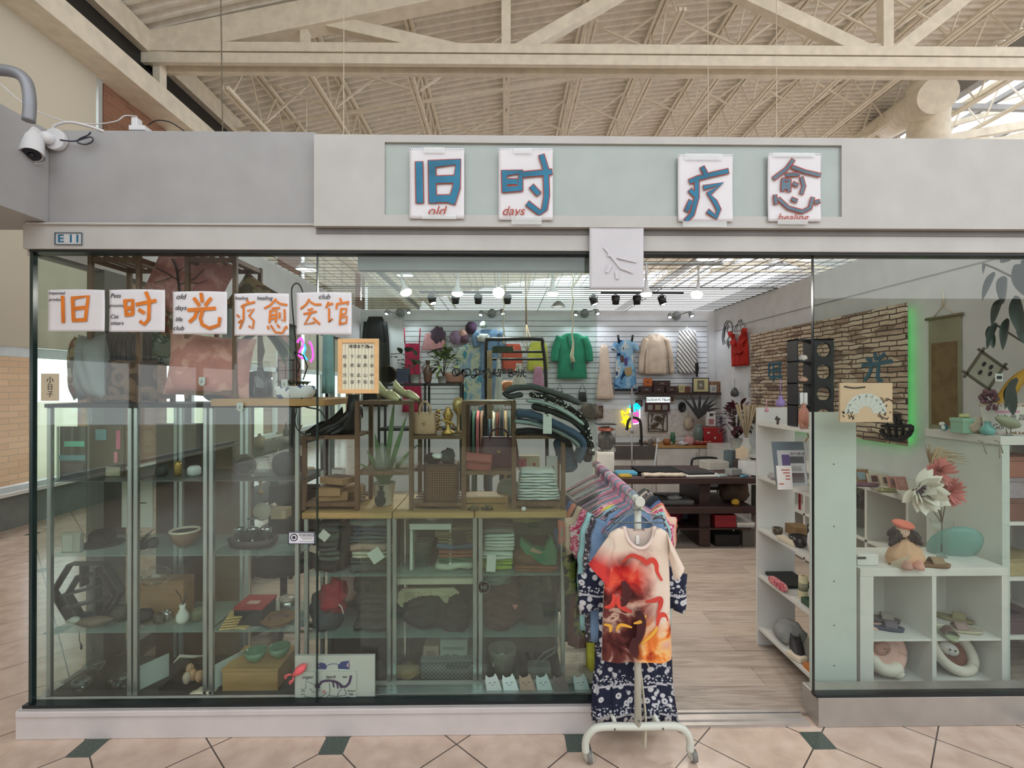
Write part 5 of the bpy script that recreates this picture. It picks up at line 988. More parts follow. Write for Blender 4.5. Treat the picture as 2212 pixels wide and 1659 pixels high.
obj('basket',MB().lathe([(.055,0),(.075,.1),(.08,.14),(.074,.14),(.068,.1),(.0001,.02)],c,26),mat((120,116,104),.7,bump=.6),th);obj('handle',MB().tube([c+Vector((x,-.05,z))for x,z in smooth([(-.05,.06),(-.04,.11),(0,.13),(.03,.1),(.035,.04)])],.003,6),CER,th)
boxy('paper_packet',(1140,1442,1190,1480),2.80,.08,mat((120,124,118),.6),'grey paper packet on the right cabinet floor','packet',[('flap',(.0,.7,1,.98),mat((138,142,136),.6))])
item('clear_hanger',MB().tube([at(*p,2.74)for p in((1150,1440),(1175,1410),(1200,1398),(1196,1410),(1165,1432))],.003,6),mat((150,154,150),.3),'pale plastic clothes hanger leaning on the cabinet floor','hanger')
# ---------------------------------------------------------------- garments
def hanger(c,w,m,label,group='hangers on the slatted back wall',hook=.05,drop=.09):
 """c = top of the hook; arms span w in X"""
 th=thing('clothes_hanger',label,'hanger',c,group=group);c=Vector(c)
 obj('hook',MB().tube([c+Vector(p)for p in smooth([(-.014,0,-.022),(-.016,0,-.006),(0,0,.004),(.016,0,-.008),(.01,0,-.028),(0,0,-.04),(0,0,-hook-.01)])],.0024,5),m,th)
 obj('arms',MB().tube([c+Vector(p)for p in((0,0,-hook),(w/2,0,-hook-drop),(w/2-.01,0,-hook-drop-.012),(-w/2+.01,0,-hook-drop-.012),(-w/2,0,-hook-drop),(0,0,-hook))],.0032,5),m,th);return th
HW=mat((206,204,204),.4,name='hanger_white');HP=mat((214,140,160),.45,name='hanger_pink');HB=mat((130,150,168),.45,name='hanger_blue');HG=mat((120,112,124),.45,name='hanger_mauve')
def garment(px,Y,prof,m,label,cat,dep=.045,neck=0,sleeves=(),straps=(),folds=9,short=None,extra=(),hm=None,amp=.35,hk=True):
 x0,y0,x1,y1=px;a,b=at(x0,y1,Y),at(x1,y0,Y);w,h=b.x-a.x,b.z-a.z;cx=(a.x+b.x)/2;U=lambda u,v:(a.x+u*w,b.z-v*h)
 th=thing(cat.replace(' ','_').replace('-','_'),label,cat,(cx,Y,a.z));mb=MB()
 rows=[]
 K=16
 for i in range(K+1):
  v=i/K*(prof[-1][0]-prof[0][0])+prof[0][0]
  for(v0,l0,r0),(v1,l1,r1)in zip(prof[:-1],prof[1:]):
   if v<=v1+1e-6:t_=(v-v0)/(v1-v0)if v1>v0 else 0;l,r=l0+(l1-l0)*t_,r0+(r1-r0)*t_;break
  xl,z=U(l,v);xr,_=U(r,v);rows.append(((xl+xr)/2,Y,z,(xr-xl)/2,dep/2*(.75+.25*sin(pi*i/K))))
 loft(mb,rows,36,3.2,folds,amp,len(label),vneck=neck*h if neck else None)
 obj('body',mb,m,th)
 for path,r0,r1 in sleeves:
  pts=smooth([(U(u,v)[0],Y,U(u,v)[1])for u,v in path],4);n=len(pts)
  obj('sleeve',MB().tube(pts,[(r0+(r1-r0)*i/(n-1))*w for i in range(n)],14,flat=1,up=None),m,th).scale=(1,.999,1)
 for path,r,mm in straps:
  obj('strap',MB().tube([(U(u,v)[0],Y-dep*.3,U(u,v)[1])for u,v in path],r*w,6),mm or m,th)
 for nm,poly,mm in extra:
  obj(nm,MB().prism([U(u,v)for u,v in poly],Y-dep*.62-.006,Y-dep*.62),mm,th)
 if hk:hanger((cx,Y,b.z+.10),w*.6 if not sleeves else min(w*.6,.4),hm or HW,'thin hanger holding the '+(short or label.split(' hanging')[0]))
 return th
BWY=YB-.12
RED=cloth((178,44,78));TEAL=cloth((58,152,120));CRM=cloth((214,196,176));BLUEP=pat2('blue_print',[(60,110,160),(150,178,196),(206,206,176),(70,140,160)],'noise',9,thr=(.42,.55,.62),interp='LINEAR',sc=(1,1,.5));DEN=pat2('washed_denim',[(74,104,142),(122,150,182)],'noise',14,thr=(.6,),interp='LINEAR')
BOT=[(0,.1,.9),(1,0,1)]
garment((786,684,836,878),BWY,[(0,.2,.8),(.1,.05,.95),(1,0,1)],BCL,'long black cardigan hanging at the left end of the slatted wall','cardigan',neck=.06,sleeves=[([(.1,.06),(0,.3),(-.05,.6)],.11,.08),([(.9,.06),(1,.3),(1.05,.6)],.11,.08)])
garment((870,742,911,890),BWY,[(0,.1,.9),(.25,.12,.88),(1,0,1)],RED,'long crimson strap dress hanging on the slatted wall','dress',neck=.12,straps=[([(.12,0),(.08,-.22)],.03,None),([(.88,0),(.92,-.22)],.03,None)])
garment((913,720,963,756),BWY,[(0,.12,.88),(1,0,1)],cloth((222,160,166)),'short pink ruffled top hanging high on the slatted wall','top',folds=13,amp=.6)
for i,(px,r,mm,lab)in enumerate((((946,708),.12,cloth((92,74,92)),'dark purple sun hat pinned on the slatted wall'),((985,716),.1,cloth((150,122,150)),'lilac crochet hat pinned between the purple hats'),((1000,712),.07,cloth((206,160,150)),'peach scrunchie cluster under the lilac hat'),((1018,696),.09,cloth((70,48,70)),'plum ruffled flower hat pinned highest on the slatted wall'),((1003,722),.07,cloth((110,78,92)),'mauve knitted hat at the lower right of the hat cluster'))):
 item('hat',lump(MB(),at(*px,BWY)-Vector((0,0,r)),(r,.05,r*1.1),i,.15,flatb=False),mm,lab,'hat')
garment((990,745,1045,810),BWY,[(0,.2,.8),(.12,.05,.95),(1,.04,.96)],BLUEP,'blue and cream printed blouse hanging on the slatted wall','blouse',neck=.06,sleeves=[([(.1,.08),(-.02,.5),(0,.8)],.1,.1),([(.9,.08),(1.02,.5),(1,.8)],.1,.1)])
garment((994,812,1042,898),BWY-.06,[(0,.06,.94),(1,0,1)],BLUEP,'blue and cream printed skirt hanging below the blouse','skirt',hk=False)
garment((1028,712,1084,880),BWY-.03,[(0,.2,.8),(.08,.12,.9),(.35,.2,.82),(1,.08,.94)],DEN,'light denim blue dress hanging behind the printed blouse','dress',neck=.08,sleeves=[([(.12,.04),(-.05,.12),(.02,.22)],.14,.12),([(.9,.04),(1.05,.12),(1,.22)],.14,.12)])
item('white_hat',lump(MB(),at(1044,730,BWY-.1)-Vector((0,0,.06)),(.1,.06,.07),3,.2),WCL,'white crumpled cap in front of the denim dress','cap')
item('scarf_ball',lump(MB(),at(1044,702,BWY-.05)-Vector((0,0,.05)),(.05,.05,.06),4,.2),BLUEP,'blue and white scarf ball above the white cap','scarf')
garment((1083,743,1130,802),BWY,[(0,.15,.85),(.3,.04,.96),(1,.08,.94)],cloth((214,104,84)),'coral orange tank top hanging on the slatted wall','top',neck=.2)
garment((1140,738,1184,800),BWY,[(0,.2,.8),(.15,.05,.95),(1,.02,.98)],cloth((214,214,96)),'bright yellow top hanging right of the black rail','top',neck=.1)
garment((1150,792,1176,842),BWY-.05,[(0,.2,.8),(1,0,1)],cloth((206,150,176)),'pale pink skirt hanging below the yellow top','skirt',hk=False)
garment((1204,720,1267,818),BWY,[(0,.3,.7),(.08,.08,.92),(1,0,1)],TEAL,'jade green open blazer hanging on the slatted wall','blazer',dep=.06,neck=.3,folds=5,amp=.2,sleeves=[([(.1,.08),(-.06,.35),(-.1,.62)],.14,.13),([(.9,.08),(1.06,.35),(1.1,.62)],.14,.13)],extra=[('opening',[(.46,.3),(.52,.3),(.54,.8),(.47,.8)],mat((70,92,100),.8)),('lapel',[(.34,.02),(.42,.02),(.48,.32),(.38,.26)],mat((48,130,104),.8)),('lapel',[(.66,.02),(.58,.02),(.5,.32),(.62,.26)],mat((48,130,104),.8))])
garment((1288,745,1326,862),BWY,[(0,.3,.6),(.12,.18,.7),(.45,.2,.76),(1,0,1)],mat((224,204,184),.45,name='champagne_satin'),'cream satin halter jumpsuit hanging right of the green blazer','jumpsuit',folds=7)
garment((1327,735,1374,845),BWY,[(0,.15,.85),(.3,.12,.88),(1,0,1)],pat2('harbour_print',[(32,58,92),(110,160,200),(150,190,214),(206,206,200),(50,80,120)],'noise',5,thr=(.4,.5,.58,.64),interp='CONSTANT'),'blue dress with painterly print and dark hem on the slatted wall','dress',neck=.04,sleeves=[([(.12,.06),(-.04,.2)],.12,.12),([(.88,.06),(1.04,.2)],.12,.12)],straps=[([(.2,.02),(.16,-.1)],.05,BLK),([(.8,.02),(.84,-.1)],.05,BLK)],extra=[('hem',[(0,.95),(1,.95),(1,1),(0,1)],BLK),('brown_shape',[(.25,.3),(.4,.3),(.42,.42),(.28,.44)],mat((96,66,56),.8)),('violet_shape',[(.42,.36),(.6,.34),(.58,.5),(.46,.5)],mat((90,72,130),.8)),('ochre_shape',[(.45,.55),(.75,.52),(.82,.66),(.6,.72),(.46,.66)],mat((170,150,110),.8))])
garment((1388,722,1446,808),BWY,[(0,.28,.72),(.1,.1,.9),(1,.06,.94)],CRM,'cream ruffled long-sleeved blouse hanging on the slatted wall','blouse',neck=.13,folds=11,sleeves=[([(.12,.1),(-.02,.5),(-.06,.98)],.11,.09),([(.88,.1),(1.02,.5),(1.1,.98)],.11,.09)])
garment((1461,714,1508,806),BWY,[(0,.12,.88),(.3,.08,.92),(.7,.02,.96),(1,.1,.9)],pat2('black_white_stripe',[(70,66,72),(222,220,216)],'wavex',6.5,.7,rot=(0,radians(38),0),thr=(.2,)),'white wrap blouse with diagonal black stripes on the slatted wall','blouse',neck=.3,extra=[('sash',[(.82,.78),(.96,.74),(1,.9),(.94,1.1),(.86,1.08),(.84,.9)],BLK)])
# red top and line drawings on the right wall
XRW=XR-.01
def wallR(pts,r,m,name,label,cat):return item(name,MB().tube([pR(*p)for p in pts],r,5),m,label,cat)
def pR(px,py,off=.012):
 X=XR-off;a=(px-CX)/F;Y=X*(cos(YAW)-a*sin(YAW))/(a*cos(YAW)+sin(YAW));return P(px,py,Y)
DL=[[(1562,745),(1560,725),(1566,700),(1572,693),(1580,698),(1582,712),(1579,722)],[(1566,705),(1563,730),(1566,742)],[(1574,703),(1570,715),(1576,722),(1572,735),(1576,748)],[(1578,715),(1583,728),(1578,738),(1568,736)],[(1573,696),(1566,712),(1564,728)],[(1570,740),(1574,752)]]
m=MB();[m.tube([pR(*p)for p in smooth(L,4)],.006,5)for L in DL];item('woman_outline',m,BLK,'black line drawing of long-haired woman on the right wall','wall decal')
m=MB();[m.tube([pR(*p)for p in smooth(L,4)],.004,5)for L in([(1585,716),(1589,704),(1594,698),(1595,692),(1598,696),(1601,690),(1603,697),(1609,704),(1611,714)],[(1585,716),(1596,714),(1612,714)],[(1600,698),(1600,712)],[(1594,700),(1590,712)])];item('cats_outline',m,DRK,'thin line drawing of two cats above the red ruffled top','wall decal')
th=thing('ruffled_top','red ruffled sleeveless top pinned on the right wall','top',pR(1598,795,.03));RR=cloth((186,50,42))
c0,c1=pR(1580,790,.03),pR(1617,790,.03)
def rw(u,v,o=0):return Vector((XR-.03-o-.02*sin(6*u+v*3),c0.y+(c1.y-c0.y)*u,0))
zt_,zb2=1.73+(833-722)/F*c0.y,1.73+(833-792)/F*c0.y
obj('body',MB().grid(lambda u,v:(XR-.025-.03*sin(pi*u)-.008*sin(22*u+3*v),c0.y+(c1.y-c0.y)*(u*(.86+.1*v)+.04),zt_+(zb2-zt_)*v-(.16*max(0,1-abs(2*u-1)/.55)*(1-v))),24,12),RR,th,solid=.01)
for s,u0 in((0,.06),(1,.94)):obj('ruffle',MB().grid(lambda u,v:(XR-.05-.02*sin(14*v)-.01*u,c0.y+(c1.y-c0.y)*(u0+(u-.5)*.3+(.5-u0)*.8*v),zt_+.05-.34*v-.03*u),6,16),RR,th,solid=.008)
# stone panel, its letters and the green strip light
t=NT('stacked_stone');sx=t.n('ShaderNodeSeparateXYZ',{0:t.co()});uv=t.n('ShaderNodeCombineXYZ',{0:sx.outputs[1],1:sx.outputs[2]}).outputs[0]
d1=t.n('ShaderNodeVectorMath',{0:uv,1:t.n('ShaderNodeVectorMath',{0:t.n('ShaderNodeTexNoise',{'Vector':uv,'Scale':7.0}).outputs[1],'Scale':.03},operation='SCALE').outputs[0]},operation='ADD').outputs[0]
br=t.n('ShaderNodeTexBrick',{'Vector':d1,'Scale':1.0,'Mortar Size':.006,'Mortar Smooth':.3,'Brick Width':.2,'Row Height':.046,'Color1':rgba((214,192,166)),'Color2':rgba((176,150,132)),'Mortar':rgba((72,58,52))},squash=1.6,squash_frequency=3,offset_frequency=2)
v=t.n('ShaderNodeTexVoronoi',{'Vector':t.n('ShaderNodeMapping',{'Vector':uv,'Scale':(4.5,16,1)}).outputs[0],'Scale':1.0})
c=t.mix(.72,br.outputs[0],t.ramp(t.n('ShaderNodeSeparateColor',{0:v.outputs['Color']}).outputs[0],[(.0,(120,100,90)),(.12,(190,166,142)),(.28,(238,222,198)),(.6,(222,202,176)),(.86,(164,138,120))],'CONSTANT'));c=t.mix(br.outputs[1],c,rgba((78,62,54)))
t.put(t.b.inputs['Base Color'],c);t.b.inputs['Roughness'].default_value=.8;t.bump(t.ma('SUBTRACT',1.0,br.outputs[1]),.8,.01)
ya,yb_=4.18,6.85;LED=emis('green_led',(50,200,80),5);th=thing('stone_wallboard','large stacked-stone patterned panel on the right wall','wall panel',(XR,5.5,1.22))
obj('board',MB().box(XR-.075,XR-.06,ya,yb_,1.22,2.43),t.m,th)
LTB=mat((70,116,136),.6,name='blue_letter')
def boardstrokes(L,w,name,label):
 m=MB()
 for st in L:
  for a,b in zip(st[:-1],st[1:]):m.bar(pR(*a,.078),pR(*b,.078),.012,w)
 item(name,m,LTB,label,'letter')
boardstrokes([[(1662,785),(1662,812)],[(1672,784),(1672,824)],[(1662,786),(1688,784)],[(1685,784),(1685,818)],[(1664,800),(1687,799)],[(1662,816),(1690,813)]],.03,'blue_character','blue block character at the far end of the stone panel')
boardstrokes([[(1890,762),(1893,778)],[(1872,774),(1884,780)],[(1912,764),(1898,776)],[(1862,790),(1928,780)],[(1884,788),(1880,805),(1868,822)],[(1898,786),(1896,820),(1906,824)]],.035,'blue_character','blue block character at the near end of the stone panel')
item('led_strip',MB().box(XR-.06,XR-.052,ya+.035,ya+.05,1.26,2.39).box(XR-.06,XR-.052,ya+.05,yb_,1.25,1.265),LED,'green light strip glowing behind the edge of the stone panel','light strip')
# ornament on the panel: black carved hand
c=pR(1936,926,.1);m=MB();ring=[pR(1936+33*cos(a),924+26*sin(a),.1)for a in[k*pi/8-.2 for k in range(9)]];m.tube(ring,.02,8)
for q in(((1905,920),(1968,920)),((1934,896),(1936,948)),((1916,915),(1924,945)),((1950,915),(1950,942)),((1938,895),(1946,915))):m.tube([pR(*q[0],.1),pR(*q[1],.1)],.014,8)
item('hand_ornament',m,BLK,'black carved hand ornament at the lower corner of the stone panel','ornament')
# wall scroll
th=thing('wall_scroll','brown hanging scroll painting with olive silk border on the right wall','scroll',pR(2056,940));SY0,SY1=3.74,4.03
obj('silk',MB().box(XR-.012,XR-.006,SY0,SY1,1.36,2.27),mat((156,152,124),.8,name='olive_silk'),th);obj('painting',MB().box(XR-.016,XR-.012,SY0+.03,SY1-.03,1.42,2.07),pat2('scroll_painting',[(104,84,60),(140,116,84),(124,102,72)],'noise',8,thr=(.45,.6),interp='LINEAR'),th)
for z in(1.36,2.27):obj('rod',MB().tube([(XR-.016,SY0-.02,z),(XR-.016,SY1+.02,z)],.012,10),mat((120,108,80),.5),th)
obj('cord',MB().tube([(XR-.012,SY0+.05,2.28),(XR-.012,SY0+.15,2.36),(XR-.012,SY1-.05,2.28)],.004,5).tube([(XR-.012,SY0+.15,2.36),(XR-.012,SY0+.15,2.46)],.008,6),CREAM,th)
# ---------------------------------------------------------------- lamps
BULB=emis('bulb_face',(255,246,226),14);th0=None
def flood(px,py,Y,ax,label,pw=70):
 c=at(px,py,Y);ax=Vector(ax).normalized();th=thing('flood_lamp',label,'lamp',c,group='reflector lamps under the wire grid')
 obj('reflector',MB().lathe([(.018,-.13),(.02,-.07),(.055,-.01),(.06,0)],c,20,ax).lathe([(.012,-.14),(.018,-.13)],c,10,ax),CW,th)
 obj('bulb_face',MB().lathe([(.0001,-.012),(.04,-.008),(.056,0),(.05,.02),(.03,.032),(.0001,.038)],c,20,ax),BULB,th)
 j=c-ax*.14;obj('stem',MB().tube([j,(j.x,j.y,2.96)],.012,8),CW,th)
 l=bpy.data.lights.new('lamp_light','SPOT');l.energy=pw;l.spot_size=radians(125);l.spot_blend=.8;l.shadow_soft_size=.05;l.color=(1,.96,.88)
 o=bpy.data.objects.new('lamp_light',l);o.location=c+ax*.06;o.rotation_euler=ax.to_track_quat('-Z','Y').to_euler();COL.objects.link(o)
YL=5.0
for px,py,ax,lab in((877,631,(.4,-.3,-1),'tilted white reflector lamp, leftmost of the row'),(988,633,(0,0,-1),'white reflector lamp pointing down, second in the row'),(1077,632,(0,-.9,-.7),'round glaring lamp facing the viewer in the middle of the row'),(1194,633,(0,0,-1),'white reflector lamp pointing down left of the hanging sheet'),(1396,634,(0,0,-1),'white reflector lamp pointing down right of the hanging sheet'),(1505,636,(-.35,-.5,-1),'tilted bright lamp, rightmost of the row')):flood(px,py,YL,ax,lab,62)
item('lamp_rail',MB().tube([(PX(790,YL),YL,2.955),(PX(1560,YL),YL,2.955)],.014,8),mat((190,194,190),.4,.4),'grey metal rail carrying the reflector lamps','rail')
def track(px0,px1,py,Y,label,spots):
 a,b=at(px0,py,Y),at(px1,py,Y);item('lighting_track',MB().box(a.x,b.x,Y-.02,Y+.02,a.z-.012,a.z+.012),BLK,label,'lighting track')
 for px,on_,lab in spots:
  c=at(px,py+16,Y);th=thing('track_spotlight',lab,'lamp',c,group='black spotlights on the tracks')
  ax=Vector((.35,-.2,-1)).normalized()if on_ else Vector((0,.1,-1));obj('head',MB().lathe([(.022,-.06),(.045,-.05),(.05,.06),(.046,.06),(.03,.04),(.0001,.035)],c,18,-ax if not on_ else ax),BLK,th)
  obj('yoke',MB().tube([(c.x-.05,Y,c.z),(c.x-.05,Y,c.z+.06),(c.x,Y,a.z-.02),(c.x+.05,Y,c.z+.06),(c.x+.05,Y,c.z)],.006,6),BLK,th)
  if on_:obj('lens',MB().lathe([(.044,.055),(.0001,.062)],c,16,ax),BULB,th)
track(906,1128,631,6.6,'long black lighting track over the left of the shop',[(933,1,'black track spotlight glowing at the left end of the left track'),(984,0,'black track spotlight under the second lamp'),(1033,0,'black track spotlight in the middle of the left track'),(1096,0,'black track spotlight at the right end of the left track')])
track(1298,1476,633,6.6,'black lighting track over the right of the shop',[(1282,1,'glowing black spotlight just left of the right track'),(1330,0,'black track spotlight at the left of the right track'),(1376,0,'black track spotlight in the middle of the right track'),(1430,1,'glowing black spotlight at the right of the right track')])
for i,(px,py)in enumerate(((865,675),(1063,677),(1263,677),(1461,682))):
 c=at(px,py,YB-.03);th=thing('wall_lamp','round wall lamp with two swivel spots high on the back wall, %s'%('leftmost','second from the left','third from the left','rightmost')[i],'lamp',c,group='double wall lamps')
 obj('plate',MB().lathe([(.07,0),(.07,.02),(.0001,.03)],c,22,(0,-1,0)),GREY,th)
 obj('arm',MB().tube([c+Vector(p)for p in smooth([(-.17,-.2,.02),(-.1,-.1,-.02),(0,-.04,0),(.1,-.1,.03),(.17,-.2,.04)])],.008,6),GREY,th)
 for s,dz in((-1,-.03),(1,-.01)):
  h=c+Vector((s*.17,-.2,dz));ax=Vector((s*.25,-.5,-1)).normalized();obj('spot_head',MB().lathe([(.015,-.05),(.035,-.03),(.04,.03)],h,14,ax),GREY,th);obj('bulb',MB().lathe([(.038,.028),(.0001,.034)],h,14,ax),emis('cool_bulb',(236,244,255),22),th)
  l=bpy.data.lights.new('spot_light','SPOT');l.energy=9;l.spot_size=radians(140);l.spot_blend=.7;l.shadow_soft_size=.03;l.color=(.86,.93,1)
  o=bpy.data.objects.new('spot_light',l);o.location=h+ax*.05;o.rotation_euler=Vector((s*.12,-.1,-1)).to_track_quat('-Z','Y').to_euler();COL.objects.link(o)
for px,py,Y,lab in((875,596,11,'dome lamp above the leftmost reflector lamp'),(1206,662,14,'small dome lamp far beyond the shop'),(662,584,9,'white dome lamp above the left corridor'),(742,548,7,'narrow white tube lamp at the header edge'),(1530,560,8,'white dome lamp at the top right of the doorway'),(1678,556,8,'bright round lamp right of the doorway top')):
 c=at(px,py,Y);th=thing('dome_lamp',lab,'lamp',c,group='dome lamps in the hall');obj('dome',MB().lathe([(.03,.16),(.12,.1),(.2,0),(.19,0),(.1,.08)],c,22),CW,th);obj('diffuser',MB().lathe([(.18,.01),(.0001,-.01)],c,20),emis('soft_bulb',(250,248,240),3),th);obj('stem',MB().tube([c+Vector((0,0,.15)),(c.x,c.y,deckz(c.x)-.01)],.006),BEIGE,th)
# ---------------------------------------------------------------- back shelf, counter and its things
def pxbox(name,px,Y,dep,m,label,cat,parts=(),**k):return boxy(name,px,Y,dep,m,label,cat,parts,**k)
YS=YB-.24
item('wall_shelf',MB().box(PX(1380,YS),PX(1568,YS),YS,YB-.02,PZ(853,YS),PZ(848,YS)),DKW,'long dark wall shelf below the hanging blouses','shelf')
for i in range(3):pxbox('drawer_chest',(1384+i*27,834,1409+i*27,848),YS+.02,.16,DKW,'small dark drawer chest on the wall shelf, %s'%('left','middle','right')[i],'drawers',[('drawer',(.08,.1,.92,.85),mat((66,44,42),.5)),('handle',(.35,.4,.65,.52),SILV)])
pxbox('drawer_chest',(1412,822,1448,834),YS+.04,.14,DKW,'dark drawer chest on top of the other chests','drawers',[('drawer',(.08,.1,.92,.85),mat((66,44,42),.5)),('handle',(.4,.4,.6,.55),SILV)])
pxbox('orange_book',(1391,817,1409,834),YS+.05,.04,mat((196,104,46),.6),'orange picture book leaning on the drawer chests','book',[('cover_mark',(.3,.4,.6,.6),mat((120,66,40),.6))])
pxbox('framed_print',(1496,816,1532,848),YS+.05,.02,BLK,'cream print of a grey figure in black frame on the wall shelf','picture',[('mat_board',(.06,.06,.94,.94),mat((214,204,150),.6)),('grey_oval',(.28,.2,.7,.82),mat((120,116,100),.6)),('pale_centre',(.42,.4,.56,.6),mat((190,188,170),.6))])
for px,c_,lab in(((1467,831,1479,848),(206,194,150),'small cream framed card on the wall shelf'),((1480,834,1492,848),(126,82,66),'little brown tin on the wall shelf'),((1535,832,1548,848),(206,204,200),'white small frame on the wall shelf'),((1549,834,1567,848),(150,110,82),'small wooden crate at the right end of the wall shelf'),((1536,824,1561,832),(160,120,86),'flat wooden box on top at the right of the wall shelf')):
 pxbox('shelf_box',px,YS+.03,.1,mat(c_,.6),lab,'box',[('front_panel',(.2,.2,.8,.8),mat(tuple(v*.8 for v in c_),.6))])
YN=YB-.03
th=pxbox('light_box',(1396,857,1448,870),YN-.05,.05,mat((200,210,210),.5),'white glowing letter box over the shadow frame','sign',[('glowing_face',(.01,.05,.99,.95),emis('light_box_face',(236,244,244),1.1))]);text('OLDDAYS TBoHt',.055,mat((70,74,78),.6),at(1422,864,YN-.066),th,bold=.001)
pxbox('shadow_picture',(1394,871,1447,889),YN-.03,.03,mat((84,42,40),.5),'reddish-brown three-part shadow frame on the back wall','picture',[('pane',(.1,.2,.3,.8),mat((150,150,140),.5)),('pane',(.4,.2,.62,.8),mat((160,150,120),.5)),('pane',(.7,.2,.9,.8),mat((150,150,144),.5))])
pxbox('small_picture',(1373,864,1388,878),YN-.02,.02,mat((84,54,50),.5),'small brown frame behind the neon flower','picture',[('pane',(.2,.2,.8,.8),mat((120,120,124),.5))])
pxbox('small_picture',(1447,856,1458,870),YN-.02,.02,CREAM,'small pale frame right of the glowing letter box','picture',[('pane',(.25,.2,.75,.8),mat((120,84,76),.5))])
pxbox('small_picture',(1290,876,1303,903),YN-.02,.02,mat((84,44,30),.5),'brown frame at the left end of the marble wall','picture',[('pane',(.2,.15,.8,.85),mat((130,110,96),.5))])
th=thing('bird_wall_art','metal wall art of two birds on branches in thin frame','wall art',at(1420,932,YN));q=lambda a,b:P(1330+a/13.83,840+b/13.83,YN-.03);MT=mat((92,78,66),.5,.5)
m=MB();[m.bar(q(*a),q(*b),.014)for a,b in(((975,720),(975,1270)),((1540,720),(1540,1270)),((975,1270),(1540,1270)),((975,720),(1540,720)))];obj('frame',m,MT,th)
m=MB();[m.tube([q(*p)for p in smooth(L,3)],.01,5)for L in([(1070,1010),(1080,900),(1090,800),(1060,740)],[(1090,820),(1130,750)],[(1430,1260),(1410,1100),(1440,900),(1400,740)],[(1410,1080),(1300,960),(1130,890)],[(1440,880),(1500,740)],[(990,1200),(1200,1190),(1400,1230)])];obj('branches',m,MT,th)
for c_,k in(((1300,880),1),((1170,1080),-1)):obj('bird',MB().ell(q(*c_),(.075,.012,.035),rot=R3(0,radians(22*k),0)).tube([q(*c_),q(c_[0]-90*k,c_[1]-60)],[.02,.012],8).tube([q(*c_),q(c_[0]+130*k,c_[1]+30)],[.02,.006],6),mat((104,84,62),.6,var=.3),th)
c=at(1473,879,YN);item('oval_mirror',MB(Matrix.Translation(c)@Matrix.Diagonal((1,1,1.35,1))).lathe([(.0001,.02),(.035,.02),(.04,.03),(.06,.025),(.062,0)],(0,0,0),24,(0,-1,0)),mat((40,34,38),.4),'dark oval ornate mirror on the back wall','mirror')
c=at(1488,900,YN-.04);th=thing('wind_chime','pale shell wind chime hanging by the dark oval mirror','chime',c);obj('shells',lump(MB(),c-Vector((0,0,.1)),(.07,.04,.09),3,.3,flatb=False),CREAM,th);obj('cords',MB().tube([c,at(1484,855,YN-.04)],.004).tube([c,at(1490,925,YN-.04)],.004),CREAM,th)
# neon signs
def neon(L,c_,w,label,k=13.83,ox=1330,oy=840,Y=YN-.02,s=7):
 m=MB();[m.tube([P(ox+a/k,oy+b/k,Y)for a,b in smooth(pt,4)],w*.8,6)for pt in L];return item('neon_sign',m,emis('neon_%d_%d'%(c_[0],c_[2]),c_,s),label,'neon sign')
neon([[(240,920),(180,700),(200,665),(290,740),(400,690),(350,690),(380,600),(440,610)],[(400,880),(340,810),(280,860),(340,910),(400,870)],[(170,1010),(300,930),(260,1040),(340,980),(300,1110)],[(470,900),(400,960),(380,1100),(430,1140),(470,1060)]],(255,236,20),.013,'yellow neon outline of a cat by the tap',s=1.3)
neon([[(440,560),(430,520),(480,500)],[(600,560),(560,510),(620,440),(670,480),(720,540),(690,600),(600,580)],[(600,480),(640,540),(560,600),(590,700)]],(0,230,250),.014,'cyan neon flower above the pink neon',s=1.3)
neon([[(540,740),(620,700),(670,760),(600,820)],[(520,900),(620,890),(690,950),(620,1000),(530,990),(520,900)]],(250,70,190),.014,'pink neon heart shape under the cyan flower',s=1.3)
neon([[(440,720),(430,620),(470,640)],[(720,600),(720,880)],[(520,1050),(660,1030),(720,960)]],(225,245,255),.012,'white neon outline around the pink heart',s=1.3)
neon([[(642,740),(650,730),(655,745),(645,765),(655,775)],[(668,738),(674,750),(676,772),(670,782)]],(250,90,220),.014,'pink neon sign glowing on the left side glass',1,0,0,5.2,1.6)
neon([[(655,742),(660,752),(656,765),(664,778)]],(60,190,250),.012,'blue neon stroke beside the pink one at the side glass',1,0,0,5.2,1.6)
# counter, sink and worktop
YK=7.55;zk=PZ(963,YK)
def unit(px0,px1,label,y1=YB-.02,dm=None,nd=1,hand=True):
 x0,x1=PX(px0,YK),PX(px1,YK);th=thing('base_cabinet',label,'cabinet',((x0+x1)/2,YK+.3,.014));obj('carcass',MB().box(x0,x1,YK+.02,y1,.014,zk-.04),CER,th)
 for i in range(nd):
  a,b=x0+(x1-x0)*i/nd,x0+(x1-x0)*(i+1)/nd;d=obj('door',MB().box(a+.004,b-.004,YK,YK+.02,.08,zk-.05),mat((214,208,202),.5,name='door_cream'),th,bevel=.003)
  if hand:obj('handle',MB().tube([(b-.04,YK-.02,zk-.2),(b-.04,YK-.02,zk-.1)],.006,6),SILV,d)
 return th
unit(1418,1510,'white base cabinet under the wooden worktop');unit(1511,1546,'narrow white base cabinet at the right of the worktop',nd=1,hand=False)
th=unit(1325,1417,'white sink cabinet behind the clothes rail',nd=2)
item('worktop',MB().box(PX(1416,YK),PX(1548,YK),YK-.02,YB-.02,zk-.038,zk),PINE,'wooden worktop on the white base cabinets','worktop',bevel=.004)
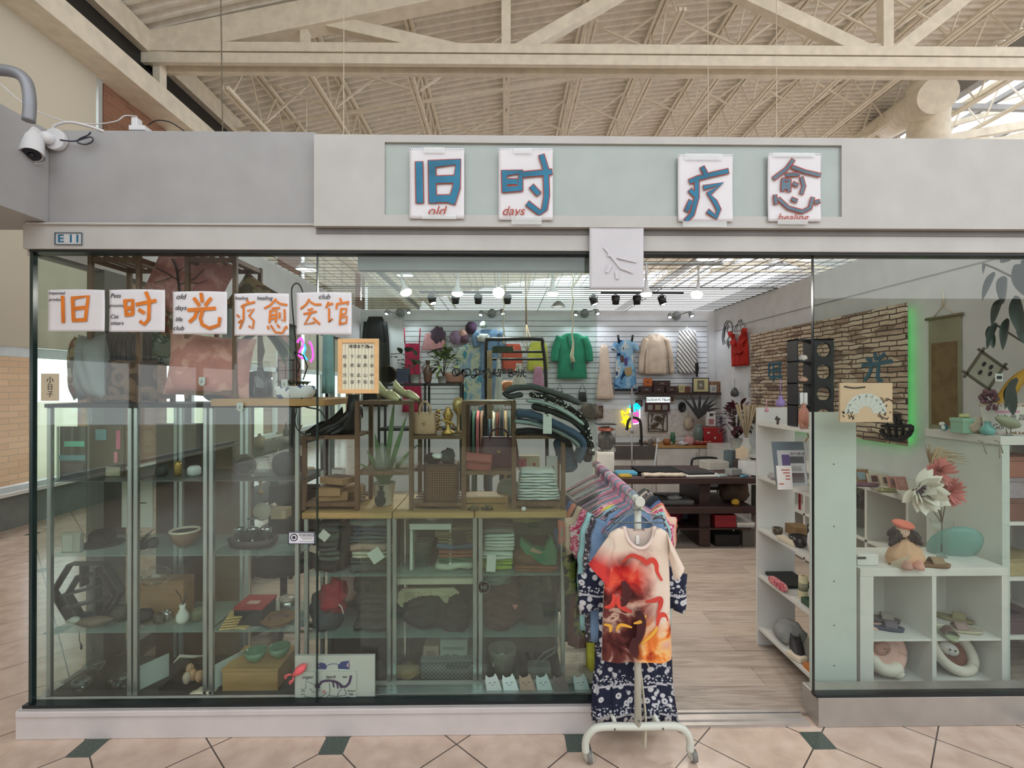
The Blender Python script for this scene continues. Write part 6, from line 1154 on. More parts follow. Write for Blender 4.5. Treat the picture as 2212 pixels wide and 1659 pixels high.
th=thing('steel_sink','stainless steel apron sink behind the clothes rail','sink',(PX(1370,YK),YK+.2,zk-.2));x0_,x1_=PX(1326,YK),PX(1415,YK);m=MB();m.box(x0_,x1_,YK-.03,YK-.01,zk-.2,zk);m.box(x0_,x0_+.02,YK-.01,YK+.4,zk-.2,zk);m.box(x1_-.02,x1_,YK-.01,YK+.4,zk-.2,zk);m.box(x0_,x1_,YK+.4,YK+.45,zk-.2,zk);m.box(x0_,x1_,YK-.01,YK+.4,zk-.2,zk-.19);obj('basin',m,mat((128,120,114),.35,.7,name='brushed_steel'),th)
th=thing('tall_tap','tall dark gooseneck tap over the steel sink','tap',at(1386,968,YK+.42));q=lambda a,b:P(1330+a/13.83,840+b/13.83,YK+.3)
obj('spout',MB().tube([q(*p)for p in smooth([(775,1700),(765,1400),(745,1050),(690,920),(560,860),(440,890),(380,960),(350,1080),(350,1180)])],.022,10),mat((66,64,62),.35,.5),th);obj('spray_head',MB().tube([q(350,1170),q(320,1230)],[.02,.03],10),BLK,th);obj('lever',MB().tube([q(770,1560),q(700,1560)],[.018,.024],8),BLK,th)
item('floor_lamp_pole',MB().tube([at(1365,1130,6.4),at(1365,838,6.4)],.011,8).tube([at(1365,935,6.4),at(1365,925,6.4)],.02,8).tube([at(1365,890,6.4),at(1365,860,6.4)],.014,8).tube([at(1365,840,6.4),at(1374,832,6.4)],.012,6),mat((170,168,172),.4,.4),'slim grey pole standing before the neon signs','pole')
item('broom',MB().tube([Vector((PX(1404,7.3),7.3,.016)),at(1420,955,7.3)],.012,8).tube([at(1420,957,7.3),at(1421,948,7.3)],.02,8),CW,'white broom handle leaning on the sink cabinet','broom')
# things on the worktop
def vs(px,py0,Y,prof,m,label,cat,name=None,n=16):# lathe vessel sized in px
 z0=zk+.001;b=Vector((PX(px,Y),Y,z0));s=Y/F;return item(name or cat.replace(' ','_'),MB().lathe([(r*s,h*s)for r,h in prof],b,n),m,label,cat)
vs(1509,0,7.8,[(5,0),(9,10),(11,24),(8,34),(6,38),(7,41)],mat((112,124,118),.3),'grey-green glazed vase of peacock feathers on the worktop','vase')
m=MB();b=at(1509,905,7.8);[leaf(m,b,(sin(a),.1,1.0),.42,.05,.5+.5*abs(a),7,(0,1,0))for a in(-.5,-.2,.1,.4,.8,1.2,.6)];item('feathers',m,mat((52,50,48),.6,var=.3),'dark peacock feathers fanning from the glazed vase','feathers')
th=pxbox('red_tool_box',(1520,921,1562,955),7.75,.3,mat((176,36,40),.4),'glossy red storage box on the worktop','box',[('white_mark',(.18,.66,.32,.76),CER),('white_mark',(.55,.3,.62,.45),CER)])
th.location.z=zk+.001
a_=pxbox('toy_package',(1527,890,1546,920),7.8,.06,CER,'white and pink package standing on the red box','packet',[('pink_picture',(.2,.1,.8,.5),mat((176,120,120),.6)),('dark_top',(.3,.7,.7,.9),DRK)])
pxbox('toy_package',(1548,897,1561,920),7.8,.06,mat((150,150,152),.5),'grey package standing at the right of the red box','packet',[('dark_stripe',(.5,.1,.9,.9),mat((70,76,90),.5))])
for px,c_,lab,r,h in((1405,(120,112,108),'dark wine cup on the worktop end',5,12),(1412,(150,140,132),'grey owl jar on the worktop',7,14),(1440,(150,90,50),'amber and red glass ornament on the worktop',9,14),(1453,(60,110,80),'green glass leaf ornament on the worktop',6,26),(1424,(214,196,176),'cream mug on the worktop front',5,8),(1447,(190,194,190),'pale teacup on the worktop front',7,6),(1488,(206,150,150),'pink mesh basket on the worktop',11,18),(1507,(206,176,130),'small peach jar at the worktop front',4,8),(1515,(190,190,186),'small silver-topped jar at the worktop front',4,8),(1524,(196,170,90),'small yellow jar at the worktop front',4,8),(1533,(210,200,150),'small cream jar at the worktop front',4,8)):
 vs(px,0,7.62+.1*(px%3),[(r*.7,0),(r,h*.4),(r*.8,h*.85),(r*.5,h)],mat(c_,.35,var=.15),lab,'jar')
item('red_tray',loft(MB(),[(PX(1516,7.62),7.62,zk+.001,.12,.05),(PX(1516,7.62),7.62,zk+.05,.15,.07)],20,4),mat((150,50,44),.4),'shallow red tray under the small jars','tray')
m=MB(Matrix.Translation((PX(1480,7.62),7.66,zk+.012))@Matrix.Rotation(.4,4,'Z'));[m.cbox((0,0,i*.008),(.24,.16,.005),rz=i*.2)for i in range(4)];item('papers',m,PAPER,'loose white papers on the worktop','papers')
# ---------------------------------------------------------------- dark table
zt2=.765;TY0,TY1=5.2,6.05;x0_,x1_=PX(1322,TY0),PX(1633,TY0)
th=thing('dark_table','long dark wooden table with thick leg and low shelf','table',((x0_+x1_)/2,5.6,.014))
obj('tabletop',MB().box(x0_,x1_,TY0,TY1,zt2-.06,zt2),DKW,th,bevel=.005)
for px in(1532,1345):obj('leg',MB().box(PX(px,TY0)-.06,PX(px,TY0)+.06,TY0+.12,TY1-.12,.014,zt2-.06),DKW,th,bevel=.005)
obj('low_shelf',MB().box(x0_,x1_,TY0+.02,TY1-.1,.39,.46),DKW,th,bevel=.004);obj('foot_rail',MB().box(PX(1450,TY0),x1_,TY0+.1,TY1-.1,.2,.215),DKW,th)
TT=lambda px,Y,z=zt2+.001:Vector((PX(px,Y),Y,z))
item('black_garment',folded(MB(),PX(1372,5.5),PX(1462,5.5),5.35,5.7,zt2+.001,.05,2,2),BCL,'black garment laid on the dark table','garment')
item('beaded_textile',folded(MB(),PX(1388,5.3),PX(1478,5.3),5.24,5.36,zt2+.001,.035,3,1),pat2('beaded',[(120,104,92),(176,164,150)],'voro',90,thr=(.3,)),'beaded beige textile at the front edge of the dark table','textile')
th=thing('laptop','closed black laptop on pale papers on the dark table','laptop',TT(1505,5.4));obj('case',MB().cbox(TT(1505,5.45)+Vector((0,0,.02)),(.3,.22,.02),rz=.12),BLK,th,bevel=.004);obj('pad',MB().cbox(TT(1510,5.42)+Vector((0,0,.005)),(.4,.28,.008),rz=.05),CER,th)
for i,(px,Y,w,d,h,c_,lab)in enumerate(((1352,5.45,.22,.14,.03,(90,160,190),'pale blue tray at the left of the dark table'),(1350,5.3,.12,.1,.02,(190,160,60),'yellow cloth scrap at the left of the dark table'),(1542,5.8,.26,.2,.09,(196,190,180),'stack of pale papers at the back of the dark table'),(1584,5.4,.14,.1,.06,(150,150,148),'clear plastic box on the dark table'),(1558,5.3,.12,.06,.015,(180,196,196),'small white card on the dark table'),(1607,5.28,.1,.03,.01,(90,170,200),'cyan strap at the table front edge'),(1620,5.45,.14,.2,.14,(206,206,204),'white printer at the right end of the dark table'),(1598,5.7,.16,.1,.12,(70,60,58),'dark clutter box at the right of the dark table'),(1576,5.85,.12,.1,.2,(90,104,110),'blue-grey pen holder at the back of the dark table'))):
 c=TT(px,Y);th=thing('table_box',lab,'desk item',c);obj('body',MB().cbox(c+Vector((0,0,h/2)),(w,d,h),rz=.1*i),mat(c_,.5),th,bevel=.004);obj('lid',MB().cbox(c+Vector((0,0,h+.003)),(w*.9,d*.9,.005),rz=.1*i),mat(tuple(v*.85 for v in c_),.5),th)
item('gift_tag_board',MB().prism([(lambda q:(q.x,q.z))(at(a,b,5.6))for a,b in((1591,970),(1600,969),(1602,964),(1609,964),(1612,970),(1617,971),(1616,988),(1607,995),(1591,990))],5.6,5.62),mat((224,200,172),.7),'peach tag-shaped board standing on the table','board')
th=thing('metal_chair','black metal tube chair behind the dark table','chair',(PX(1520,6.4),6.4,.014));c=at(1522,1000,6.4);obj('backrest',MB().tube([at(*p,6.4)for p in smooth([(1494,1035),(1494,1000),(1502,990),(1540,989),(1550,996),(1552,1030)])],.015,8),BLK,th)
obj('seat',MB().box(c.x-.2,c.x+.2,6.15,6.5,.44,.48),BLK,th,bevel=.01);[obj('leg',MB().tube([(c.x+sx*.18,6.3+sy*.13,.014),(c.x+sx*.18,6.3+sy*.13,.44)],.012),BLK,th)for sx in(-1,1)for sy in(-1,1)]
# under the table
for i,(px0,px1,z,h,c_,lab,d)in enumerate(((1392,1500,.461,.04,(96,92,90),'grey keyboard lying on the table low shelf',.25),(1546,1592,.216,.13,(150,36,46),'crimson box under the dark table',.3),(1594,1632,.216,.05,(206,200,192),'white ribbed rack beside the crimson box',.3),(1546,1600,.015,.12,(24,20,22),'black crate on the floor under the table',.3),(1432,1465,.216,.03,(190,160,110),'thin yellow board under the dark table',.2),(1606,1632,.015,.2,(96,92,84),'grey bag on the floor at the right table end',.2))):
 x0_,x1_=PX(px0,5.3),PX(px1,5.3);th=thing('stored_box',lab,'box',((x0_+x1_)/2,5.45,z));obj('body',MB().box(x0_,x1_,5.32,5.32+d,z,z+h),mat(c_,.6),th,bevel=.005);obj('lid',MB().box(x0_-.002,x1_+.002,5.318,5.322+d,z+h-.02,z+h+.002),mat(tuple(min(255,v*1.15)for v in c_),.6),th,bevel=.002)
for i,(px,Y,z,r,c_,lab)in enumerate(((1395,5.45,.50,(.05,.05,.05),(120,116,60),'small olive pot on the low shelf'),(1420,5.4,.461,(.1,.08,.05),(60,54,54),'dark cloth heap on the low shelf'),(1455,5.4,.50,(.08,.06,.03),(150,148,146),'pale hanger tangle on the keyboard'),(1585,5.5,.461,(.16,.1,.13),(96,78,66),'brown paper bag on the low shelf at right'),(1588,5.3,.461,(.04,.03,.035),(206,160,60),'yellow toy duck on the low shelf'),(1448,5.6,.216,(.12,.1,.12),(150,60,86),'magenta bag under the dark table'),(1470,5.7,.216,(.14,.1,.12),(120,130,156),'pale blue bundle under the dark table'),(1430,5.7,.015,(.16,.1,.1),(40,38,40),'dark bundle on the floor under the table'))):
 item('bundle',lump(MB(),(PX(px,Y),Y,z),r,i,.2),cloth(c_),lab,'bundle')
# right rear corner: white desk, red-leaved plant, pampas
th=thing('white_desk','white corner desk with open side below the burgundy plant','desk',(3.1,6.9,.014));obj('desk_top',MB().box(PX(1545,7.2),XR-.02,6.1,7.5,.84,.87),CER,th,bevel=.003);obj('side_panel',MB().box(PX(1545,7.2),PX(1545,7.2)+.025,6.2,7.5,.014,.84),CER,th);obj('side_panel',MB().box(XR-.05,XR-.02,6.2,7.5,.014,.84),CER,th);obj('desk_shelf',MB().box(PX(1545,7.2)+.03,XR-.05,6.2,7.5,.5,.52),CER,th)
def bush(name,q,r,n,L,w,m,label,cat='plant',potm=None,pr=.08,ph=.14,seed=2,z0=None):
 rr=random.Random(seed);th=thing(name,label,cat,q);q=Vector(q);base=q if z0 is None else Vector((q.x,q.y,z0));obj('pot',pot(MB(),base,pr*.8,pr,ph),potm or CER,th);mb=MB();c=q+Vector((0,0,ph+r[2]))
 st=MB();
 for i in range(n):
  d=Vector((rr.gauss(0,1),rr.gauss(0,1),rr.gauss(0,1)+.3)).normalized();p=c+Vector((d.x*r[0],d.y*r[1],d.z*r[2]))*rr.uniform(.5,1)
  leaf(mb,p,d+Vector((0,0,.2)),L*rr.uniform(.7,1.2),w,.8,4)
  if i%4==0:st.tube([base+Vector((0,0,ph)),(base+p)/2+Vector((0,0,.05)),p],.004,4)
 obj('foliage',mb,m,th);obj('stem',st,mat((80,66,50),.8),th);return th
BUR=mat((92,40,56),.5,var=.4,name='burgundy_leaf')
bush('burgundy_plant',(PX(1590,6.8),6.8,.871),(.22,.15,.26),90,.11,.07,BUR,'burgundy-leaved plant in the far right corner',seed=5)
th=thing('pampas_vase','vase of tall pale dried grasses beside the burgundy plant','vase',(PX(1612,6.3),6.3,.871));q=Vector((PX(1612,6.3),6.3,.871));obj('vase',MB().lathe([(.05,0),(.07,.08),(.04,.18),(.05,.2)],q,16),CER,th);m=MB();[m.tube([q+Vector((0,0,.18)),q+Vector((.13*sin(a),.03*cos(a),.62))],[.006,.016],5)for a in[k*.5 for k in range(12)]];obj('stems',m,mat((190,172,140),.8),th)
pxbox('wall_note',(1616,826,1634,858),6.95,.004,PAPER,'white notice sheet near the stone panel','notice',[('brown_mark',(.5,.1,.8,.35),mat((110,60,50),.6)),('text_line',(.1,.8,.8,.83),INK),('text_line',(.1,.65,.7,.68),INK)])
c=at(1587,848,7.3);item('hanging_ornament',MB().lathe([(.0001,-.07),(.05,-.05),(.06,0),(.03,.06),(.0001,.08)],c,14).tube([c+Vector((0,0,.08)),c+Vector((0,0,.2))],.003),mat((90,90,92),.4,.3),'grey hanging lantern ornament by the right wall','ornament')
# pedestal with glass tank left of the sink
pxbox('white_pedestal',(1290,977,1327,1060),5.6,.25,mat((206,200,190),.6),'white pedestal cabinet left of the sink','pedestal',[('door_panel',(.08,.05,.92,.95),mat((198,192,182),.6))])
c=Vector((PX(1308,5.7),5.72,PZ(977,5.6)+.001));th=thing('flower_tank','glass tank of dark dried flowers with coral top on the pedestal','tank',c);obj('glass_body',MB().box(c.x-.1,c.x+.1,5.62,5.82,c.z,c.z+.3),CLG,th);obj('dried_flowers',lump(MB(),c+Vector((0,0,.01)),(.085,.085,.13),6,.3),mat((84,78,74),.8,var=.5),th);obj('coral_blooms',lump(MB(),c+Vector((0,0,.22)),(.085,.08,.03),7,.3),mat((214,120,100),.8),th);obj('rim',MB().box(c.x-.105,c.x+.105,5.615,5.825,c.z+.3,c.z+.31),BLK,th)
# small bags on the slatted wall
for i,(px,w,h,lab)in enumerate(((1209,.12,.17,'small black tote hanging left of the satin jumpsuit'),(1258,.14,.16,'black square handbag hanging under the green blazer'))):
 c=at(px,868,BWY);th=thing('hanging_bag',lab,'bag',c);obj('body',loft(MB(Matrix.Translation(c)),[(0,0,0,w/2,.03),(0,0,h*.9,w/2*.85,.02),(0,0,h,w/2*.8,.012)],20,5),mat((52,52,58),.6),th);obj('strap',MB().tube([c+Vector((-w*.4,0,h)),c+Vector((0,0,h+.14)),c+Vector((w*.4,0,h))],.005),BLK,th)
item('straw_hats',lump(MB(),at(1275,890,BWY)-Vector((0,0,.12)),(.16,.08,.14),8,.25),mat((120,108,98),.8,var=.3),'taupe knitted hat heap at the end of the slatted wall','hats')
# ---------------------------------------------------------------- black rail with scarves in mid shop
YR=4.4;q=lambda a,b:P(a,b,YR)
th=thing('garment_rail','black arched garment rail in the middle of the shop','rail',(PX(1115,YR),YR,.014))
obj('frame',MB().tube([q(*p)for p in smooth([(1050,1300),(1050,900),(1050,745),(1056,734),(1080,733),(1165,733),(1172,745),(1180,850),(1184,1300)],5)],.016,8),BLK,th)
for y0 in(760,776):obj('crossbar',MB().tube([q(1051,y0),q(1176,y0)],.011,8),BLK,th)
for px in(1050,1184):obj('foot',MB().tube([(PX(px,YR),YR-.25,.04),(PX(px,YR),YR+.25,.04)],.014),BLK,th)
def drape(px,Y,m,label,cat='scarf',folds=6,name=None,dep=.05,tw=.5):
 x0,y0,x1,y1=px;a,b=at(x0,y1,Y),at(x1,y0,Y);cx=(a.x+b.x)/2;w=(b.x-a.x)/2
 return item(name or cat.replace(' ','_'),loft(MB(),[(cx,Y,b.z+(a.z-b.z)*i/9,w*(tw+(1-tw)*i/9),dep/2)for i in range(10)],24,2.5,folds,.4,x0),m,label,cat)
drape((1052,758,1064,905),YR-.03,pat2('bark_print',[(110,92,72),(168,150,120)],'noise',12,thr=(.55,),interp='LINEAR'),'brown mottled scarf hanging on the left of the black rail',tw=.9)
drape((1066,776,1088,890),YR-.04,cloth((206,208,200)),'long off-white scarf hanging on the black rail',tw=.35)
drape((1104,785,1138,840),YR-.05,cloth((214,208,196)),'white fringed shawl on a hanger on the black rail',tw=.3)
drape((1062,748,1110,762),YR,cloth((72,82,66)),'olive green cloth draped over the rail crossbar','cloth',tw=.9)
item('leather_pouch',lump(MB(),at(1098,832,YR)-Vector((0,0,.05)),(.08,.04,.05),3,.15),mat((190,122,82),.6),'orange leather pouch hanging on the black rail','pouch')
for i,(px,py0,py1,Y,lab)in enumerate(((1088,594,742,5.5,'white tasselled rope hanging near the facing lamp'),(1237,548,782,4.6,'white knotted rope tassel hanging before the green blazer'))):
 a,b=at(px,py0,Y),at(px,py1,Y);n=16;item('rope_tassel',MB().tube([a+(b-a)*k/n+Vector((.008*sin(k*2),0,0))for k in range(n+1)],[.007 if k<n-3 else.02-.004*(n-k)for k in range(n+1)],7),CREAM,lab,'tassel')
a=at(1135,568,5.0);c=at(1139,748,5.0);th=thing('macrame_hanger','macrame hanger holding a clear glass bulb','plant hanger',c)
obj('cords',MB().tube([a,at(1137,700,5)],.009,6).tube([at(1137,700,5),at(1129,740,5),at(1138,757,5)],.004,5).tube([at(1137,700,5),at(1148,740,5),at(1140,757,5)],.004,5).tube([at(1137,700,5),at(1138,740,4.96),at(1139,757,5)],.004,5),mat((176,150,120),.8),th);obj('glass_bulb',MB().lathe([(.0001,-.04),(.035,-.02),(.035,.01),(.012,.045)],c,18),CLG,th)
# clothes rail seen through the bamboo frames
YQ=5.0;th=thing('clothes_rail','low rail of mixed clothes seen through the bamboo frames','rail',(PX(1060,YQ),YQ,.014));zq_=PZ(874,YQ)
obj('rail',MB().tube([(PX(1002,YQ),YQ,zq_),(PX(1112,YQ),YQ,zq_)],.012),SILV,th);[obj('post',MB().tube([(PX(p,YQ),YQ,.014),(PX(p,YQ),YQ,zq_)],.012),SILV,th)for p in(1002,1112)]
RC=[(60,66,96),(40,40,44),(70,104,88),(196,122,124),(150,120,100),(36,38,40),(96,116,130),(206,196,176),(120,70,60),(60,60,64),(176,150,116),(90,100,96)]
RN=['navy','black','sage green','salmon pink','tan','jet black','steel blue','ivory','rust brown','charcoal','camel','grey-green']
for i,(c_,nm)in enumerate(zip(RC,RN)):
 x=PX(1008+i*8.4,YQ);rr=random.Random(i);h=rr.uniform(.55,.95);m=loft(MB(),[(x,YQ,zq_-.06,.012,.04),(x,YQ,zq_-.11,.016,.18),(x,YQ,zq_-.5,.02,.2),(x,YQ,zq_-h,.022,.21)],20,3,7,.2,i)
 item('hung_garment',m,cloth(c_),'%s garment edge-on on the rail behind the bamboo frames'%nm,'garment')
 item('rail_hanger',MB().tube([(x,YQ-.015,zq_+.005),(x,YQ,zq_+.018),(x,YQ+.015,zq_),(x,YQ,zq_-.06)],.003,5),HP,'pink hanger hook of the %s garment behind the bamboo frames'%nm,'hanger',group='pink hooks on the low rail')
# dark shelf with plants at the back left
YD=5.6;zD=PZ(828,YD);th=thing('black_shelf','tall black metal shelf carrying plants and baskets','shelf',(PX(870,YD),YD+.15,.014));x0_,x1_=PX(818,YD),PX(995,YD)
for z in(zD,zD-.5,zD-.95):obj('shelf_board',MB().box(x0_,x1_,YD,YD+.32,z-.03,z),BLK,th)
for x in(x0_,PX(918,YD),x1_):[obj('post',MB().box(x-.012,x+.012,y-.012,y+.012,.014,zD),BLK,th)for y in(YD+.012,YD+.308)]
OD=lambda px,Y=YD+.12:Vector((PX(px,Y),Y,zD+.001))
c=OD(838);item('round_basket',MB(Matrix.Translation(c+Vector((0,0,.1)))).lathe([(.095,.06),(.1,0),(.095,-.06),(.085,-.06),(.085,.06),(.095,.06)],(0,0,0),26,(0,-1,0)).ell((0,.03,0),(.084,.03,.084)),mat((112,86,62),.8,bump=.5),'round brown basket lying open on the black shelf','basket')
pxbox('navy_box',(856,796,882,827),YD+.05,.12,mat((48,56,78),.6),'navy fabric box on the black shelf','box',[('fold_band',(0,.78,1,.86),mat((66,76,100),.6))])
th=thing('dotted_planter','white polka-dot pot with trailing vine on the black shelf','plant',OD(897));obj('pot',pot(MB(),OD(897),.05,.065,.1),pat2('polka',[(60,60,60),(222,222,216)],'voro',60,.3,thr=(.12,)),th);m=MB();rr=random.Random(3)
for i in range(14):leaf(m,OD(897)+Vector((rr.uniform(-.28,.02),0,.18+rr.uniform(0,.2))),(rr.uniform(-1,1),-.4,rr.uniform(-.6,.6)),.1,.07,.8,4)
obj('foliage',m,G2,th);obj('vine',MB().tube([OD(897)+Vector(p)for p in((0,0,.1),(-.03,0,.25),(-.15,0,.34),(-.28,0,.33))],.005,5),G2,th)
vz=OD(924);item('brown_vase',MB().lathe([(.03,0),(.04,.02),(.05,.09),(.045,.16),(.02,.2),(.025,.25),(.035,.26)],vz,20).tube([vz+Vector((-.03,0,.22)),vz+Vector((-.06,0,.18)),vz+Vector((-.045,0,.1))],.006),mat((92,62,50),.4,var=.3),'brown two-handled vase on the black shelf','vase')
th=bush('pothos',tuple(OD(958)),(.16,.1,.14),46,.1,.06,mat((120,146,72),.5,var=.3),'pale green pothos with trailing leaves on the black shelf',seed=8,pr=.07,ph=.08)
m=MB();rr=random.Random(9);[leaf(m,OD(948+rr.uniform(-8,22))+Vector((0,-.05,.34+rr.uniform(-.04,.16))),(rr.uniform(-1,1),-.4,.1),.13,.09,.9,5)for _ in range(10)];item('dark_foliage',m,G2,'large dark leaves rising above the pale pothos','leaves')
item('slatted_basket',loft(MB(),[(OD(982).x,OD(982).y,zD+.001+z,.1+z*.2,.07)for z in(0,.03,.06,.09,.12)],20,3),wood('slat_brown',(120,82,66),(90,60,50),12,(1,1,30)),'brown slatted basket at the right end of the black shelf','basket')
drape((696,655,722,850),5.4,cloth((140,186,180)),'pale teal sheer dress hanging near the side glass','dress',tw=.8)
garment((778,700,796,800),BWY+.02,BOT,cloth((206,206,204)),'white shirt hanging beside the black cardigan','shirt')
# black metal shelving by the side glass
th=thing('metal_shelving','black metal shelving of trinkets along the left side glass','shelf',(-2.0,4.5,.014))
for y in(3.6,4.5,5.4):
 for x in(-2.25,-1.9):obj('post',MB().box(x-.015,x+.015,y-.015,y+.015,.014,1.72),BLK,th)
lv=(.42,.82,1.2,1.6)
for z in lv:obj('shelf_board',MB().box(-2.26,-1.89,3.6,5.4,z-.02,z),BLK,th)
rr=random.Random(11);names=[('vase','vase'),('lidded jar','jar'),('bowl','bowl'),('bottle','bottle'),('goblet','goblet')];colr=[((150,130,100),'tan'),((70,80,70),'dark green'),((200,196,186),'cream'),((110,60,50),'russet'),((60,60,66),'slate'),((176,150,90),'brassy')]
profs={'vase':[(.03,0),(.045,.05),(.02,.12),(.03,.15)],'lidded jar':[(.035,0),(.045,.05),(.04,.09),(.015,.1),(.012,.12)],'bowl':[(.02,0),(.05,.03),(.06,.06)],'bottle':[(.028,0),(.03,.09),(.01,.12),(.01,.17)],'goblet':[(.03,0),(.006,.02),(.008,.07),(.035,.12)]}
for zi,z in enumerate(lv):
 for k in range(6):
  nm,ct=names[(k+zi*2)%5];cc,cn=colr[(k*2+zi)%6];y=3.68+k*.31
  item(nm.replace(' ','_'),MB().lathe(profs[nm],(-1.98-rr.uniform(0,.15),y,z+.001),14),mat(cc,.35,var=.2),'%s %s on the %s trinket shelf by the side glass, %s from front'%(cn,nm,('lowest','second','third','top')[zi],('first','second','third','fourth','fifth','last')[k]),ct)
# ---------------------------------------------------------------- right side: shelving units behind the fixed pane
UW=mat((196,204,196),.5,var=.02,name='pale_laminate');U2=mat((214,212,206),.5,var=.02,name='white_laminate')
ux0,ux1,uy0,uy1,uz=1.674,1.925,2.72,3.32,1.585
th=thing('open_bookcase','tall white open bookcase beside the shop entrance','bookcase',((ux0+ux1)/2,3.0,.014))
obj('side_panel',MB().box(ux0,ux1,uy0,uy0+.018,.014,uz),UW,th,bevel=.001);obj('side_panel',MB().box(ux0,ux1,uy1-.018,uy1,.014,uz),U2,th)
lz=[1.488,1.136,.79,.485,.139]
for z in lz:obj('shelf',MB().box(ux0+.004,ux1,uy0+.018,uy1-.018,z-.02,z),U2,th)
m=MB();[m.tube([(1.80,uy0-.0008,z),(1.80,uy0+.001,z)],.004,8)for z in(1.3,.96,.66,.42,.2)];obj('screw_hole',m,BLK,th)
def U(y,z,x=1.76):return Vector((x,y,z+.001))
# black shelf tower with round windows
c=at(1764,892,2.9);th=thing('round_window_rack','black wooden rack with four round openings on the bookcase','rack',Vector((c.x,2.95,1.49)))
x0_,x1_=PX(1758,2.9),PX(1802,2.9);zt_=PZ(731,2.9);m=MB();N_=22;pan=[]
for i,py in enumerate((757,802,847,890)):
 cz=PZ(py,2.9);hh=(zt_-1.49)/4;z0_,z1_=1.49+hh*(3-i),1.49+hh*(4-i);cx=(x0_+x1_)/2;r=.042;cz=(z0_+z1_)/2
 for y in(2.90,2.915):
  ring=[(cx+r*cos(2*pi*k/N_),y,cz+r*sin(2*pi*k/N_))for k in range(N_)]
  sq=[]
  for k in range(N_):
   a=2*pi*k/N_;s_=max(abs(cos(a))/((x1_-x0_)/2),abs(sin(a))/(hh/2));sq.append((cx+cos(a)/s_,y,cz+sin(a)/s_))
  m.add(ring+sq,[(k,(k+1)%N_,N_+(k+1)%N_,N_+k)for k in range(N_)])
 m.lathe([(r,0),(r,.015)],(cx,2.915,cz),N_,(0,-1,0))if 0 else None
obj('pierced_panel',m,BLK,th);m=MB();m.box(x0_-.1,x0_-.092,2.9,3.0,1.49,zt_);m.box(x0_-.1,x1_,2.9,3.0,zt_-.008,zt_);m.box(x0_-.004,x0_+.002,2.9,3.0,1.49,zt_);obj('case',m,BLK,th)
for k in range(1,4):z=1.49+(zt_-1.49)*k/4;obj('shelf',MB().box(x0_-.1,x0_,2.9,3.0,z-.006,z),BLK,th)
for k,(c_,lab)in enumerate((((206,200,190),'white flower ornament in the top cell of the black rack'),((176,140,120),'pink shell in the second cell of the black rack'),((220,220,216),'white twin boxes in the third cell of the black rack'))):
 z=1.49+(zt_-1.49)*(3-k)/4;item('rack_ornament',lump(MB(),(x0_-.05,2.93,z+.001),(.03,.02,.02),k,.2)if k<2 else MB().box(x0_-.07,x0_-.05,2.92,2.95,z,z+.07).box(x0_-.045,x0_-.025,2.92,2.95,z,z+.07),mat(c_,.5),lab,'ornament')
# hanging pouches over the bookcase
for i,(px,py,r,c_,lab)in enumerate(((1686,866,.026,(150,128,190),'sheer lilac pouch hanging over the bookcase'),(1656,884,.012,(196,140,150),'small pink pouch hanging left of the lilac one'))):
 c=at(px,py,2.95);th=thing('sachet',lab,'pouch',c);obj('bag',MB().lathe([(.0001,-r*1.4),(r*.9,-r*1.2),(r,-r*.2),(r*.35,r*.8),(r*.5,r*1.2)],c,18),mat(c_,.5,alpha=.8),th);obj('cord',MB().tube([c+Vector((0,0,r)),c+Vector((0,0,r*5))],.0025),mat(c_,.6),th)
c=U(2.86,1.488,1.72);item('perfume_bottle',MB().lathe([(.02,0),(.028,.02),(.028,.09),(.012,.12),(.012,.14)],c,18),mat((206,140,120),.15,alpha=.6),'rose tinted tall glass bottle on the bookcase top shelf','bottle')
c=U(2.80,1.44,1.70);m=MB();[m.tube([c+Vector(p)for p in smooth([(0,0,.06),(s*.03,0,.09),(s*.035,0,.05),(0,0,.05)])],.003,5)for s in(-1,1)];m.tube([c+Vector((0,0,.055)),c+Vector((.01,0,0)),c+Vector((-.01,0,-.03))],.003,5);item('brown_bow',m,mat((160,110,76),.6),'brown twine bow hanging from the bookcase top shelf','bow')
item('wire_figure',MB().tube([U(3.1,1.488,1.70)+Vector(p)for p in((0,0,0),(0,0,.02),(.01,0,.035),(0,.01,.045),(-.01,0,.03))],.008,6),mat((80,66,56),.5),'small dark bird figurine at the back of the top shelf','figurine')
# brochures, note, singing bowl
def lean(px,Y,m,label,cat,parts=(),tilt=.2,name=None,th_=.008,rz=0):
 x0,y0,x1,y1=px;a,b=at(x0,y1,Y),at(x1,y0,Y);c=Vector(((a.x+b.x)/2,Y,a.z));w,h=b.x-a.x,b.z-a.z
 t_=thing(name or cat.replace(' ','_'),label,cat,c);T_=Matrix.Translation(c)@Matrix.Rotation(rz,4,'Z')@Matrix.Rotation(-tilt,4,'X')
 obj('board',MB(T_).box(-w/2,w/2,0,th_,0,h),m,t_,bevel=.0008)
 for nm,(u0,v0,u1,v1),mm in parts:obj(nm,MB(T_).box(-w/2+u0*w,-w/2+u1*w,-.0012,.001,v0*h,v1*h),mm,t_)
 return t_
Lm=lambda c_:mat(c_,.6)
def onz(px,Y,z,w,h):x=PX(px,Y);s=F/Y;y1=833-(z-HC)*s;return(px-w/2*s,y1-h*s,px+w/2*s,y1)
r_=lean(onz(1712,2.98,1.137,.19,.26),2.98,Lm((110,120,128)),'grey event brochure stand on the second shelf of the bookcase','brochure',[('white_page',(.12,.02,.98,.8),Lm((196,194,196))),('violet_photo',(.25,.45,.5,.7),Lm((110,90,140))),('dark_photo',(.5,.5,.95,.66),Lm((70,66,74))),('title_band',(.35,.32,.85,.45),Lm((214,210,206))),('photo_grid',(.5,.05,.9,.28),Lm((120,70,66)))])
text('现代横演',.022,INK,at(1722,981,2.955),r_)
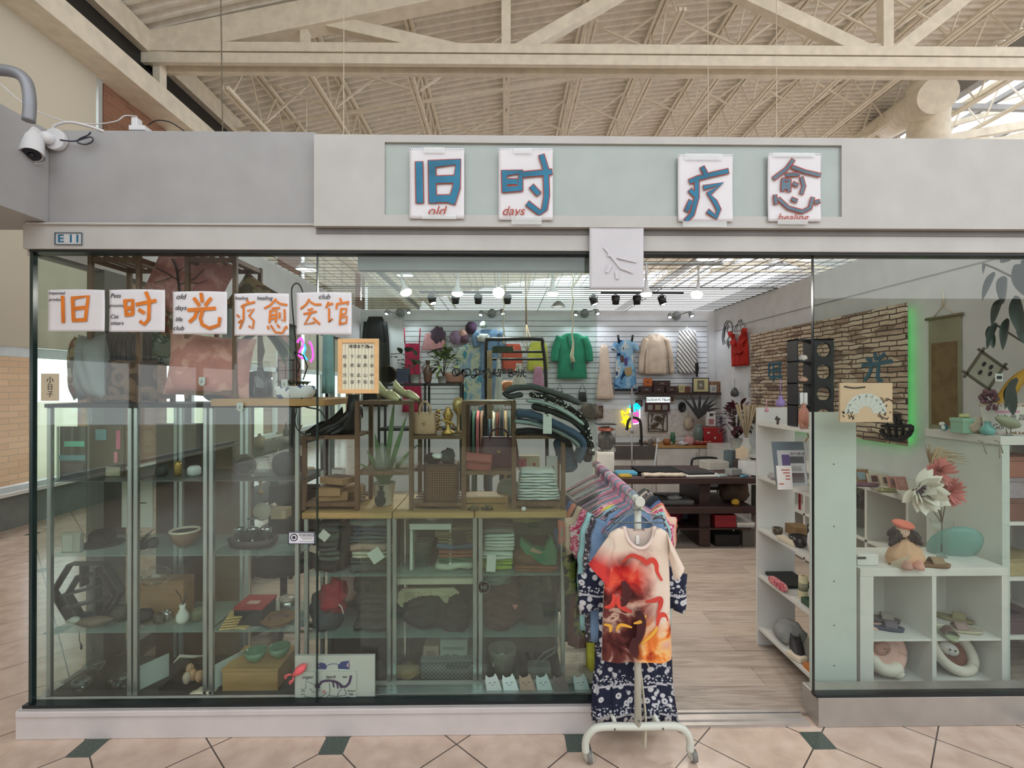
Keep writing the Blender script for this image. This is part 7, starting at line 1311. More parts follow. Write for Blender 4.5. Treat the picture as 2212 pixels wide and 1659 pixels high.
lean(onz(1697,2.86,1.137,.085,.135),2.86,Lm((224,218,214)),'white handwritten menu card leaning in front of the brochure','card',[('red_line',(.3,.8,.85,.84),RDK),('red_line',(.4,.68,.85,.72),RDK),('red_line',(.55,.55,.85,.59),RDK),('red_line',(.55,.42,.85,.46),RDK),('red_line',(.1,.22,.4,.26),RDK)],.12)
c=U(2.80,1.136,1.76);th=thing('singing_bowl','brass singing bowl with wooden striker on the second shelf','bowl',c);obj('bowl',MB().lathe([(.02,0),(.042,.012),(.046,.03),(.042,.04),(.039,.04),(.04,.025),(.0001,.008)],c,26),GOLD,th);obj('striker',MB().tube([c+Vector((0,0,.02)),c+Vector((.004,.01,.085))],[.009,.007],10),mat((70,46,32),.5),th)
item('plastic_wrap',lump(MB(),U(3.16,1.136,1.72),(.04,.05,.02),3,.35),mat((200,190,190),.15,alpha=.55),'crumpled clear wrapping at the far end of the second shelf','wrapping')
item('red_ribbon',MB().box(1.90,1.905,3.2,3.22,.93,1.116),mat((160,40,46),.7),'red ribbon hanging below the second shelf','ribbon')
for i,(y,x,r,h,c_,lab)in enumerate(((3.14,1.72,.03,.045,(90,76,60),'small amber glass bowl on the third shelf'),(2.98,1.76,.055,.04,(36,34,36),'low black pot on the third shelf'),(2.90,1.72,.038,.055,(48,44,44),'black bowl at the front of the third shelf'),(2.98,1.86,.045,.1,(26,26,28),'tall black canister on the third shelf'))):
 item('dark_pot',MB().lathe([(r*.6,0),(r*.95,h*.3),(r,h),(r*.85,h),(r*.8,h*.4),(.0001,h*.2)],U(y,.79,x),20),mat(c_,.3),lab,'pot')
th=thing('label_printer','white rounded gadget with printed label on the third shelf','gadget',U(2.80,.79,1.76));obj('body',loft(MB(),[(1.76,2.80,.791+z,rx,.04)for z,rx in((0,.04),(.05,.05),(.1,.045),(.125,.02))],20,3),CW,th);obj('label',MB().box(1.70,1.735,2.758,2.762,.80,.87),mat((190,190,186),.5),th)
item('open_carton',MB().box(1.80,1.9,3.08,3.2,.791,.85),KRAFT,'brown open carton at the back of the third shelf','carton',bevel=.002)
item('flat_box',MB().cbox(U(2.98,.79,1.70)+Vector((0,0,.012)),(.05,.16,.022),rz=.1),CREAM,'cream flat box at the edge of the third shelf','box',bevel=.002)
c=U(2.92,.485,1.75);th=thing('pillar_candle','cream pillar candle with paper band on the fourth shelf','candle',c);obj('wax',MB().lathe([(.024,0),(.025,.004),(.025,.125),(.021,.13),(.0001,.126)],c,20),mat((222,212,170),.4),th);obj('band',MB().lathe([(.0256,.045),(.0256,.09)],c,20),mat((150,148,124),.6),th);obj('wick',MB().tube([c+Vector((0,0,.125)),c+Vector((0,0,.138))],.0015,5),BLK,th)
item('pink_purse',folded(MB(),1.67,1.70,2.98,3.16,.486,.045,2,1),pat2('pink_brocade',[(190,90,104),(222,150,150)],'noise',40,thr=(.5,)),'pink brocade purse on the fourth shelf edge','purse')
item('green_tray',MB().box(1.70,1.85,2.75,2.86,.486,.52),mat((44,76,54),.5),'dark green box at the near end of the fourth shelf','box',bevel=.003)
item('black_tray',MB().box(1.72,1.9,3.05,3.29,.486,.505),BLK,'black tray at the back of the fourth shelf','tray',bevel=.002)
item('grey_hat',lump(MB(),U(3.10,.139,1.77),(.08,.1,.07),4,.15),cloth((150,150,146)),'grey cap heap on the lowest shelf of the bookcase','cap')
def sneaker(q,rz,m,sm,label):
 th=thing('shoe',label,'shoe',q);q=Vector(q);T_=Matrix.Translation(q)
 obj('sole',loft(MB(T_),[(0,0,0,.12,.04),(0,0,.018,.125,.042)],24,2.6),sm,th);obj('upper',loft(MB(T_),[(0,0,.018,.118,.038),(.01,0,.04,.1,.036),(.035,0,.07,.06,.03),(.05,0,.09,.04,.026)],24,2.4,cap=False),m,th,solid=.003);th.rotation_euler=(0,0,rz);return th
s0=sneaker(U(2.97,.139,1.74),1.2,mat((44,42,44),.6),mat((206,200,190),.5),'black and white sneaker on the lowest shelf')
item('dark_shoe',lump(MB(),U(2.88,.139,1.84),(.06,.07,.05),6,.15),mat((70,52,44),.7),'dark brown slipper at the back of the lowest shelf','shoe')
item('white_pouch',MB().cbox(U(2.90,.139,1.70)+Vector((0,0,.016)),(.06,.1,.03),rz=.3),CREAM,'white zip pouch overhanging the lowest shelf edge','pouch',bevel=.006)
item('orange_cloth',folded(MB(),1.69,1.78,2.745,2.83,.14,.03,4,1),mat((196,120,60),.8),'orange cloth with dark spot at the near end of the lowest shelf','cloth')
# fan calendar board inside the glass
Yb=2.546;th=thing('fan_board','peach board with painted half-circle paper fan behind the right pane','sign',at(1871,912,Yb));a,b=at(1815,912,Yb),at(1928,827,Yb);obj('board',MB().box(a.x,b.x,Yb,Yb+.012,a.z,b.z),mat((224,190,158),.6,var=.03),th,bevel=.001)
c=at(1870,893,Yb);k_=Yb/F;N_=24;out=[(c.x+46*k_*cos(pi*k/N_),c.z+44*k_*sin(pi*k/N_))for k in range(N_+1)];inn=[(c.x+16*k_*cos(pi*k/N_),c.z+15*k_*sin(pi*k/N_))for k in range(N_,-1,-1)]
m=MB();m.add([(x,Yb-.001,z)for x,z in out+inn[::-1]],[(k,k+1,N_+2+k,N_+1+k)for k in range(N_)]);obj('paper_fan',m,mat((216,214,208),.6,var=.02),th)
m=MB();[m.stroke([(c.x+17*k_*cos(a_),c.z+16*k_*sin(a_)),(c.x+46*k_*cos(a_),c.z+43*k_*sin(a_))],.0008,Yb-.0018)for a_ in[pi*k/8 for k in range(1,8)]];obj('fan_ribs',m,mat((150,150,146),.6),th)
m=MB();rr=random.Random(1)
for i in range(9):
 a_=pi*(.94-.11*i);fx,fz=c.x+39*k_*cos(a_),c.z+38*k_*sin(a_)
 for k in range(5):u_,v_=rr.uniform(-.006,.006),rr.uniform(-.006,.006);m.stroke([(fx+u_,fz+v_),(fx+u_+rr.uniform(-.007,.007),fz+v_+rr.uniform(-.006,.006))],.0018,Yb-.002-.0001*k)
obj('brushed_marks',m,INK,th)
m=MB();rr=random.Random(4)
for cx_,cy_ in((1832,900),(1912,898),(1918,870)):
 for _ in range(14):q_=at(cx_+rr.uniform(-14,12),cy_+rr.uniform(-9,9),Yb-.002);m.stroke([(q_.x,q_.z),(q_.x+rr.uniform(-.01,.01),q_.z+.008)],.005,Yb-.002)
obj('painted_flowers',m,mat((120,96,84),.7,var=.4),th)
m=MB();m.stroke([(lambda q:(q.x,q.z))(at(a_,b_,Yb))for a_,b_ in smooth([(1824,835),(1845,838),(1868,836)])],.008,Yb-.002);obj('painted_bird',m,mat((80,66,60),.7,var=.3),th)
# ---- frontal cube shelf with its things
dx0,dx1,dy0,dy1,dz=PX(1857,2.76),PX(2176,2.76),2.76,3.12,PZ(1232,2.76)
th=thing('cube_shelf','white cube shelf with slippers and pet beds behind the right pane','shelf',((dx0+dx1)/2,2.94,.014));w=.075;gm=.02;mid=(dx0+dx1)/2;zr_=PZ(1388,2.76)
for a,b in((dx0,dx0+w),(dx1-.035,dx1),(mid-.012,mid+.012)):obj('upright',MB().box(a,b,dy0,dy1,.014,dz-.045),U2,th)
obj('top',MB().box(dx0,dx1,dy0-.002,dy1,dz-.045,dz),U2,th,bevel=.002);obj('shelf',MB().box(dx0+w,dx1-.035,dy0+.004,dy1,zr_-.012,zr_),U2,th);obj('plinth',MB().box(dx0+w,dx1-.035,dy0+.004,dy1,.014,.06),U2,th);obj('back_panel',MB().box(dx0,dx1,dy1-.006,dy1,.014,dz-.045),U2,th)
def slip(px,Y,z,rz,c_,s_,label):
 q=Vector((PX(px,Y),Y,z+.001));t_=thing('slipper',label,'slipper',q);T_=Matrix.Translation(q);obj('sole',loft(MB(T_),[(0,0,0,.085,.032),(0,0,.02,.09,.035)],22,2.4),mat(s_,.6),t_)
 obj('strap',MB(T_).grid(lambda u,v:(-.05+.06*v,-.034+.068*u,.02+.03*sin(pi*u)),10,5),mat(c_,.7),t_,solid=.004);t_.rotation_euler=(0,0,rz)
slip(1912,2.88,zr_,2.7,(90,84,96),(50,66,90),'navy soled slipper in the upper left cube');slip(1905,2.98,zr_,2.7,(150,140,130),(90,88,90),'grey slipper behind the navy soled one')
slip(2060,2.98,zr_,2.4,(150,140,100),(140,130,96),'olive slipper at the back of the upper right cube');slip(2080,2.84,zr_,-.3,(140,116,110),(170,162,140),'mauve flat shoe in the upper right cube');slip(2046,2.80,zr_,1.2,(110,86,84),(170,180,150),'patterned maroon slipper at the front of the upper right cube')
# pet beds
def ringtube(c,rx,rz_,r,rot,n=28):
 return[Vector(c)+rot@Vector((rx*cos(2*pi*k/n),0,rz_*sin(2*pi*k/n)))for k in range(n+1)]
c=Vector((PX(1915,2.85),2.87,.06));R_=R3(-.35,radians(18),0);FZ=mat((222,178,166),.95,var=.08,bump=.8,bs=300,name='pink_fleece');FW=mat((222,214,200),.95,var=.06,bump=.8,bs=300,name='cream_fleece')
th=thing('pet_bed','round pink plush pet bed with cream banana rim in the lower left cube','pet bed',c);cc=c+Vector((-.01,0,.15));obj('cushion',MB().ell(cc+Vector((0,.02,0)),(.13,.05,.13),rot=R_),FZ,th);obj('rim',MB().tube(ringtube(cc,.105,.105,0,R_),.035,12),FZ,th)
obj('rim_band',MB().tube(ringtube(cc+Vector((0,-.02,0)),.10,.10,0,R_)[16:27],[.01]+[.034]*9+[.01],12),FW,th);obj('tail',MB().tube([cc+Vector((.03,-.04,-.08)),cc+Vector((.05,-.05,-.12)),cc+Vector((.05,-.05,-.135))],[.016,.034,.02],12),FW,th)
obj('face_patch',MB().ell(cc+Vector((-.03,-.035,.02)),(.05,.02,.04)),mat((176,130,116),.9),th)
m=MB();[m.ell(cc+Vector((x,-.056,z)),(.004,.003,.004))for x,z in((-.03,.03),(-.012,.026),(-.02,.012))];obj('face',m,BLK,th)
c=Vector((PX(2070,2.85),2.87,.06));R_=R3(-.3,radians(38),0);th=thing('pet_bed','oval white fleece pet bed lined in brown in the lower right cube','pet bed',c);cc=c+Vector((-.02,0,.14));obj('lining',MB().ell(cc+Vector((0,.03,0)),(.15,.03,.09),rot=R_),mat((120,72,58),.9,var=.15),th)
obj('rim',MB().tube(ringtube(cc,.15,.09,0,R_),.028,12),FW,th);obj('dog_face',MB().ell(cc+Vector((-.04,-.02,.02)),(.06,.03,.035),rot=R3(0,.5,0)),mat((206,200,196),.8),th)
m=MB();[m.ell(cc+Vector((x,-.052,z)),(.006,.004,.006))for x,z in((-.06,.03),(-.03,.022))];m.tube([cc+Vector(p)for p in smooth([(-.07,-.055,.005),(-.045,-.06,-.012),(-.02,-.055,-.008)])],.002,5);obj('face',m,BLK,th)
# doll with pink beret
c=Vector((PX(1960,2.80),2.82,dz+.001));th=thing('rag_doll','sitting doll with pink beret, dark curly hair and peach dress','doll',c)
SKN=mat((216,184,164),.7,name='doll_skin');obj('dress',loft(MB(),[(c.x,c.y,c.z+z,rx,ry)for z,rx,ry in((.01,.1,.06),(.04,.105,.07),(.09,.085,.055),(.13,.045,.04),(.15,.02,.02))],32,2,9,.12),mat((214,170,136),.8,var=.1),th)
obj('head',MB().ell(c+Vector((-.03,-.02,.195)),(.036,.033,.038)),SKN,th);m=MB();rr=random.Random(2)
for i in range(26):
 a_=rr.uniform(-.3,pi+.3);p=c+Vector((-.03,0,.2))+Vector((.035*cos(a_),.012,.03*sin(a_)*.5-.01));q_=c+Vector((-.01+.09*cos(a_)*rr.uniform(.6,1.1),rr.uniform(-.05,.02),.14+rr.uniform(-.02,.03)));m.tube([p,(p+q_)/2+Vector((.01*cos(a_*5),-.02,.005)),q_],[.012,.018,.006],6)
for i in range(16):
 s_=-1 if i%2 else 1;m.tube([c+Vector((-.03+s_*.036,-.03,.2-.004*i)),c+Vector((-.03+s_*(.06+.002*i),-.045,.17-.003*i)),c+Vector((-.03+s_*(.05+.003*i),-.05,.135))],[.008,.012,.004],6)
obj('hair',m,mat((44,34,34),.7),th);obj('beret',MB().ell(c+Vector((-.025,-.02,.232)),(.058,.05,.022),rot=R3(.2,.15,0)),mat((232,128,108),.8,bump=.3),th)
m=MB();[m.ell(c+Vector((-.03+s_*.008,-.052,.198)),(.0022,.002,.0022),8,6)for s_ in(-1,1)];obj('eyes',m,BLK,th)
for i,(s_,mm)in enumerate(((-.01,(196,150,136)),(.055,(216,160,146)))):obj('shoe',loft(MB(),[(c.x+s_-.04,c.y-.07,c.z+z,rx,.035)for z,rx in((0,.026),(.015,.028),(.035,.018),(.045,.006))],16),mat(mm,.5),th)
slip(2012,2.785,dz,2.9,(150,126,96),(130,100,70),'brown leather slipper beside the doll')
obj('tulle',MB().grid(lambda u,v:(c.x-.12+.2*u,c.y-.05-.02*sin(5*u),c.z+.003+.07*v*(.4+.6*sin(pi*u))),16,6),mat((206,200,176),.8,alpha=.5),None,label='sheer cream tulle spread around the doll',cat='tulle')
# vase of flowers
c=Vector((PX(2040,2.92),2.94,dz+.001));th=thing('flower_vase','tall clear glass vase of large artificial flowers','vase',c);s_=2.94/F
obj('vase',MB().lathe([(.03,0),(.022,.03),(.028,.1),(.045,.18),(.06,.215),(.058,.218)],c,24),CLG,th)
def bloom(cx,cy,Y,r,mm,n,L,w,nm,droop=.6,spread=1.0,seed=0):
 rr=random.Random(seed);m=MB();q_=at(cx,cy,Y)
 for i in range(n):d=Vector((rr.gauss(0,1)*spread,-abs(rr.gauss(0,.6)),rr.gauss(0,1)*spread)).normalized();leaf(m,q_+d*r*.2,d,L*rr.uniform(.8,1.1),w,droop,5,(0,1,.1))
 return obj(nm,m,mm,th)
bloom(1990,1060,2.84,.06,mat((232,228,216),.7,var=.03),34,.125,.07,'white_bloom',.2,1,1);bloom(1985,1057,2.80,.02,mat((70,50,62),.8),16,.04,.012,'dark_centre',.1,1,2)
PKF=mat((206,124,118),.7,var=.15,name='dusty_pink_petal');bloom(2028,1020,2.9,.05,PKF,60,.085,.022,'pink_bloom',.1,1,3);bloom(2048,1062,2.9,.05,PKF,60,.085,.022,'pink_bloom',.1,1,4)
m=MB();rr=random.Random(5);q_=at(2010,1010,2.98)
for i in range(70):a_=rr.uniform(.15,1.7);L_=rr.uniform(.1,.26);m.tube([q_,q_+Vector((L_*.5*cos(a_),rr.uniform(-.02,.02),L_*.4*sin(a_)+.03)),q_+Vector((L_*cos(a_),rr.uniform(-.04,.04),L_*.55*sin(a_)))],[.002,.003,.0008],4)
obj('pampas_plume',m,mat((190,168,134),.9),th);m=MB();[m.tube([c+Vector((0,0,.03)),c+Vector((0,0,.2)),at(*p,2.9)],.003,5)for p in((1992,1070),(2028,1030),(2046,1070),(2010,1012))];obj('stems',m,mat((110,96,76),.7),th)
# teal glass dish
c=Vector((PX(2072,2.93),2.95,dz+.001));GT=mat((120,176,168),.06,var=.03,alpha=.62,name='teal_glass');R_=Matrix.Translation(c+Vector((0,0,.055)))@R3(-1.0,radians(20),0).to_4x4()
item('glass_dish',MB(R_).lathe([(.0001,-.035),(.07,-.03),(.125,-.005),(.145,.02),(.14,.026),(.12,.005),(.0001,-.02)],(0,0,0),36),GT,'large tilted teal glass dish beside the flower vase','dish')
boxy('wrapped_card',(1852,1198,1898,1222),2.80,.08,U2,'white folded card at the left end of the cube shelf','card',[('dark_fold',(.0,.6,.4,.8),DRK)]).location.z=dz+.001
# ---- side cabinet along the wall with postcards
cz_=.93;th=thing('low_cube_unit','white cube unit along the right wall holding postcards','shelf',(3.18,4.4,.014));cx0=2.93
obj('top',MB().box(cx0,XR-.01,3.6,5.3,cz_-.045,cz_),U2,th,bevel=.002)
for y in(3.6,4.02,4.44,4.86,5.28):obj('upright',MB().box(cx0,XR-.01,y,y+.025,.014,cz_-.045),U2,th)
for z in(.48,.05):obj('shelf',MB().box(cx0,XR-.01,3.625,5.28,z-.02,z),U2,th)
obj('back_panel',MB().box(XR-.02,XR-.01,3.6,5.3,.014,cz_-.045),U2,th)
for i,(px,py,w,h,c_,c2,lab)in enumerate(((1865,1008,.13,.12,(150,116,80),(150,180,190),'brown framed mirror card leftmost on the wall unit'),(1893,1010,.1,.1,(214,200,180),(90,50,50),'cream card of dark earrings on the wall unit'),(1917,1018,.07,.1,(214,200,176),(84,70,60),'cream card with brown brooch on the wall unit'),(1934,1022,.07,.1,(190,140,130),(120,100,90),'pink card with grey pendant on the wall unit'),(1953,1024,.08,.11,(196,138,132),(214,160,150),'pink card with pearl rightmost on the wall unit'))):
 Y=4.08-.07*i;x=PX(px,Y);q=onz(px,Y,cz_+.001,w,h);lean(q,Y,Lm(c_),lab,'card',[('jewel',(.25,.3,.75,.8),Lm(c2))],.35,'jewellery_card',.015)
item('trinket',lump(MB(),(PX(1915,3.72),3.72,cz_+.001),(.07,.04,.018),3,.3),mat((140,140,96),.4,.3),'flat silver and yellow trinket at the front of the wall unit','trinket')
item('trinket',lump(MB(),(PX(1868,3.95),3.95,cz_+.001),(.1,.05,.015),5,.3),mat((110,70,90),.6),'plum cloth strip at the edge of the wall unit','cloth')
for i in range(7):
 y=4.06+.09*(i%4);z=.481 if i<4 else.481;x=cx0+.06+.12*(i//4);item('dark_bottle',MB().lathe([(.028,0),(.03,.09),(.012,.11),(.016,.112),(.016,.15),(.0001,.15)],(x,y,z+.22),14),BLK,'small black-capped bottle in the wall unit, %s'%('front left','front second','front third','front right','rear left','rear second','rear third')[i],'bottle',group='black bottles in the wall unit')
item('bottle_riser',MB().box(cx0+.02,cx0+.24,4.05,4.42,.481,.70),CLG,'clear riser carrying the black bottles','riser')
# ---- right tall unit and the things on its top
ex,ey0,ey1,ez=2.875,2.86,3.38,1.436
th=thing('tall_cube_unit','white tall cube unit at the right edge with decorated top','shelf',(3.15,3.1,.014));obj('side_panel',MB().box(ex,ex+.045,ey0,ey1,.014,ez-.05),UW,th);obj('top',MB().box(ex-.012,XR-.01,ey0-.004,ey1,ez-.05,ez),U2,th,bevel=.002)
for z in(.28,.62,.94):obj('shelf',MB().box(ex+.045,XR-.01,ey0+.004,ey1,z-.02,z),U2,th)
obj('back_panel',MB().box(ex+.045,XR-.01,ey1-.008,ey1,.014,ez-.05),U2,th)
for i,(z,h,c_,lab)in enumerate(((.941,.13,(120,80,70),'brown patterned box on the upper shelf of the right unit'),(1.072,.12,(150,140,146),'grey-lilac box above the brown patterned box'),(1.193,.12,(150,96,80),'russet cloth bag on top inside the right unit'),(.621,.1,(166,150,110),'brass coloured pan box in the right unit'),(.281,.09,(84,60,70),'dark maroon shoe box low in the right unit'))):
 th=thing('storage_box',lab,'box',(3.05,3.0,z));obj('body',MB().box(ex+.055,ex+.3,2.88,3.1,z,z+h*.8),mat(c_,.6,var=.25),th,bevel=.004);obj('lid',MB().box(ex+.052,ex+.303,2.877,3.103,z+h*.8,z+h),mat(tuple(v*.9 for v in c_),.6),th,bevel=.003)
TE=lambda px,Y:Vector((PX(px,Y),Y,ez+.001))
c=TE(2083,3.08);th=thing('gift_box','mint green square gift box on the right unit','box',c);obj('body',MB().box(c.x-.045,c.x+.045,3.04,3.13,c.z,c.z+.085),mat((150,188,164),.6),th,bevel=.002);obj('lid',MB().box(c.x-.048,c.x+.048,3.037,3.133,c.z+.07,c.z+.092),mat((160,196,172),.6),th,bevel=.002);obj('flower',lump(MB(),c+Vector((0,0,.092)),(.025,.025,.014),3,.3),mat((206,206,150),.7),th)
c=TE(2039,3.2);th=thing('bird_figurine','tiny blue and white bird figurine at the left of the unit top','figurine',c);obj('body',MB().ell(c+Vector((0,0,.022)),(.024,.018,.022)),mat((40,120,150),.3),th);obj('head',MB().ell(c+Vector((-.014,0,.046)),(.018,.014,.013)),CER,th);obj('wing',MB().ell(c+Vector((-.014,-.01,.022)),(.012,.012,.016)),CER,th)
c=TE(2133,2.95);item('bud_vase',MB().lathe([(.025,0),(.036,.015),(.036,.035),(.018,.06),(.014,.07),(.02,.078),(.0001,.07)],c,24),mat((120,176,170),.3,var=.1),'small round teal ceramic vase on the right unit','vase')
c=TE(2178,2.89);th=thing('bird_ornament','olive grey metal bird on thin legs at the front of the right unit','ornament',c);obj('body',MB().tube([c+Vector(p)for p in((-.075,0,.105),(-.055,0,.1),(-.02,0,.085),(.03,0,.07),(.06,0,.06),(.075,0,.07))],[.004,.018,.032,.032,.015,.003],14),mat((150,154,130),.5,var=.1),th)
for s_ in(-.012,.014):obj('leg',MB().tube([c+Vector((s_,0,.05)),c+Vector((s_,0,.002))],.0025,5).tube([c+Vector((s_-.02,0,.002)),c+Vector((s_+.014,0,.002))],.0022,5),mat((120,120,110),.5),th)
r_=lean(onz(2178,3.0,ez+.001,.28,.19),3.0,Lm((224,216,206)),'white sign card with floral border and black handwriting on the right unit','sign card',[('floral_border',(0,.88,1,1),pat2('floral_edge',[(206,150,150),(226,216,208),(150,120,96)],'voro',70,thr=(.25,.5))),('floral_border',(0,0,1,.1),MATS.get('floral_edge')),('pink_title',(.3,.68,.8,.76),Lm((222,160,180)))],.12)
for s_,px,py,h in(('小本 地 款',2180,903,15),('Gor ...',2165,922,17)):text(s_,h*3/F,INK,at(px,py,2.955),r_,shear=.2)
th=thing('diamond_frame','weathered square picture frame hung as a diamond','picture',pR(2125,810));YW=3.3;cq=at(2128,800,YW);R_=Matrix.Translation(cq)@Matrix.Rotation(radians(35),4,'Y')
m=MB(R_);[m.cbox(v,d)for v,d in(((0,0,.09),(.24,.012,.014)),((0,0,-.09),(.24,.012,.014)),((.09,0,0),(.014,.012,.24)),((-.09,0,0),(.014,.012,.24)))];obj('frame',m,mat((110,106,92),.8),th);obj('picture_sheet',MB(R_).box(-.085,.085,.002,.005,-.085,.085),mat((190,186,170),.7),th);m=MB(R_)
for x,z in((-.03,.03),(.02,.04),(.04,.0),(-.02,-.03)):m.ell((x,-.002,z),(.012,.002,.018))
obj('pressed_leaf',m,mat((40,44,46),.7),th)
# yellow drape bananas and grapes
th=thing('yellow_ornament','curved yellow ceramic ornament behind the sign card','ornament',TE(2196,3.15));obj('body',MB().tube([at(*p,3.15)for p in smooth([(2150,935),(2160,880),(2180,845),(2205,815),(2235,795)])],[.02+.02*sin(i/24*pi)for i in range(25)],12),mat((206,156,50),.4),th);obj('foot',MB().lathe([(.04,0),(.03,.03)],TE(2152,3.15),14),mat((120,50,40),.5),th)
th=thing('grape_cluster','mauve glass grape cluster hanging beside the diamond frame','ornament',at(2140,870,3.05));m=MB();rr=random.Random(6);[m.ell(at(2140+rr.uniform(-22,18),865+rr.uniform(-20,18),3.0+rr.uniform(0,.08)),(.014,.014,.014),10,6)for _ in range(34)];obj('grapes',m,mat((120,78,92),.25,var=.2),th)
item('dried_posy',lump(MB(),TE(2108,3.05),(.04,.03,.05),4,.35),mat((206,186,164),.8,var=.3),'cream and mauve dried posy behind the mint gift box','posy')
boxy('swing_tag',(2150,807,2167,824),3.02,.003,CER,'white floral tag hanging on the banana-coloured ornament','tag',[('print',(.2,.3,.8,.7),DRK)])
for i,(px,Y)in enumerate(((2112,2.858),(2148,2.858))):
 c=at(px,955,Y);item('wall_hook',MB().tube([c+Vector((0,-.0,.01)),c+Vector((0,-.03,.005)),c+Vector((.02,-.03,-.06))],.003,6).tube([c+Vector((0,-.03,.005)),c+Vector((0,-.03,-.09))]if i else[c+Vector((.02,-.03,-.06)),c+Vector((.025,-.03,-.065))],.003,6),mat((150,144,124),.4),('thin wire hook on the left of the white side panel','thin wire hook with hanging rod on the white side panel')[i],'hook')
# tall plant at the right edge
th=thing('rubber_plant','tall plant with large dark drooping leaves at the right edge','plant',(3.3,2.70,.014));b=Vector((3.3,2.70,.014));obj('pot',pot(MB(),b,.1,.12,.25),DRK,th);top=at(2190,600,2.95)
obj('stem',MB().tube([b+Vector((0,0,.3)),(3.34,2.72,1.2),(3.28,2.76,2.0),tuple(top)],[.016,.014,.01,.006],8).tube([at(2212,740,3),at(2180,720,2.95),at(2150,700,2.93)],.006,6).tube([top,at(2150,580,2.9),at(2125,570,2.9)],.006,6),mat((110,104,84),.8),th);m=MB()
for(x,y,dx,dz,L,w)in((2130,572,-.5,-.4,.1,.06),(2175,600,-.55,-.8,.2,.12),(2150,590,-.9,-.9,.22,.07),(2200,570,.1,-1,.24,.13),(2185,560,-.9,.1,.12,.06),(2165,650,-.8,-.8,.2,.09),(2200,640,-.3,-1,.26,.12),(2180,690,-.6,-.9,.22,.09),(2155,700,-.8,-.8,.2,.08),(2140,705,-.2,-1,.14,.07),(2205,690,.2,-1,.2,.1),(2200,820,-.8,-.7,.24,.1),(2190,830,-.4,-1,.2,.12),(2212,560,.3,-.7,.2,.1)):
 leaf(m,at(x,y,2.93),(dx,-.35,dz),L,w,.5,8,(0,1,.4))
obj('foliage',m,mat((44,58,50),.4,var=.25,name='rubber_leaf'),th)
# ---------------------------------------------------------------- clothes rail in the doorway
RW=mat((206,208,196),.35,var=.02,name='white_powder_coat');RX,RY0,RY1=.612,2.30,3.36;RZ=1.204
th=thing('clothes_rack','white rolling clothes rack parked in the shop doorway','clothes rack',(RX,2.8,0))
obj('top_rail',MB().tube([(RX,RY0-.02,RZ),(RX,RY1+.02,RZ)],.017,16),RW,th);obj('end_cap',MB().tube([(RX,RY0-.045,RZ),(RX,RY0-.02,RZ)],.023,18),RW,th,bevel=.003)
for y,nm in((RY0,0),(RY1,1)):
 obj('upright',MB().tube([(RX,y,RZ),(RX,y,.17)],.0165,14),RW,th)
 bz=.165;hw=.24;pts=smooth([(-hw,.05),(-hw,.1),(-hw+.02,.14),(-hw+.07,bz),(0,bz),(hw-.07,bz),(hw-.02,.14),(hw,.1),(hw,.05)],4)
 obj('base_bow',MB().tube([(RX+a,y,b)for a,b in pts],.0175,14),RW,th)
 for s in(-1,1):
  w_=obj('caster',MB().tube([(RX+s*hw+.004,y-.003,.03),(RX+s*hw+.028,y-.003,.03)],.026,18),mat((120,116,112),.5),th);obj('caster_disc',MB().tube([(RX+s*hw+.001,y-.003,.03),(RX+s*hw+.031,y-.003,.03)],.019,18),RW,w_);obj('caster_fork',MB().tube([(RX+s*hw,y,.07),(RX+s*hw,y,.02)],[.013,.008],8),RW,w_)
for s in(-.1,.1):obj('lower_bar',MB().tube([(RX+s,RY0,.165),(RX+s,RY1,.165)],.01,10),RW,th)
m=MB();[m.tube([(RX+x,RY0-.019,z),(RX+x,RY0-.015,z)],.005,8)for x,z in((-.11,.165),(.11,.165),(0,.2))];obj('screw',m,mat((110,112,110),.4,.6),th)
# hangers crowding the rail
rr=random.Random(12)
def rhanger(y,m,lab,tilt=0):
 t_=thing('plastic_hanger',lab,'hanger',(RX,y,RZ+.02),group='hangers crowded on the white rail')
 obj('hook',MB().tube([(RX+a,y,RZ+b)for a,b in smooth([(-.024,-.008),(-.02,.014),(0,.0225),(.02,.012),(.021,-.016),(.008,-.034),(0,-.05),(0,-.075)],3)],.0032,6),m,t_)
 obj('arms',MB().tube([(RX+a,y,RZ+b)for a,b in((0,-.065),(.06,-.09),(.185,-.165),(.2,-.185),(.18,-.19),(0,-.185),(-.18,-.19),(-.2,-.185),(-.185,-.165),(-.06,-.09),(0,-.065))],.0042,6),m,t_)
 t_.rotation_euler=(0,0,tilt);return t_
protos={}
def nth(i):return(['']+['twenty-','thirty-','forty-'])[max(0,(i+1)//10-1)]+ords[i%10]if i+1>20 and(i+1)%10 else{20:'twentieth',30:'thirtieth',40:'fortieth',19:'nineteenth'}.get(i+1)or ords[i]
ys=[RY0+.045+i*.0235 for i in range(43)]
for i,y in enumerate(ys):
 k='blue' if i<2 else rr.choice(['pink','pink','pink','mauve','white','blue']);mm={'pink':HP,'mauve':HG,'white':HW,'blue':HB}[k]
 lab='%s plastic hanger, %s from the front of the white rail'%(k,nth(i))
 if k not in protos:protos[k]=rhanger(y,mm,lab,rr.uniform(-.05,.05))
 else:dup(protos[k],(RX,y,RZ+.02),rr.uniform(-.09,.09),lab,sc=(min(1.08,.62+i*.035),1,1))
for o in protos.values():o.scale=(.7 if o.location.y<2.5 else.95,1,1)
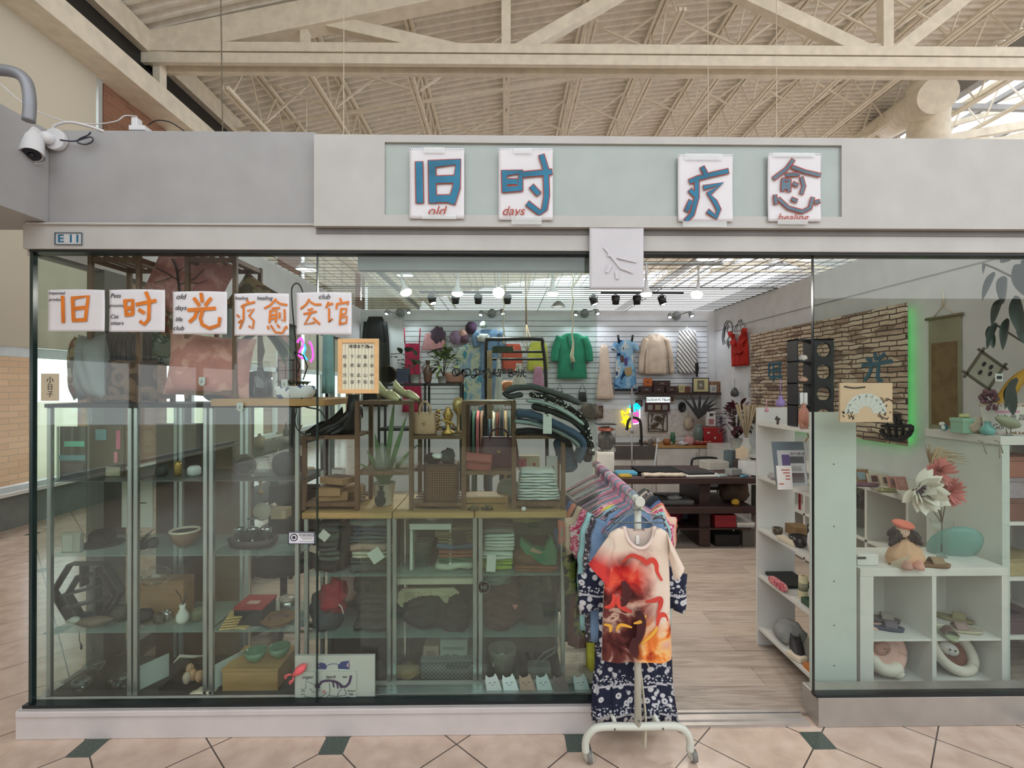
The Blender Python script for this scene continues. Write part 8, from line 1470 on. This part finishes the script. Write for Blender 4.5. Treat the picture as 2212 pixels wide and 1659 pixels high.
# garments behind the front shirt
t=NT('navy_floral');sx=t.n('ShaderNodeSeparateXYZ',{0:t.co()});v1=t.n('ShaderNodeTexVoronoi',{'Vector':t.n('ShaderNodeCombineXYZ',{0:sx.outputs[0],1:sx.outputs[2]}).outputs[0],'Scale':29.0});v2=t.n('ShaderNodeTexVoronoi',{'Vector':t.n('ShaderNodeCombineXYZ',{0:sx.outputs[0],1:sx.outputs[2]}).outputs[0],'Scale':85.0})
c1=t.ramp(t.ma('ADD',v1.outputs[0],t.ma('MULTIPLY',t.noise(60,2),.25)),[(0,(90,92,112)),(.24,(206,206,208)),(.52,(120,124,140)),(.57,(24,30,56))],'CONSTANT');c2=t.ramp(v2.outputs[0],[(0,(196,198,204)),(.42,(24,30,56))],'CONSTANT')
bd=t.ma('FRACT',t.ma('MULTIPLY',t.ma('ADD',sx.outputs[2],t.ma('MULTIPLY',t.ma('SINE',t.ma('MULTIPLY',sx.outputs[0],34.0)),.006)),7.0));c_=t.mix(t.ma('LESS_THAN',bd,.3),c1,c2);c_=t.mix(near(bd,.035),c_,rgba((190,190,196)))
t.put(t.b.inputs['Base Color'],c_);t.b.inputs['Roughness'].default_value=.85;NAVY=t.m
FL1=pat2('grey_floral',[(196,192,196),(110,106,112),(70,68,74)],'voro',60,thr=(.3,.5));FL2=pat2('pink_floral',[(222,196,200),(190,60,96),(226,150,170)],'noise',30,thr=(.45,.55));FL3=pat2('olive_leafy',[(40,44,28),(124,130,60)],'noise',26,thr=(.5,))
def hung(y,m,L,name,label,w=.2,hem=None,slv=None,sm=None,top=.0,fold=9,amp=.3,sl_r=.05,wb=None):
 t_=thing(name,label,name.replace('_',' '),(RX,y,RZ-.1-L));wb=wb or w*1.02;zt_=RZ-.085-top
 secs=[(RX,y,zt_,.055,.012),(RX,y,zt_-.02,.1,.014),(RX,y,zt_-.085,w*.9,.016),(RX,y,zt_-.13,w,.018),(RX,y,zt_-.3,w*.9,.019)];n=7
 for i in range(1,n+1):f=i/n;secs.append((RX+.006*sin(i),y,zt_-.3-(L-.3)*f,w*.9+(wb-w*.9)*f,.019+.006*f))
 obj('body',loft(MB(),secs,44,3.4,fold,amp,y*9),m,t_)
 if slv:
  for s in(-1,1):obj('sleeve',MB().tube([(RX+s*a,y-.004,zt_-b)for a,b in smooth([(w*.86,.06),(w*1.05,.12),(w*1.18,.25),(w*1.22,slv*.6),(w*1.16,slv)],4)],[sl_r*(1.05-.35*i/16)*(1+.08*sin(i*1.7))for i in range(17)],12,flat=.45,up=(0,1,0)),sm or m,t_)
 return t_
th=hung(2.40,NAVY,.80,'long_dress','navy and white floral long dress hanging right behind the front shirt',.175,slv=.16,sl_r=.06,fold=11,amp=.55,wb=.185,top=.2)
obj('ruffle',MB().grid(lambda u,v:(RX-.185+.37*u,2.385-.012*sin(u*34)*(.4+v),.25-.05*(1-u)-.04*v-.01*sin(u*20)),60,4),NAVY,th,solid=.003)
GL=[(2.46,DEN,.64,'denim_jacket','light blue denim jacket with long sleeve behind the navy dress',.64),(2.50,FL1,.8,'blouse','grey floral blouse fourth from the front of the rack',.66),(2.54,cloth((150,196,196)),.6,'cardigan','pale aqua knitted cardigan with long hanging sleeve',.62),(2.58,cloth((222,214,90)),.85,'dress','yellow dress showing below the aqua cardigan',0),(2.615,FL2,.55,'blouse','pink and magenta floral blouse on the rack',.2),(2.65,mat((226,190,170),.8),.5,'top','cream lace top behind the pink blouse',.15),(2.685,FL3,.72,'blouse','olive and black leaf-print blouse on the rack',.5),(2.72,cloth((222,130,110)),.5,'top','coral pink top between the printed blouses',.2),(2.755,cloth((110,44,34)),.82,'dress','rust red long dress in the middle of the rack',0),(2.79,mat((70,96,150),.7),.5,'shirt','royal blue shirt with rounded shoulder on the rack',.3),(2.83,cloth((36,44,62)),.8,'coat','dark navy coat in the middle of the rack',.5),(2.87,cloth((40,52,60)),.85,'dress','dark slate dress behind the navy coat',.4),(2.91,cloth((60,66,72)),.7,'jacket','charcoal zipped jacket toward the rear of the rack',.5),(2.95,cloth((120,110,106)),.6,'cardigan','taupe cardigan toward the rear of the rack',.5),(2.99,FL1,.7,'blouse','grey floral blouse toward the rear of the rack',.3),(3.04,cloth((190,180,172)),.75,'blouse','pale beige blouse near the rear end of the rack',.5),(3.10,cloth((84,90,84)),.8,'shirt','grey-green shirt near the rear end of the rack',.4),(3.17,cloth((150,140,140)),.8,'dress','pale grey dress second from the rear end of the rack',0),(3.25,cloth((70,64,60)),.85,'dress','dark brown dress last at the rear end of the rack',0)]
for i,(y,m,L,nm,lab,sv)in enumerate(GL):hung(y,m,L,nm,lab,min(.25,.135+.014*i),slv=sv or None,sl_r=.045+.006*(i%3),fold=7+i%4)
# front t-shirt
TYs=2.262;sq=lambda a,b:P(1220+a/4.607,1000+b/4.607,TYs)
t=NT('shirt_art');b_=t.b;sx=t.n('ShaderNodeSeparateXYZ',{0:t.co()});x_,z_=sx.outputs[0],sx.outputs[2]
nz=t.noise(9,4,None,.8);nf=t.ma('SUBTRACT',nz,.5)
cream=rgba((226,208,190));col=cream
# left half red wash fading up, then brown smoke, then embers near the hem (object z: 0 hem .. .66 shoulder)
lf=t.n('ShaderNodeMapRange',{0:t.ma('ADD',x_,t.ma('MULTIPLY',nf,.12)),1:.1,2:.01,3:0.0,4:1.0}).outputs[0]
rz_=t.n('ShaderNodeMapRange',{0:t.ma('ADD',z_,t.ma('MULTIPLY',nf,.15)),1:.5,2:.4,3:0.0,4:1.0}).outputs[0]
col=t.mix(t.ma('MULTIPLY',lf,rz_),col,t.ramp(nz,[(.35,(120,24,26)),(.5,(196,44,40)),(.65,(222,90,66))]))
bz_=t.n('ShaderNodeMapRange',{0:t.ma('ADD',z_,t.ma('MULTIPLY',nf,.3)),1:.36,2:.26,3:0.0,4:1.0}).outputs[0]
col=t.mix(t.ma('MULTIPLY',t.ma('MULTIPLY',lf,bz_),.9),col,t.ramp(nz,[(.38,(44,26,26)),(.52,(92,60,54)),(.6,(206,180,160)),(.63,(84,50,46))]))
ez_=t.n('ShaderNodeMapRange',{0:t.ma('ADD',z_,t.ma('MULTIPLY',nf,.35)),1:.2,2:.1,3:0.0,4:1.0}).outputs[0]
rt=t.n('ShaderNodeMapRange',{0:x_,1:-.01,2:.03,3:0.0,4:1.0}).outputs[0]
col=t.mix(t.ma('MULTIPLY',rt,ez_),col,t.ramp(nz,[(.35,(160,50,30)),(.48,(232,130,60)),(.56,(240,190,120)),(.68,(214,150,130))]))
t.put(b_.inputs['Base Color'],col);b_.inputs['Roughness'].default_value=.8;b_.inputs['Specular IOR Level'].default_value=.2;t.bump(t.noise(400,2),.15,.001);ART=t.m
hem=sq(520,1930).z;c=sq(745,1930);cxs_=(sq(372,900).x+sq(1050,900).x)/2
th=thing('t_shirt','cream t-shirt with red smoke and flame print hung at the front of the rack','t-shirt',(cxs_,TYs,hem))
ols=[(640,1.0),(660,.9),(700,.5),(740,0)]
# outline rows: zoomed y -> (left x, right x)
rows_=[(625,590,880),(650,520,960),(700,440,1030),(760,425,1042),(850,432,1040),(950,440,1035),(1100,400,1040),(1300,385,1045),(1500,378,1048),(1700,372,1058),(1900,368,1070),(1958,372,1066)]
def rowat(yy):
 for(a0,l0,r0),(a1,l1,r1)in zip(rows_[:-1],rows_[1:]):
  if yy<=a1:t_=(yy-a0)/(a1-a0);return l0+(l1-l0)*t_,r0+(r1-r0)*t_
 return rows_[-1][1:]
def shirt(front):
 def fn(u,v):
  uu=2*u-1;dip=(215 if front else 40)*max(0,1-(abs(uu)/.98)**3)**.5 if v<1e-9 else 0
  y_base=625+v*(1958-625);nk=(205 if front else 35)
  xl,xr=rowat(max(y_base,625));xm=(590+880)/2
  # neck: push the rows near the top down inside the collar
  l,r=rowat(y_base);x=l+(r-l)*u;y=y_base
  d=abs(x-735)/148
  if d<1:y=max(y,625+nk*sqrt(1-d*d));
  if abs(uu)>.0 and v<.12:pass
  p=sq(x,y);f=.004*sin(x*.03+y*.004)+.006*sin(x*.013-1)*(v);bulge=.028*sqrt(max(0,1-uu*uu))
  return(p.x,TYs-(bulge if front else-.004)+f*(1 if front else.3),p.z)
 return fn
mb=MB();mb.grid(shirt(True),60,60);obj('front',mb,ART,th);mb=MB();mb.grid(shirt(False),40,40);obj('back',mb,mat((206,190,178),.85),th)
def slv(P0,P1,P2,P3,m,nm):
 # quad sleeve: shoulder top, cuff top, cuff bottom, armpit
 a,b,c_,d=[sq(*p)for p in(P0,P1,P2,P3)]
 for k,(off,s_)in enumerate(((-.03,1),(.006,-1))):
  obj(nm if k==0 else 'sleeve_back',MB().grid(lambda u,v:(lambda p:(p.x,TYs+off*sin(pi*min(.98,v*.9+.05))+.003*sin(9*v+4*u),p.z))((a*(1-u)+b*u)*(1-v)+(d*(1-u)+c_*u)*v),14,14),m,th)
t2=NT('sleeve_fade');sx2=t2.n('ShaderNodeSeparateXYZ',{0:t2.co()});ff=t2.n('ShaderNodeMapRange',{0:t2.ma('ADD',sx2.outputs[2],t2.ma('MULTIPLY',sx2.outputs[0],.5)),1:.44,2:.34,3:0.0,4:1.0}).outputs[0]
t2.put(t2.b.inputs['Base Color'],t2.mix(ff,rgba((226,208,190)),t2.ramp(t2.noise(12,3),[(.4,(160,30,36)),(.6,(206,56,50))])));t2.b.inputs['Roughness'].default_value=.8
slv((470,680),(232,1010),(460,1250),(470,900),t2.m,'left_sleeve');slv((1010,680),(1185,1040),(1090,1165),(1030,930),mat((226,208,190),.8,var=.03,name='cream_jersey'),'right_sleeve')
cp=[sq(735-148*cos(pi*k/24),625+205*sin(pi*k/24))for k in range(25)];obj('collar',MB().tube([(p.x,TYs-.022*sin(pi*k/24)-.008,p.z)for k,p in enumerate(cp)],.0065,10,flat=1.3),mat((222,200,190),.8,name='collar_rib'),th)
m=MB();a=sq(707,720);b=sq(742,808);m.box(a.x,b.x,TYs-.002,TYs,b.z,a.z);obj('care_label',m,CER,th)
# ribbons and flames printed on the chest (abstract print)
def pr(L,w,mm,nm,y_=-.0305):
 m=MB();
 for pts in L:
  sp=smooth(pts,12);n=len(sp);ws=[w*(.35+.65*sin(pi*min(.97,(i+.5)/n)))*TYs/F/4.607 for i in range(n)];vs_=[]
  for i in range(n):
   a,b=sp[max(i-1,0)],sp[min(i+1,n-1)];dx,dy=b[0]-a[0],b[1]-a[1];L_=sqrt(dx*dx+dy*dy)or 1;p=sq(*sp[i]);nx,nz_=dy/L_*ws[i]/2,dx/L_*ws[i]/2
   uu=max(-.97,min(.97,(sp[i][0]-705)/335));yy=TYs-.028*sqrt(1-uu*uu)-.0075
   vs_+=[(p.x+nx,yy,p.z+nz_),(p.x-nx,yy,p.z-nz_)]
  m.add(vs_,[(2*i,2*i+1,2*i+3,2*i+2)for i in range(n-1)],True)
 obj(nm,m,mm,th)
pr([[(560,960),(640,895),(740,925),(790,965),(850,940),(890,990),(900,1060),(950,1150)],[(780,1350),(860,1340),(930,1330),(930,1400),(900,1470)],[(900,1590),(920,1500),(970,1490),(1010,1560)],[(520,1290),(520,1370),(580,1420),(650,1450)],[(390,1420),(450,1400),(480,1340),(470,1280)]],52,mat((206,66,54),.8,var=.15),'ribbon_print')
pr([[(700,1440),(740,1520),(735,1650),(700,1760)],[(680,1700),(665,1800),(690,1890)],[(560,1150),(600,1260),(560,1400)]],90,mat((74,26,28),.8,var=.3),'dark_swirl_print')
pr([[(665,1560),(740,1540),(790,1480)],[(500,1640),(540,1580),(650,1600)],[(380,1590),(440,1600),(440,1660)],[(740,1760),(820,1700),(880,1640),(900,1600)]],34,mat((232,170,60),.8,var=.15),'flame_print')
hanger((PX(1378,TYs),TYs+.004,sq(735,560).z+.075),.25,mat((120,122,122),.3,.8,name='chrome_wire'),'chrome wire hanger carrying the cream t-shirt at the rack front',None,.03,.05)
# white cloth straps at the foot of the rack
item('trailing_sash',MB().tube([(RX+.02,2.36,.62),(RX+.03,2.37,.4),(RX+.05,2.36,.2),(RX+.05,2.345,.13),(RX+.04,2.34,.05)],[.008,.012,.014,.012,.024],10,flat=.3),mat((226,222,200),.8),'long cream sash hanging to the floor behind the rack upright','sash')
item('cream_tie',MB().tube([(RX+.03,2.34,.62),(RX+.035,2.335,.48),(RX+.06,2.33,.42)],[.012,.016,.006],10,flat=.4),mat((222,214,186),.8),'short cream tie hanging beside the rack upright','tie')
